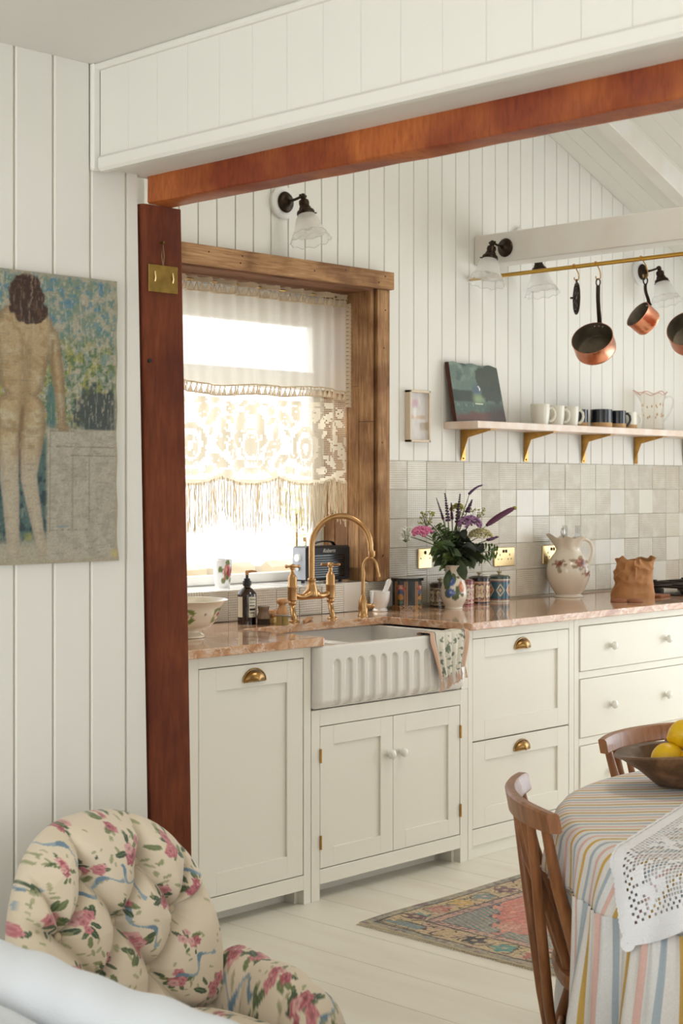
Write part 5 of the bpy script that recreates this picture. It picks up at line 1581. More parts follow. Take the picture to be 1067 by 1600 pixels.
# ------------------------------------------------------------------ lamps
def lamp(loc, normal, label, disc=True, arm=.10, tilt=.24, sag=.012):
    """swivel wall lamp; normal points away from the wall"""
    nrm = Vector(normal)
    t = thing('wall_lamp', label, 'lamp', loc, 0, 'bronze wall lamps with frilled glass shades')
    B = basis(nrm)
    if disc: MB().lathe([(.001, 0), (.066, 0), (.066, .014), (.060, .020), (.001, .020)], 40).xf(B).build('backing_disc', M['white_paint'], t, smooth=40)
    o = .020 if disc else 0.
    MB().lathe([(.001, o), (.040, o), (.042, o + .004), (.038, o + .010), (.030, o + .014), (.014, o + .020), (.010, o + .028), (.001, o + .028)], 32).xf(B).build('backplate', M['bronze'], t, smooth=50)
    e = nrm * (o + arm) + Vector((0, 0, sag))
    mb = MB().tube([tuple(nrm * (o + .02)), tuple(nrm * (o + arm * .6) + Vector((0, 0, sag * .35))), tuple(e)], [.0065, .0055, .0055], 10)
    mb.ball(tuple(e), .011, 12, 8); mb.tube([tuple(e + nrm.cross(Vector((0, 0, 1))) * -.016), tuple(e + nrm.cross(Vector((0, 0, 1))) * .016)], .006, 8)
    mb.build('arm', M['bronze'], t, smooth=50)
    ax = (Vector((0, 0, -1)) + nrm * tilt).normalized()
    T = Matrix.Translation(e) @ basis(ax)
    MB().lathe([(.001, .008), (.010, .008), (.011, .014), (.019, .020), (.021, .030), (.019, .040), (.021, .046), (.024, .050), (.0245, .056), (.033, .062), (.036, .070), (.035, .078), (.001, .078)], 28).xf(T).build('lamp_holder', M['bronze'], t, smooth=40)
    mb = MB()
    for k in range(3):
        a = k * 2 * PI / 3 + .5
        mb.tube([(.030 * math.cos(a), .030 * math.sin(a), .073), (.044 * math.cos(a), .044 * math.sin(a), .073)], .0028, 6)
    mb.xf(T).build('thumb_screw', M['bronze'], t)
    def wav(r, z, a, j):
        k = max(0, (z - .13) / .06)
        return r * (1 + .035 * k * math.sin(10 * a)), z + .004 * k * math.cos(10 * a)
    MB().lathe(smoothp([(.030, .074), (.035, .082), (.045, .10), (.052, .125), (.060, .145), (.066, .155)], 4), 60, rfun=wav).xf(T).build('shade', M['glass_milk'], t, smooth=60)
    MB().lathe(smoothp([(.066, .155), (.072, .168), (.080, .187)], 4), 60, rfun=wav).xf(T).build('shade_rim', M['glass_clear'], t, smooth=60)
    rim = [(lambda q: T @ Vector((q[0] * math.cos(a), q[0] * math.sin(a), q[1])))(wav(.080, .187, a, 0)) for a in np.linspace(0, 2 * PI, 61)]
    MB().tube(rim, .0016, 5, caps=False).build('shade_edge', M['glass_milk'], t, smooth=60)
    rim = [(lambda q: T @ Vector((q[0] * math.cos(a), q[0] * math.sin(a), q[1])))(wav(.0665, .156, a, 0)) for a in np.linspace(0, 2 * PI, 61)]
    MB().tube(rim, .0008, 5, caps=False).build('shade_line', M['glass_line'], t, smooth=60)
    MB().ball(tuple(T @ Vector((0, 0, .115))), (.022, .022, .028), 16, 10).build('bulb', M['glass_clear'], t, smooth=60)
    return t
M['glass_line'] = pm('etched_line', (190, 186, 178), .3)
lamp((4.295, 4.4995, 2.564), (0, -1, 0), 'wall lamp on a white disc above the kitchen window')
lamp((6.836, 4.4995, 2.538), (0, -1, 0), 'wall lamp behind the small hanging saucepan')
lamp((5.835, 4.4995, 2.580), (0, -1, 0), 'wall lamp partly hidden behind the tie beam and brass rail', True, .085, .15, -.07)
lamp((5.4998, 4.318, 2.499), (-1, 0, 0), 'wall lamp fixed to the side of the white tie beam', False, .095)

# ------------------------------------------------------------------ brass rail, hooks and pans
RX, RZ = 5.47, 2.372
rl = thing('pot_rail', 'long brass hanging rail running out from the gable wall', 'rail', (RX, 0, RZ))
MB().tube([(0, 4.4995, 0), (0, 2.2, 0)], .009, 14).build('rail', M['brass_rail'], rl, smooth=60)
for yy in (2.3, 3.1):
    MB().tube([(0, yy, .008), (.0, yy, .035), (.045, yy, .068)], .006, 8).build('hanger', M['brass_rail'], rl)
def hook(y, label, drop=.066, sw=.020):
    d = Vector((.35, -.94, 0))
    t = thing('s_hook', label, 'hook', (RX, y, RZ), 0, 'brass hooks on the rail')
    top = [tuple(Vector((1, 0, 0)) * (.0115 * math.cos(a)) + Vector((0, 0, .0115 * math.sin(a)))) for a in np.linspace(PI * 1.15, 0.0, 12)]
    mid = bez(top[-1], (.013, -.004, -.02), (.02 * d.x, sw * d.y, -.02), (sw * d.x, sw * d.y, -drop + .012), 8)[1:]
    bot = [tuple(d * (sw - .010 + .010 * math.cos(a)) + Vector((0, 0, -drop + .012 - .011 * math.sin(a)))) for a in np.linspace(.2, PI * 1.1, 10)]
    MB().tube(top + mid + bot, .0024, 8).build('hook', M['brass'], t, smooth=60)
    return Vector((RX, y, RZ)) + d * (sw - .010) + Vector((0, 0, -drop + .003))
CR, CU, CF = Vector((.6964, -.7177, 0)), Vector((0, 0, 1)), Vector((-.7177, -.6964, 0))   # right, up, towards the room
def saucepan(label, rim_c, n_cam, r, depth, hang, mid):
    """open pan hanging by its iron handle"""
    t = thing('saucepan', label, 'saucepan', tuple(rim_c), 0, 'copper saucepans on the rail')
    n = (CR * n_cam[0] + CU * n_cam[1] + CF * n_cam[2]).normalized()
    B = basis(n)
    MB().lathe([(.001, -depth), (r * .93, -depth), (r * .985, -depth + .007), (r, -depth + .018), (r, -.002), (r + .0015, 0), (r - .001, .0008)], 56).xf(B).build('pan_body', M['copper'], t, smooth=40)
    MB().lathe([(r - .001, .0008), (r - .0032, -.004), (r - .0035, -depth + .012), (r * .9, -depth + .004), (.001, -depth + .004)], 56).xf(B).build('tinned_lining', M['tin'], t, smooth=40)
    h = Vector(hang) - Vector(rim_c)
    # the handle leaves the rim at the point nearest the hook
    u = (h - n * h.dot(n)).normalized()
    rp0 = u * (r + .001) + n * -.022
    m_ = Vector(mid) - Vector(rim_c)
    pts = [tuple(rp0)] + bez(tuple(u * (r + .006) + n * -.010), tuple(u * (r + .022) + n * .004), tuple(m_), tuple(h - Vector((0, 0, .028))), 10)
    hn = MB().tube(pts, [.011, .011] + [.0095] * 4 + [.0088] * (len(pts) - 6), 8, flat=(.45, 1.0)).build('handle', M['iron'], t, smooth=60)
    ring = [tuple(h + Vector((0, 0, -.014)) + CR * (.0085 * math.cos(a)) + Vector((0, 0, .015 * math.sin(a)))) for a in np.linspace(0, 2 * PI, 20)]
    MB().tube(ring, .003, 7, caps=False).build('hanging_loop', M['iron'], hn, smooth=60)
    for s in (-1, 0, 1):
        q = (u * math.cos(s * .22) + n.cross(u) * math.sin(s * .22)) * (r - .005) + n * -.016
        MB().ball(tuple(q), .0042, 8, 6).build('rivet', M['steel'], t)
    return t
e2 = hook(3.814, 'brass hook holding the large saucepan')
saucepan('large copper saucepan hanging with its open side towards the room', (5.47, 3.833, 2.062), (-.34, .60, .72), .088, .080, e2, (5.46, 3.80, 2.20))
e3 = hook(3.590, 'brass hook holding the small saucepan', .08, .028)
saucepan('small copper saucepan turned sideways on the rail', (5.47, 3.606, 2.146), (-.76, .56, .33), .060, .070, e3, (5.47, 3.574, 2.23))
e4 = hook(3.345, 'brass hook at the right edge holding the cut-off saucepan')
saucepan('copper saucepan cut off by the right edge of the picture', (5.47, 3.368, 2.070), (-.38, .52, .76), .086, .080, e4, (5.46, 3.34, 2.2))
e1 = hook(3.925, 'brass hook holding the iron trivet', .06)
tv = thing('iron_trivet', 'small openwork iron trivet seen edge-on hanging on the rail', 'trivet', tuple(e1))
fd = (CF + CR * .04).normalized()
mb = MB()
cz = -.078
for rr in (.066, .048, .022):
    mb.tube([tuple(fd * (rr * math.cos(a)) + Vector((0, 0, cz + rr * math.sin(a)))) for a in np.linspace(0, 2 * PI, 33)], .004, 7, caps=False)
for k in range(6):
    a = k * PI / 3 + .3
    mb.tube([tuple(fd * (.02 * math.cos(a)) + Vector((0, 0, cz + .02 * math.sin(a)))), tuple(fd * (.066 * math.cos(a)) + Vector((0, 0, cz + .066 * math.sin(a))))], .0042, 6)
mb.tube([tuple(CF * (.010 * math.cos(a)) + Vector((0, 0, -.006 + .008 * math.sin(a)))) for a in np.linspace(0, 2 * PI, 17)], .003, 6, caps=False)
mb.build('trivet_plate', M['iron'], tv, smooth=60)
for k in range(3):
    a = k * 2 * PI / 3 + .9
    p = fd * (.06 * math.cos(a)) + Vector((0, 0, cz + .06 * math.sin(a)))
    MB().tube([tuple(p), tuple(p - CR * .016)], [.005, .004], 8).build('foot', M['iron'], tv)

# ------------------------------------------------------------------ brass plaque on the post, big painting
pq = thing('brass_plaque', 'small old brass plate hanging by a string on the timber post', 'plaque', (2.178, 2.661, 1.887), .0)
mb = MB().box(-.041, .041, -.0055, -.0025, -.031, .029, .0008)
mb.build('plate', M['brass_dull'], pq)
for s in (-.024, .026): MB().tube([(s, -.006, -.008), (s, -.0085, .0), (s, -.006, .014)], .0016, 6).build('fold', M['brass_plate'], pq)
MB().tube([(0.0, -.004, .027), (-.004, -.004, .05), (-.001, -.004, .078), (.003, -.004, .05), (0.001, -.004, .028)], .0013, 5).build('string', M['rope'], pq)
MB().tube([(-.001, .002, .078), (-.001, -.008, .079)], .003, 8).build('nail', M['brass_dull'], pq)

def seg(A, B, p0, p1, r0, r1):
    """signed distance to a tapering limb"""
    dx, dy = p1[0] - p0[0], p1[1] - p0[1]
    t = np.clip(((A - p0[0]) * dx + (B - p0[1]) * dy) / (dx * dx + dy * dy), 0, 1)
    return np.hypot(A - p0[0] - dx * t, B - p0[1] - dy * t) - (r0 + (r1 - r0) * t)
def pic_figure(co, uv):
    A = (co[:, 0] - 1.769) / .280 * 583.0; B = 75 + (1.868 - co[:, 2]) / .591 * 1480.0
    n = fbm(A / 40, B / 40, 1); n2 = fbm(A / 22, B / 30, 5); n3 = fbm(A / 5, B / 6, 9); n4 = fbm(A / 90, B / 90, 12)
    c = np.tile(np.array([[176, 168, 146.]]), (len(A), 1))
    # garden: leaves in broken strokes, blue above, yellow green in the middle, dark shrub below
    up = sstep(930, 780, B)
    c = mixc(c, (118, 138, 120), up * sstep(.40, .62, n) * .8)
    c = mixc(c, (92, 132, 132), up * sstep(.50, .68, n2) * sstep(760, 300, B) * .75)
    c = mixc(c, (84, 130, 158), up * sstep(.56, .7, fbm(A / 26 + 7, B / 26, 3)) * sstep(430, 250, B) * .75)
    c = mixc(c, (150, 150, 70), up * sstep(.5, .66, fbm(A / 30 + 3, B / 45, 8)) * sstep(360, 520, B) * .85)
    c = mixc(c, (86, 112, 74), up * sstep(.52, .64, fbm(A / 16 + 9, B / 16, 2)) * sstep(330, 480, B) * .8)
    c = mixc(c, (66, 74, 74), sstep(0, 60, 190 - np.hypot((A - 500) * .95, (B - 790) * 1.1) + (n2 - .5) * 170) * sstep(900, 870, B) * .9)
    c = mixc(c, (196, 186, 166), up * sstep(.62, .70, fbm(A / 9, B / 40, 21)) * .6)
    # stone pedestal
    ped = sstep(205, 220, A) * sstep(862, 876, B)
    c = mixc(c, (182, 174, 156), ped); c = mixc(c, (164, 156, 140), ped * sstep(.5, .6, n) * .6)
    for (y0, x0, x1) in ((960, 215, 583), (1005, 330, 583), (880, 220, 350), (1390, 220, 420)):
        c = mixc(c, (112, 104, 92), sstep(5, 1, np.abs(B - y0 - (n3 - .5) * 5)) * ((A > x0) & (A < x1)) * .6 * sstep(.3, .5, n2))
    for (x0, y0, y1) in ((222, 880, 1400), (340, 1005, 1400), (430, 1010, 1350)):
        c = mixc(c, (120, 118, 104), sstep(5, 1, np.abs(A - x0 - (n3 - .5) * 6)) * ((B > y0) & (B < y1)) * .55)
    c = mixc(c, (120, 148, 160), ((np.abs(B - 1372) < 6) & (A > 260) & (A < 320)) * .7)
    # dark greenery behind the legs
    low = sstep(215, 190, A) * sstep(880, 930, B) * sstep(1480, 1380, B)
    c = mixc(c, (62, 92, 92), low * (.75 + .25 * n2)); c = mixc(c, (40, 58, 64), low * sstep(.52, .64, n2) * .8)
    c = mixc(c, (160, 156, 84), sstep(30, 10, np.hypot(A - 115, B - 1420)) * .7)
    c = mixc(c, (70, 110, 110), sstep(200, 215, A) * sstep(262, 240, A) * sstep(600, 680, B) * sstep(880, 840, B) * .8)
    # figure seen from behind
    skin = np.array([184, 160, 122.])
    d = seg(A, B, (95, 380), (80, 620), 150, 112)
    d = np.minimum(d, seg(A, B, (90, 330), (100, 380), 45, 140)); d = np.minimum(d, np.hypot((A - 70) / 1.08, (B - 790)) - 118)
    arm = np.minimum(seg(A, B, (235, 395), (268, 640), 36, 32), seg(A, B, (268, 640), (285, 850), 31, 19)); arm = np.minimum(arm, seg(A, B, (275, 855), (320, 868), 20, 12))
    arm = np.minimum(arm, np.minimum(seg(A, B, (-45, 395), (-78, 640), 36, 31), seg(A, B, (-78, 640), (-62, 850), 30, 18)))
    legr = np.minimum(seg(A, B, (130, 860), (112, 1120), 72, 40), seg(A, B, (112, 1120), (185, 1500), 42, 24))
    legl = np.minimum(seg(A, B, (10, 860), (20, 1130), 62, 44), seg(A, B, (20, 1130), (40, 1500), 46, 30))
    body = np.minimum(np.minimum(d, arm), np.minimum(legr, legl))
    m = sstep(6, -6, body + (n3 - .5) * 10)
    sk = np.tile(skin, (len(A), 1))
    sk = mixc(sk, (192, 176, 142), sstep(.5, .66, n4)); sk = mixc(sk, (162, 134, 92), sstep(.55, .7, n) * .6)
    sk = mixc(sk, (138, 116, 82), sstep(46, 4, np.abs(A - 100 + (B - 500) * .06)) * sstep(400, 470, B) * sstep(900, 820, B) * .45)
    sk = mixc(sk, (126, 100, 70), sstep(20, 2, np.abs(A - 82 + (B - 760) * .08)) * sstep(730, 780, B) * sstep(900, 880, B) * .8)
    sk = mixc(sk, (128, 100, 72), sstep(26, 3, np.abs(np.hypot(A - 20, B - 790) - 88)) * ((B > 830) & (A < 75)) * .35 + sstep(26, 3, np.abs(np.hypot(A - 130, B - 800) - 88)) * ((B > 840) & (A > 70)) * .35)
    sk = mixc(sk, (120, 100, 76), sstep(-34, -4, body) * .55)
    sk = mixc(sk, (188, 178, 160), sstep(900, 1100, B) * .75)
    sk = mixc(sk, (120, 96, 74), sstep(9, 2, np.abs(A - 68)) * ((B > 880) & (B < 1150)) * .8)
    sk = mixc(sk, (140, 114, 80), sstep(14, 3, np.abs(A - 236 + (B - 450) * .09)) * ((B > 410) & (B < 640)) * .7)
    c = c * (1 - m[:, None]) + sk * m[:, None]
    hair = np.minimum(np.hypot((A - 105) / .82, (B - 200)) - 108, np.hypot((A - 122) / .92, (B - 275) / .62) - 105)
    c = mixc(c, (62, 42, 32), sstep(8, -6, hair + (n2 - .5) * 46)); c = mixc(c, (110, 76, 56), sstep(8, -20, hair) * sstep(.56, .66, fbm(A / 8, B / 26, 31)) * .6)
    c = mixc(c, (170, 150, 128), sstep(5, 1, np.abs(A - 128 + (B - 180) * .05 + (n2 - .5) * 30)) * ((B > 90) & (B < 260)) * .7)
    # worn surface
    c = mixc(c, (196, 190, 174), sstep(.66, .74, fbm(A / 6, B / 80, 41)) * .35); c = mixc(c, (120, 112, 98), sstep(.68, .76, fbm(A / 60, B / 5, 43)) * .3)
    ed = np.minimum(np.minimum(583 - A, B - 75), 1555 - B)
    c = mixc(c, (176, 164, 140), sstep(26, 4, ed + (n2 - .5) * 24) * .7)
    c = mixc(c, (196, 180, 120), sstep(20, 6, np.hypot(A - 565, B - 1520) - 8 + (n3 - .5) * 18) * .8)
    return c * (.84 + .22 * n3)[:, None]
bp = thing('figure_painting', 'large unframed oil painting of a figure seen from behind on the left wall', 'painting', (0, 0, 0))
nu, nv = 210, 330
P = np.zeros((nv, nu, 3))
X_ = np.linspace(1.50, 2.049, nu); Z_ = np.linspace(1.275, 1.868, nv)
P[..., 0] = X_[None, :] + .0012 * np.sin(Z_ * 60)[:, None] * (np.arange(nu) > nu - 4)[None, :]; P[..., 2] = Z_[:, None]; P[..., 1] = 2.652 + .003 * np.sin(P[..., 0] * 8) * np.cos(P[..., 2] * 6)
P[..., 1] += .004 * np.maximum(0, 1 - np.hypot(P[..., 0] - 2.049, P[..., 2] - 1.275) / .03) * -1
MB().grid(P).build('canvas', M['canvas'], bp, smooth=180, paint=pic_figure, recalc=False)
MB().box(1.502, 2.046, 2.655, 2.669, 1.278, 1.865, .001).build('backing_board', M['frame_wood'], bp)

# ------------------------------------------------------------------ rug
def rug_paint(co, uv):
    u, v = uv[:, 0], uv[:, 1]                       # metres from the corner: u along X, v towards the room
    n = fbm(u * 30, v * 30, 1); n3 = fbm(u * 160, v * 160, 7); str_ = fbm(u * 14, v * 240, 3)
    LX, LY = 1.75, .84
    d = np.minimum(np.minimum(u, LX - u), np.minimum(v, LY - v)) + (n - .5) * .006
    c = np.tile(np.array([[176, 160, 134.]]), (len(u), 1))
    c = mixc(c, (150, 146, 130), sstep(.45, .6, fbm(u * 24, v * 24, 4)))
    c = mixc(c, (110, 84, 88), (d < .045) * sstep(.58, .7, fbm(u * 40, v * 40, 9)) * .8)
    band = (d > .036) & (d < .150)
    c = np.where(band[:, None], np.array([[206, 178, 132.]]), c)
    c = mixc(c, (214, 184, 118), band * sstep(.5, .65, fbm(u * 9, v * 9, 6)) * .8)
    c = mixc(c, (200, 160, 140), band * sstep(.52, .68, fbm(u * 11 + 4, v * 11, 12)) * .7)
    # border motifs: flowers of changing colour between curling dark stems
    along = np.where((v < .2) | (v > LY - .2), u, v + .005)
    acr = d - .095
    k = np.floor(along / .118); f = along / .118 - k - .5
    cols = np.array([[126, 142, 138], [104, 60, 66], [196, 168, 120], [44, 36, 36], [70, 148, 142], [186, 98, 86], [212, 170, 92]], float)
    pick = cols[(k.astype(int) + 7 * (u < .2) + 3 * (u >= .2)) % 7]
    ang = np.arctan2(acr, f * .118)
    rr = np.hypot(f * .118, acr * 1.05)
    star = rr / (.037 * (1 + .22 * np.cos(5 * ang + k * 2) + .5 * (fbm(u * 55, v * 55, 31) - .5)))
    ring = (np.abs(rr - .044 - .010 * np.sin(3 * ang + k)) < .0040) | ((np.abs(fbm(u * 22, v * 22, 41) - .5) < .016) & (rr > .038))
    c = mixc(c, (56, 42, 40), band * ring * (hash2(np.floor(along * 60), np.floor(acr * 60), 3) > .2) * .9)
    c = np.where((band & (star < 1))[:, None], pick, c)
    c = mixc(c, (214, 180, 150), (band & (star < .3)) * .8)
    for e0 in (.036, .152): c = mixc(c, (56, 44, 42), (np.abs(d - e0) < .0040) * .9)
    inner = (d > .156) & (d < .188)
    c = np.where(inner[:, None], np.array([[204, 158, 136.]]), c)
    c = mixc(c, (92, 80, 92), inner * (fbm(u * 70, v * 70, 14) > .6) * .7)
    c = mixc(c, (72, 64, 70), (np.abs(d - .190) < .0035) * .85)
    fld = d > .192
    c = np.where(fld[:, None], np.array([[116, 142, 134.]]), c)
    c = mixc(c, (208, 146, 126), fld * (((u * 95 + v * 40 + str_ * 1.2) % 2) < .8) * .75)
    uu_ = np.minimum(u, LX - u)
    dm = (uu_ - .20) - 1.25 * np.abs(v - LY / 2) + .02 * np.sign(np.sin(u * 75)) + .012 * np.sign(np.sin(v * 95))
    c = mixc(c, (76, 66, 76), fld * (np.abs(dm + .006) < .010) * .9)
    c = np.where((fld & (dm > .004))[:, None], np.array([[214, 128, 110.]]), c)
    c = mixc(c, (222, 160, 136), fld * (dm > .004) * sstep(.5, .62, fbm(u * 18, v * 60, 19)) * .7)
    c = mixc(c, (74, 66, 78), fld * (np.abs(dm - .235) < .016) * .9)
    c = np.where((fld & (dm > .25))[:, None], np.array([[210, 188, 156.]]), c)
    c = mixc(c, (74, 62, 70), fld * (dm > .26) * (fbm(u * 34, v * 34, 17) > .62) * .9)
    c = mixc(c, (198, 122, 108), fld * (dm > .27) * (fbm(u * 26 + 5, v * 26, 27) > .6) * .9)
    # wear
    c = mixc(c, (206, 188, 158), sstep(.52, .75, fbm(u * 5 + 2, v * 5, 22)) * .35)
    return c * (.72 + .46 * n3)[:, None] * (.92 + .14 * str_)[:, None]
rg_ = thing('rug', 'worn oriental rug in pink, teal and sand on the kitchen floor', 'rug', (3.712, 3.52, .0), math.radians(.8))
nu, nv = 620, 290
P = np.zeros((nv, nu, 3)); UV = np.zeros((nv, nu, 2))
uu, vv = np.linspace(0, 1.75, nu), np.linspace(0, .84, nv)
P[..., 0] = uu[None, :] + .004 * np.sin(vv * 9)[:, None]; P[..., 1] = -vv[:, None] + .004 * np.sin(uu * 7)[None, :]
P[..., 2] = .007 + .0012 * np.sin(uu * 11)[None, :] * np.cos(vv * 13)[:, None]
UV[..., 0] = uu[None, :]; UV[..., 1] = vv[:, None]
MB().grid(P, uv=UV).build('pile', M['rug'], rg_, smooth=180, paint=rug_paint, recalc=False)
ring = [P[0, i] for i in range(0, nu, 9)] + [P[j, -1] for j in range(0, nv, 7)] + [P[-1, i] for i in range(nu - 1, 0, -9)] + [P[j, 0] for j in range(nv - 1, 0, -7)] + [P[0, 0]]
MB().tube([(p[0], p[1], .0035) for p in ring], .0034, 6, caps=False).build('binding', M['rug_edge'], rg_, smooth=60)
mb = MB()
for i in range(160):
    y = -.84 * (i + .5) / 160
    mb.tube([(0.0, y, .004), (-.012 - .006 * hash2(np.array(i * 1.), np.array(1.), 2), y + .004 * math.sin(i * 3.), .002)], .0013, 3, caps=False)
fr_ = mb.build('fringe', M['rug_edge'], rg_, recalc=False); fr_['kind'] = 'stuff'

# ------------------------------------------------------------------ dining chairs
def dining_chair(loc, rz, label):
    t = thing('dining_chair', label, 'chair', loc, rz, 'stick-back dining chairs')
    # seat: rounded shield, slightly dished
    n = 40; out_ = []
    for i in range(n):
        a = 2 * PI * i / n
        c, s = math.cos(a), math.sin(a)
        rr = (abs(c) ** 3 + abs(s) ** 3) ** (-1 / 3)
        out_.append((.195 * rr * c, .20 * rr * s * (1.0 + .06 * c)))
    prof = [(.90, .405), (.985, .410), (1.0, .420), (1.0, .431), (.985, .438), (.93, .440), (.5, .434), (.02, .432)]
    V = [(x * k, y * k, z) for k, z in prof for x, y in out_]
    F = [(j * n + i, j * n + (i + 1) % n, (j + 1) * n + (i + 1) % n, (j + 1) * n + i) for j in range(len(prof) - 1) for i in range(n)]
    F += [tuple(range(n)), tuple((len(prof) - 1) * n + i for i in range(n))]
    MB().add(V, F).build('seat', M['chair_wood'], t, smooth=45)
    # crest rail, bowed
    def crest(y): return -.280 + .050 * (y / .22) ** 2
    sec = [(-.012, -.022), (.009, -.023), (.013, -.018), (.012, .017), (.008, .022), (-.008, .023), (-.013, .018)]
    V = []; m = 28
    for k in range(m + 1):
        y = -.222 + .444 * k / m
        sl = .11 * (y / .222) * 2
        for (a, b) in sec:
            h_ = 1 - .12 * abs(y / .222) ** 4
            V.append((crest(y) + a - b * .16, y - a * sl * .5, .775 + b * h_))
    q = len(sec)
    F = [(k * q + i, k * q + (i + 1) % q, (k + 1) * q + (i + 1) % q, (k + 1) * q + i) for k in range(m) for i in range(q)] + [tuple(range(q)), tuple(m * q + i for i in range(q))]
    MB().add(V, F).build('crest_rail', M['chair_wood'], t, smooth=40)
    for (yt, yb, r, xb) in ((-.185, -.125, .0125, -.155), (-.065, -.045, .0095, -.172), (.065, .045, .0095, -.172), (.185, .125, .0125, -.155)):
        x0, x1 = crest(yt) + .004, xb
        MB().tube([(x1, yb, .43), (x1 + (x0 - x1) * .3, yb + (yt - yb) * .3, .53), (x1 + (x0 - x1) * .7, yb + (yt - yb) * .7, .64), (x0, yt, .758)], [r * 1.12, r * 1.2, r * 1.05, r * .8], 12).build('back_stick', M['chair_wood'], t, smooth=60)
    for (yt, yb) in ((.125, .055), (-.125, -.055)):
        MB().tube([(crest(yt) + .002, yt, .758), (-.24, (yt + yb) / 2, .57), (-.215, yb, .36), (-.20, yb * .9, .27)], [.009, .0115, .011, .010], 12).build('brace_stick', M['chair_wood'], t, smooth=60)
    feet = {}
    for sx, sy in ((1, 1), (1, -1), (-1, 1), (-1, -1)):
        top = (sx * .12, sy * .125, .412); bot = (sx * .205 - .02 * (sx < 0), sy * .19, 0)
        feet[(sx, sy)] = (top, bot)
        MB().tube([top, tuple(top[i] * .6 + bot[i] * .4 for i in range(3)), tuple(top[i] * .4 + bot[i] * .6 for i in range(3)), bot], [.0135, .018, .0175, .012], 14).build('leg', M['chair_wood'], t, smooth=60)
    at = lambda key, f: tuple(feet[key][0][i] * (1 - f) + feet[key][1][i] * f for i in range(3))
    for sy in (1, -1): MB().tube([at((1, sy), .55), tuple((at((1, sy), .55)[i] + at((-1, sy), .55)[i]) / 2 for i in range(3)), at((-1, sy), .55)], [.008, .0115, .008], 10).build('stretcher', M['chair_wood'], t, smooth=60)
    a, b_ = [tuple((at((1, sy), .55)[i] + at((-1, sy), .55)[i]) / 2 for i in range(3)) for sy in (1, -1)]
    MB().tube([a, b_], .009, 10).build('stretcher', M['chair_wood'], t, smooth=60)
    MB().tube([at((-1, 1), .33), (-.19, 0, at((-1, 1), .33)[2]), at((-1, -1), .33)], .0085, 10).build('stretcher', M['chair_wood'], t, smooth=60)
    return t
CH1 = (2.790, 1.815, 0)
dining_chair(CH1, math.radians(-45), 'wooden stick-back chair at the left of the striped table')
dining_chair((3.685, 2.160, 0), math.radians(-92), 'wooden stick-back chair behind the bowl of lemons').scale = (1, 1, .955)
# cushion on the near chair
def cush_paint(co, uv):
    c = np.tile(np.array([[236, 226, 218.]]), (len(co), 1))
    return mixc(c, (196, 108, 112), (((co[:, 1] * 1.0 + 2) % .018) < .007) * .9)
n = 60; P = np.zeros((24, n, 3))
for j in range(24):
    ph = -PI / 2 + PI * j / 23
    for i in range(n):
        a = 2 * PI * i / n; c, s = math.cos(a), math.sin(a)
        rr = (abs(c) ** 3.4 + abs(s) ** 3.4) ** (-1 / 3.4)
        k = math.cos(ph) ** .5
        P[j, i] = (.158 * rr * c * max(k, .02), .165 * rr * s * max(k, .02), .024 * math.sin(ph) + .0245)
cu = MB().grid(P, closeu=True).build('seat_cushion', M['stripe'], None, (CH1[0] + .0, CH1[1] - .0, .440), (0, 0, math.radians(-45)), smooth=180, paint=cush_paint)
tag(cu, 'pink striped cushion on the chair at the left of the table', 'cushion')

# ------------------------------------------------------------------ round table, cloth and lace
TC = Vector((3.10, 1.40, 0)); TR = .675; TZ = .752
tb = thing('round_table', 'round dining table hidden under the striped cloth', 'table', tuple(TC))
MB().lathe([(.001, .722), (TR - .01, .722), (TR, .73), (TR, .745), (TR - .006, TZ), (.001, TZ)], 72).build('table_top', M['chair_wood'], tb, smooth=40)
MB().lathe([(.001, .04), (.05, .04), (.06, .1), (.04, .3), (.05, .55), (.08, .72), (.001, .722)], 24).build('pedestal', M['chair_wood'], tb, smooth=60)
for k in range(3):
    a = k * 2 * PI / 3 + 1
    MB().tube([(.03 * math.cos(a), .03 * math.sin(a), .12), (.2 * math.cos(a), .2 * math.sin(a), .06), (.34 * math.cos(a), .34 * math.sin(a), .025)], [.03, .026, .02], 10).build('foot', M['chair_wood'], tb, smooth=60)
SD = Vector((.762, -.648, 0)); SN = Vector((.648, .762, 0))      # run of the stripes on the top and across it
STR = [((236, 230, 224), .30), ((214, 174, 92), .18), ((236, 230, 224), .30), ((230, 190, 178), .18), ((232, 230, 228), .30), ((176, 188, 196), .18)]
def stripes(s, period):
    p = (s / period) % 1 * sum(w for _, w in STR)
    c = np.zeros((len(s), 3)); acc = 0
    for col, w in STR:
        c[(p >= acc) & (p < acc + w)] = col; acc += w
    return c
def drape(rad, th):
    """flat cloth radius -> position over the table edge"""
    R = TR + .004
    r0 = .035
    over = rad - (R - .0)
    r = np.where(over <= 0, rad, np.where(over < r0 * PI / 2, R + r0 * np.sin(np.maximum(over, 0) / r0), R + r0 + 0 * over))
    z = np.where(over <= 0, TZ + .003, np.where(over < r0 * PI / 2, TZ + .003 - r0 * (1 - np.cos(np.maximum(over, 0) / r0)), TZ + .003 - r0 - (over - r0 * PI / 2)))
    return r, z
DROP = .145
tc_ = thing('striped_tablecloth', 'round tablecloth in ochre, pink and blue stripes with gathered skirt', 'tablecloth', tuple(TC))
nt_, nr_ = 540, 150
th = np.linspace(0, 2 * PI, nt_, endpoint=False)
rad = np.concatenate([np.linspace(.004, TR, 100), np.linspace(TR + .003, TR + DROP, 50)])
RR, TT = np.meshgrid(rad, th, indexing='ij')
r, z = drape(RR, TT)
fall = sstep(TR, TR + DROP, RR.ravel()).reshape(RR.shape)
r = r + fall * (.010 * np.sin(TT * 14 + .6) + .006 * np.sin(TT * 37)) + fall * .012
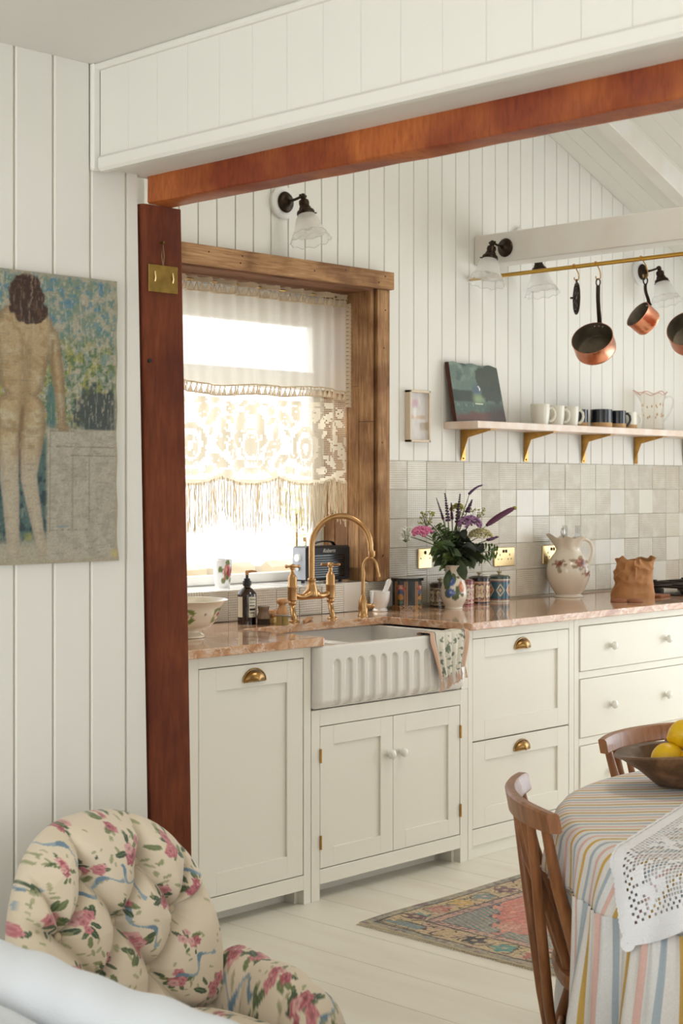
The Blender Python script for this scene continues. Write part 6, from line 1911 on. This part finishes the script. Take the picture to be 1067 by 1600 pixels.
P = np.stack([r * np.cos(TT), r * np.sin(TT), z], axis=-1)
FX, FY_ = RR * np.cos(TT), RR * np.sin(TT)
UV = np.stack([FX * SN.x + FY_ * SN.y, FX * SD.x + FY_ * SD.y], axis=-1)
def top_at(co, uv): return uv[:, 0] + .004 * np.sin(uv[:, 1] * 9) + .0015 * np.sin(uv[:, 1] * 40)
M['stripe_top'] = stripe_mat('striped_cotton_top', STR, .080)
M['stripe_skirt'] = stripe_mat('striped_cotton_skirt', STR, .150)
mb = MB().grid(P, closeu=True, uv=UV)
mb.build('cloth_top', M['stripe_top'], tc_, smooth=180, attr=top_at, recalc=False)
# gathered skirt, lifted where the chairs push in
nz_ = 60
th = np.linspace(0, 2 * PI, 1400, endpoint=False)
def sect(center, half):
    d = np.abs((th - center + PI) % (2 * PI) - PI)
    return sstep(half + .07, half, d)
a1 = math.atan2(CH1[1] - TC.y, CH1[0] - TC.x); a2 = 0.
lift = sect(a1, .30) * 1.0
zbot = .012 + (.497 - .012) * lift
r_, z_ = drape(np.full_like(th, TR + DROP - .006), th)
r_top = r_ + .012 + (.010 * np.sin(th * 14 + .6) + .006 * np.sin(th * 37))
P = np.zeros((nz_, len(th), 3)); UV = np.zeros((nz_, len(th), 2))
for j in range(nz_):
    t = j / (nz_ - 1)
    zz = z_ * (1 - t) + zbot * t
    fol = (.020 * np.sin(th * 26 + 1.3 * np.sin(th * 5)) + .010 * np.sin(th * 61 + 2)) * (min(1, t * 3.0) * .8 + .2 * t) + .0025 * np.sin(th * 190) * max(0, 1 - t * 3)
    rr = r_top + .003 + fol * (1 - .6 * lift) + .055 * t * (z_ - zbot) / .6 * (1 - lift) - lift * .105 * min(1, t * 1.6)
    P[j, :, 0] = rr * np.cos(th); P[j, :, 1] = rr * np.sin(th); P[j, :, 2] = zz
    UV[j, :, 0] = th * .9549296; UV[j, :, 1] = zz
def skirt_at(co, uv): return uv[:, 0] + .0012 * np.sin(uv[:, 1] * 30)
MB().grid(P, closeu=True, uv=UV).build('gathered_skirt', M['stripe_skirt'], tc_, smooth=180, attr=skirt_at, recalc=False)

# lace square: worked blocks and open mesh, corner falling over the edge
lc = thing('lace_cloth', 'white filet lace cloth with one corner hanging over the table edge', 'lace cloth', tuple(TC))
E1 = Vector((.962, .273, 0)); E2 = Vector((.273, -.962, 0))
Q0 = Vector((2.280, 1.610, 0)) - TC
cell = .0075
nn = 150
def flat_to_3d(px_, py_):
    rad = np.hypot(px_, py_); th_ = np.arctan2(py_, px_)
    r, z = drape(rad, th_)
    fall = np.clip((rad - TR) / .12, 0, 1.5)
    r = r + .012 * np.minimum(fall, 1) + np.minimum(fall, 1) * (.010 * np.sin(th_ * 14 + .6)) + .010 * np.minimum(fall, 1) + .018 * np.clip(rad - TR - .1, 0, .3) / .1 + .004 * np.sin(th_ * 40) * fall
    return np.stack([r * np.cos(th_), r * np.sin(th_), z + .0035], axis=-1)
I, J = np.meshgrid(np.arange(nn + 1), np.arange(nn + 1), indexing='ij')
PX = Q0.x + (I * E1.x + J * E2.x) * cell; PY = Q0.y + (I * E1.y + J * E2.y) * cell
G3 = flat_to_3d(PX, PY)
def hole(i, j):
    """open cells of the pattern: mesh ground with solid flowers and a solid hem"""
    if min(i, j) < 3: return False
    if min(i, j) < 6: return (i + j) % 2 == 0
    a, b_ = (i + 6) % 26, (j + 6) % 26
    d1 = math.hypot(a - 13, b_ - 13)
    an = math.atan2(b_ - 13, a - 13)
    if d1 < 5.5 + 2.6 * math.cos(5 * an + i // 26): return d1 < 1.3 or (4 < d1 < 5 and math.cos(5 * an) > .3)
    e1 = math.hypot((a - 3) % 26 - 2, (b_ - 3) % 26 - 2)
    if e1 < 4.2: return e1 < 1
    if abs(a - b_) < 2 and d1 > 11: return False
    return (i * 7 + j * 13) % 11 != 0
mb = MB(); o2 = .30
FZ = []
verts = []
def bl(i, j, u, v):
    return tuple(G3[i, j] * (1 - u) * (1 - v) + G3[i + 1, j] * u * (1 - v) + G3[i, j + 1] * (1 - u) * v + G3[i + 1, j + 1] * u * v)
for i in range(nn):
    for j in range(nn):
        if not hole(i, j):
            mb.add([tuple(G3[i, j]), tuple(G3[i + 1, j]), tuple(G3[i + 1, j + 1]), tuple(G3[i, j + 1])], [(0, 1, 2, 3)])
        else:
            mb.add([tuple(G3[i, j]), bl(i, j, 1, 0), bl(i, j, 1, o2), bl(i, j, 0, o2), bl(i, j, o2, o2), bl(i, j, o2, 1), bl(i, j, 0, 1)], [(0, 1, 2, 3), (3, 4, 5, 6)])
mb.build('lace_panel', M['lace_white'], lc, smooth=180, recalc=False)
# scalloped crochet hem along the two edges in view
mb = MB()
for e in (0, 1):
    m = nn
    s_ = np.arange(0, m + .01, .5)
    sc_ = .006 + .016 * np.abs(np.sin(s_ * PI / 24)) ** .7 if e == 1 else .004 + .004 * np.abs(np.sin(s_ * PI / 8))
    rows = []
    for q in (0, .35, .7, 1.0):
        if e == 0: ax, ay = Q0.x + s_ * cell * E1.x - E2.x * sc_ * q, Q0.y + s_ * cell * E1.y - E2.y * sc_ * q
        else: ax, ay = Q0.x + s_ * cell * E2.x - E1.x * sc_ * q * .9, Q0.y + s_ * cell * E2.y - E1.y * sc_ * q * .9
        g = flat_to_3d(ax, ay); g[:, 2] += .001; g[:, :2] *= 1 + .002 * np.sin(s_ * 5)[:, None] * q
        rows.append(g)
    mb.grid(np.array(rows))
g = [flat_to_3d(np.array([Q0.x + (-E1.x - E2.x) * k * .5 * math.cos(a) + (E1.x - E2.x) * k * .5 * math.sin(a)]), np.array([Q0.y + (-E1.y - E2.y) * k * .5 * math.cos(a) + (E1.y - E2.y) * k * .5 * math.sin(a)]))[0] for k in (.002, .014, .022) for a in np.linspace(-PI, PI, 24)]
mb.grid(np.array(g).reshape(3, 24, 3))
mb.build('scalloped_hem', M['lace_white'], lc, smooth=180, recalc=False)

# dough bowl and lemons
BC = Vector((3.135, 1.835, TZ + .0085)); ba = math.radians(-42)
db = thing('dough_bowl', 'long carved dark wooden trough bowl holding lemons', 'bowl', tuple(BC), ba)
n = 72
def ring_(lx, ly, z, e=3.6, tipk=0.0):
    out_ = []
    for i in range(n):
        a = 2 * PI * i / n; c, s = math.cos(a), math.sin(a)
        rr = (abs(c) ** e + abs(s) ** e) ** (-1 / e)
        x, y = lx * rr * c, ly * rr * s
        k = max(0, abs(c) - .55) / .45
        out_.append((x * (1 + tipk * k * k), y, z - .008 * k * (tipk > 0) + .003 * math.sin(3 * a + lx * 9)))
    return out_
rings = [ring_(.13, .052, 0.0), ring_(.155, .066, .002), ring_(.195, .092, .035), ring_(.222, .112, .068, tipk=.06), ring_(.228, .118, .073, tipk=.10), ring_(.226, .116, .077, tipk=.10), ring_(.205, .096, .076, tipk=.03), ring_(.188, .084, .050), ring_(.165, .070, .025), ring_(.11, .042, .014)]
V = [p for r in rings for p in r]
F = [(j * n + i, j * n + (i + 1) % n, (j + 1) * n + (i + 1) % n, (j + 1) * n + i) for j in range(len(rings) - 1) for i in range(n)] + [tuple(range(n)), tuple((len(rings) - 1) * n + i for i in range(n))]
MB().add(V, F).build('bowl_body', M['bowl_wood'], db, smooth=50)
def lemon(p, ax, r, label):
    prof = smoothp([(.001, -1.30), (.13, -1.24), (.30, -1.12), (.70, -.80), (.97, -.3), (1.0, .05), (.90, .5), (.62, .88), (.26, 1.10), (.14, 1.20), (.001, 1.24)], 4)
    t = thing('lemon', label, 'lemon', p, 0, 'lemons in the wooden bowl')
    B = basis(Vector(ax))
    MB().lathe([(a * r, b * r) for a, b in prof], 30).xf(B).build('peel', M['lemon'], t, smooth=80)
    MB().lathe([(.001, -1.33 * r), (.09 * r, -1.32 * r), (.10 * r, -1.24 * r), (.001, -1.24 * r)], 10).xf(B).build('stem_end', M['brush_dark'], t)
bz = TZ + .0085
lemon((3.034, 1.922, bz + .062), (.8, -.5, .2), .033, 'whole lemon at the left end of the pile')
lemon((3.062, 1.866, bz + .058), (.3, -.9, -.1), .032, 'lemon at the front of the bowl, partly cut by the picture edge')
lemon((3.075, 1.903, bz + .112), (.6, -.7, .3), .033, 'lemon lying on top of the others')

# ------------------------------------------------------------------ tea towel over the sink front
def towel_paint(co, uv):
    u, v = uv[:, 0], uv[:, 1]
    c = np.tile(np.array([[226, 220, 204.]]), (len(co), 1))
    edge = (u < .10) | (u > .90)
    c = mixc(c, (216, 178, 152), edge * 1.)
    c = mixc(c, (92, 104, 84), sstep(.60, .66, fbm(u * 16, v * 20, 4)) * (~edge) * .8)
    c = mixc(c, (70, 58, 54), ((np.abs(u - .12) < .012) | (np.abs(u - .88) < .012)) * .8)
    return c
tw = thing('tea_towel', 'fringed printed tea towel hung over the right front corner of the sink', 'towel', (4.475, 3.79, .886))
nu, nv = 70, 90
P = np.zeros((nv, nu, 3))
for j in range(nv):
    s = j / (nv - 1) * .335 - .13                      # path length: inside the sink (<0), over the rim, down the front
    for i in range(nu):
        u = i / (nu - 1); x = (u - .5) * .22
        fold = .009 * math.sin(u * 17 + s * 4) * min(1, abs(s) * 9)
        if s < -.03: y, z = .050 + .006 * 0 - fold * .5 + .006, (s + .03) * 1.0 + .004
        elif s < .02: y, z = .044 - (s + .03) * 1.04 * 1.0, .0065 + .002 * math.sin(u * 9)
        else: y, z = -.010 - abs(fold) - .010 * (s - .02) / .2, .004 - (s - .02) * (.93 - .22 * u)
        gather = 1 - .45 * max(0, s - .05) / .17
        P[j, i] = (x * gather + max(0, s) * .05 * (u - .3), y, z)
MB().grid(P).build('cloth', M['towel'], tw, smooth=180, paint=towel_paint, recalc=False)
rt2 = random.Random(8)
for k in range(9):
    i = int(k * (nu - 1) / 8); p = P[-1, i]
    mb = MB()
    for q in range(7):
        mb.tube([tuple(p), (p[0] + rt2.uniform(-.006, .006), p[1] - .004 + rt2.uniform(-.003, .002), p[2] - .022), (p[0] + rt2.uniform(-.012, .012), p[1] - .003, p[2] - .045)], .0011, 4, caps=False)
    o = mb.build('tassel', M['tassel'] if 'tassel' in M else M['lace_trim'], tw, recalc=False)

# ------------------------------------------------------------------ floral armchair
rc = np.random.RandomState(12)
MOTIFS = []
def add_bunch(x, y, s):
    for k in range(9):
        a = rc.uniform(0, 2 * PI); d_ = rc.uniform(.5, 1.4) * .026 * s
        MOTIFS.append(('leaf', x + d_ * math.cos(a), y + d_ * math.sin(a), .013 * s * rc.uniform(.6, 1.2), a + rc.uniform(-.5, .5), rc.randint(3)))
    for k in range(5):
        a = rc.uniform(0, 2 * PI); d_ = rc.uniform(0, 1.1) * .022 * s
        MOTIFS.append(('rose', x + d_ * math.cos(a), y + d_ * math.sin(a), .0125 * s * rc.uniform(.5, 1.15), rc.uniform(0, 6), rc.randint(3)))
    for k in range(8):
        a = rc.uniform(0, 2 * PI); d_ = rc.uniform(1.2, 2.2) * .028 * s
        MOTIFS.append(('leaf', x + d_ * math.cos(a), y + d_ * math.sin(a), .0075 * s * rc.uniform(.7, 1.2), rc.uniform(0, 6), 3 + rc.randint(2)))
for gy in range(-1, 11):
    for gx in range(-7, 8):
        add_bunch(gx * .086 + (gy % 2) * .043 + rc.uniform(-.02, .02), gy * .086 + rc.uniform(-.02, .02), rc.uniform(.6, 1.1))
        if rc.rand() < .4: MOTIFS.append(('ribbon', gx * .086 + .04 + rc.uniform(-.02, .02), gy * .086 + .04, .045, rc.uniform(-.9, .9), 0))
LEAFC = ((72, 92, 58), (52, 74, 50), (104, 116, 70), (150, 150, 104), (170, 164, 122))
ROSEC = ((196, 116, 122), (216, 160, 156), (172, 86, 98))
def chintz_paint(co, uv):
    X, Y = uv[:, 0], uv[:, 1]
    c = np.tile(np.array([[229, 214, 190.]]), (len(X), 1))
    c = mixc(c, (224, 206, 176), sstep(.5, .7, fbm(X * 20, Y * 20, 4)) * .5)
    order = np.argsort(X); Xs = X[order]
    wob = (fbm(X * 260, Y * 260, 8) - .5)
    for kind, x, y, s, a, k in MOTIFS:
        R = s * (1.6 if kind != 'ribbon' else 1.2)
        i0, i1 = np.searchsorted(Xs, (x - R, x + R))
        idx = order[i0:i1]
        idx = idx[np.abs(Y[idx] - y) < R]
        if len(idx) == 0: continue
        dx, dy = X[idx] - x, Y[idx] - y
        ca, sa = math.cos(a), math.sin(a)
        p, q = dx * ca + dy * sa, -dx * sa + dy * ca
        if kind == 'leaf':
            w = sstep(1.0, .8, (p / s) ** 2 + (q / (s * .42)) ** 2 + wob[idx] * .8)
            c[idx] = mixc(c[idx], LEAFC[k], w * (.92 if k < 3 else .75)); c[idx] = mixc(c[idx], (148, 156, 116), w * (np.abs(q) < s * .05) * .6)
        elif kind == 'rose':
            r = np.hypot(p, q); an = np.arctan2(q, p)
            e = r / (s * (1 + .13 * np.cos(5 * an)))
            w = sstep(1.02, .9, e + wob[idx] * .25)
            col = np.array(ROSEC[k], float)
            c[idx] = mixc(c[idx], col, w)
            c[idx] = mixc(c[idx], col * .55 + np.array([236, 200, 190.]) * .45, w * (np.sin(e * 11 + an * 2) > .2) * .75)
            c[idx] = mixc(c[idx], col * .72, w * sstep(.4, .1, e) * .8)
        else:
            yy = q - .010 * np.sin(p * 110)
            w = ((np.abs(yy) < .0034 + .0016 * np.sin(p * 160)) & (np.abs(p) < s)) * 1.
            c[idx] = mixc(c[idx], (140, 162, 176), w * .85); c[idx] = mixc(c[idx], (98, 128, 152), w * (np.sin(p * 130) > .4) * .7)
    return c
AC = (1.838, 2.27, 0)
ac = thing('armchair', 'small button-back armchair in cream rose chintz against the left wall', 'armchair', AC)
BW, BT = .235, .800                                   # half width and top of the back
def arch(phi):
    """outline of the back, phi from 0 (right foot) over the top to 2 pi"""
    c, s = math.cos(phi), math.sin(phi)
    if s >= 0:
        e = 2.35
        rr = (abs(c) ** e + abs(s) ** e) ** (-1 / e)
        return BW * rr * c, .52 + (BT - .52) * rr * s
    e = 7.
    rr = (abs(c) ** e + abs(s) ** e) ** (-1 / e)
    return BW * rr * c * (1 - .08 * abs(s)), .52 + .27 * rr * s
BUT = []
for row, (bz_, xs_) in enumerate(((.70, (-.067, .067)), (.60, (-.135, 0, .135)), (.50, (-.067, .067)), (.40, (-.135, 0, .135)), (.31, (-.067, .067)))):
    for bx_ in xs_: BUT.append((bx_, bz_))
LINKS = []
for i, p in enumerate(BUT):
    for q in BUT[i + 1:]:
        if abs(p[1] - q[1]) < .12 and abs(p[1] - q[1]) > .05 and abs(p[0] - q[0]) < .1: LINKS.append((p, q))
for (bx_, bz_) in ((-.067, .70), (.067, .70)): LINKS.append(((bx_, bz_), (bx_ * 1.25, .83)))
for s in (-1, 1):
    LINKS.append(((s * .135, .60), (s * .27, .67))); LINKS.append(((s * .135, .40), (s * .28, .43))); LINKS.append(((s * .135, .60), (s * .20, .78)))
def tuft(x, z):
    h = np.ones_like(x) * .042
    d = np.full_like(x, 9.)
    for (p, q) in LINKS:
        dx, dz = q[0] - p[0], q[1] - p[1]
        t = np.clip(((x - p[0]) * dx + (z - p[1]) * dz) / (dx * dx + dz * dz), 0, 1)
        d = np.minimum(d, np.hypot(x - p[0] - dx * t, z - p[1] - dz * t))
    b = np.full_like(x, 9.)
    for p in BUT: b = np.minimum(b, np.hypot(x - p[0], z - p[1]))
    crease = 1 - np.exp(-(d / .019) ** 1.0)
    pit = np.exp(-(b / .026) ** 2)
    return h * crease - .030 * pit
nphi, nrho = 520, 230
phis = np.linspace(0, 2 * PI, nphi, endpoint=False)
OUT = np.array([arch(p) for p in phis])
P = np.zeros((nrho, nphi, 3)); UV = np.zeros((nrho, nphi, 2))
for j in range(nrho):
    # front centre -> rim -> rear
    t = j / (nrho - 1)
    if t < .72:
        rho = (t / .72) ** .8; side = -1
    else:
        rho = 1 - (t - .72) / .28 * .98; side = 1
    x = OUT[:, 0] * rho; z = .52 + (OUT[:, 1] - .52) * rho
    dome = math.sqrt(max(0, 1 - min(1, rho) ** 5))
    wrap = -.55 * x * x * np.clip((z - .1) / .6, 0, 1) * 1.6
    y0 = .12 + .20 * (z - .4) + wrap
    if side < 0:
        y = y0 - .055 * dome - tuft(x, z) * min(1, (1 - rho) * 7 + .12)
    else:
        y = y0 + .075 * dome
    P[j, :, 0] = x; P[j, :, 1] = y; P[j, :, 2] = z
    ext = .0 if side < 0 else (1 - rho) * .2
    UV[j, :, 0] = x + ext * np.cos(phis); UV[j, :, 1] = z + ext * np.sin(phis) + .05
mb = MB().grid(P, closeu=True, uv=UV)
mb.build('back', M['chintz'], ac, smooth=180, paint=chintz_paint, recalc=False)
for (bx_, bz_) in BUT:
    y0 = .12 + .20 * (bz_ - .4) - .55 * bx_ * bx_ * min(1, (bz_ - .1) / .6) * 1.6
    MB().ball((bx_, y0 - .034, bz_), (.009, .006, .009), 10, 6).build('button', M['chintz_plain'] if 'chintz_plain' in M else M['linen'], ac, smooth=80)
def arm(sx):
    n, m = 120, 90
    P = np.zeros((m, n, 3)); UV = np.zeros((m, n, 2))
    for j in range(m):
        t = j / (m - 1)
        y = .10 - .34 * t
        end = math.sqrt(max(0, 1 - max(0, (t - .80) / .20) ** 2)) if t > .8 else 1
        beg = math.sqrt(max(0, 1 - max(0, (.08 - t) / .08) ** 2)) if t < .08 else 1
        k = max(.02, end * beg)
        top = .505 - .02 * t - .05 * max(0, t - .6) / .4; bot = .20
        pl = .010 * abs(math.sin(t * PI * 3.0)) ** .5
        for i in range(n):
            a = 2 * PI * i / n; c, s = math.cos(a), math.sin(a)
            e = 2.6; rr = (abs(c) ** e + abs(s) ** e) ** (-1 / e)
            hx = (.062 + pl) * k; hz = (top - bot) / 2 * (.35 + .65 * k)
            P[j, i] = (sx * (.268 - .02 * t) + hx * rr * c, y, (top + bot) / 2 - (1 - k) * .05 + hz * rr * s + pl * .6 * (s > 0))
            UV[j, i] = (y * 1.0 + .9 + sx, (top + bot) / 2 + .11 * a / PI * 2 * .7)
    return MB().grid(P, closeu=True, uv=UV).build('arm', M['chintz'], ac, smooth=180, paint=chintz_paint2, recalc=False)
def chintz_paint2(co, uv):
    u2 = np.stack([(uv[:, 0] + 5) % 1.0 - .5, uv[:, 1] % .8], axis=1)
    return chintz_paint(co, u2)
arm(1); arm(-1)
# seat cushion
n = 160; m = 60
P = np.zeros((m, n, 3)); UV = np.zeros((m, n, 2))
for j in range(m):
    ph = -PI / 2 + PI * j / (m - 1)
    k = max(.01, math.cos(ph) ** .35)
    for i in range(n):
        a = 2 * PI * i / n; c, s = math.cos(a), math.sin(a)
        e = 4.; rr = (abs(c) ** e + abs(s) ** e) ** (-1 / e)
        P[j, i] = (.215 * rr * c * k, -.155 + .27 * rr * s * k, .335 + (.095 if ph > 0 else .11) * math.sin(ph) * (1 if ph < 0 else 1 + .1 * (1 - rr * 0)))
        UV[j, i] = (P[j, i, 0] + .1 * c, (P[j, i, 1] + .1 * s * math.cos(ph)) % .8)
MB().grid(P, closeu=True, uv=UV).build('seat', M['chintz'], ac, smooth=180, paint=chintz_paint, recalc=False)
MB().box(-.24, .24, -.36, .16, .14, .235, .02).build('seat_frame', M['base_fabric'], ac)
for sx in (-1, 1):
    for yy in (-.32, .12):
        MB().lathe([(.001, 0), (.012, 0), (.013, .01), (.018, .05), (.015, .09), (.02, .12), (.022, .15), (.001, .15)], 14, sx * .20, yy).build('leg', M['chair_wood'], ac, smooth=60)

# ------------------------------------------------------------------ white sofa in the foreground
sofa = thing('sofa', 'white linen sofa with rounded arm in the left foreground', 'sofa', (0, 0, 0))
n, m = 60, 120
P = np.zeros((m, n, 3))
ysl = np.linspace(.75, 2.16, m)
for j, y in enumerate(ysl):
    e = min(1, (2.16 - y) / .09); e2 = min(1, (y - .75) / .09)
    k = max(.03, math.sqrt(max(0, 1 - (1 - e) ** 2))) * max(.03, math.sqrt(max(0, 1 - (1 - e2) ** 2)))
    for i in range(n):
        a = 2 * PI * i / n; c, s = math.cos(a), math.sin(a)
        r = .060 + .002 * math.sin(y * 19 + 3 * a) + .002 * math.sin(y * 47 + a)
        P[j, i] = (1.300 + r * c * (.7 + .3 * k) * k ** .3, y, .697 + r * s * k ** .5)
MB().grid(P, closeu=True).build('arm', M['linen'], sofa, smooth=180, recalc=False)
MB().box(1.245, 1.345, .76, 2.13, .08, .70, .03).build('arm_panel', M['linen'], sofa)
MB().box(.30, 1.25, .76, 2.13, .08, .36, .03).build('base', M['linen'], sofa)
def pillow(x0, x1, y0, y1, z0, z1, name, tufts=()):
    n, m = 70, 40
    P = np.zeros((m, n, 3))
    cx_, cy_, cz_ = (x0 + x1) / 2, (y0 + y1) / 2, (z0 + z1) / 2
    for j in range(m):
        ph = -PI / 2 + PI * j / (m - 1); k = max(.01, math.cos(ph) ** .28)
        for i in range(n):
            a = 2 * PI * i / n; c, s = math.cos(a), math.sin(a)
            rr = (abs(c) ** 5 + abs(s) ** 5) ** (-1 / 5)
            x, y = cx_ + (x1 - x0) / 2 * rr * c * k, cy_ + (y1 - y0) / 2 * rr * s * k
            z = cz_ + (z1 - z0) / 2 * math.sin(ph)
            if ph > 0:
                for (tx, ty) in tufts: z -= .03 * math.exp(-((x - tx) ** 2 + (y - ty) ** 2) / .0016)
            P[j, i] = (x, y, z)
    return MB().grid(P, closeu=True).build(name, M['linen'], sofa, smooth=180, recalc=False)
pillow(.36, 1.235, .80, 2.10, .36, .56, 'seat_cushion')
tf = [(1.17, 1.73), (1.06, 1.45), (.85, 1.6), (.95, 1.9)]
pillow(.62, 1.250, 1.20, 2.10, .545, .742, 'tufted_cushion', tf)
for (tx, ty) in tf: MB().ball((tx, ty, .716), (.016, .016, .008), 12, 8).build('button', M['white_paint'], sofa, smooth=80)
MB().box(.30, .45, .76, 2.13, .08, .80, .05).build('back_rest', M['linen'], sofa)
for x_ in (.36, 1.27):
    for y_ in (.82, 2.06): MB().lathe([(.001, 0), (.02, 0), (.026, .085), (.001, .085)], 14, x_, y_).build('foot', M['chair_wood'], sofa)
# scrap of frayed string on the boards beside the armchair
mb = MB(); rr_ = random.Random(3)
for k in range(26):
    x, y = 2.95 + rr_.uniform(-.02, .02), 3.32
    pts = [(3.02 + rr_.uniform(-.02, .02), 3.36 + rr_.uniform(-.015, .015), .002)]
    for q in range(4): pts.append((pts[-1][0] + rr_.uniform(-.01, .045), pts[-1][1] + rr_.uniform(-.02, .035), .0022))
    mb.tube(pts, .0009, 3, caps=False)
o = mb.build('frayed_string', M['rope'], None, recalc=False); tag(o, 'wisp of frayed jute string on the floorboards by the armchair', 'string', None, 'stuff')
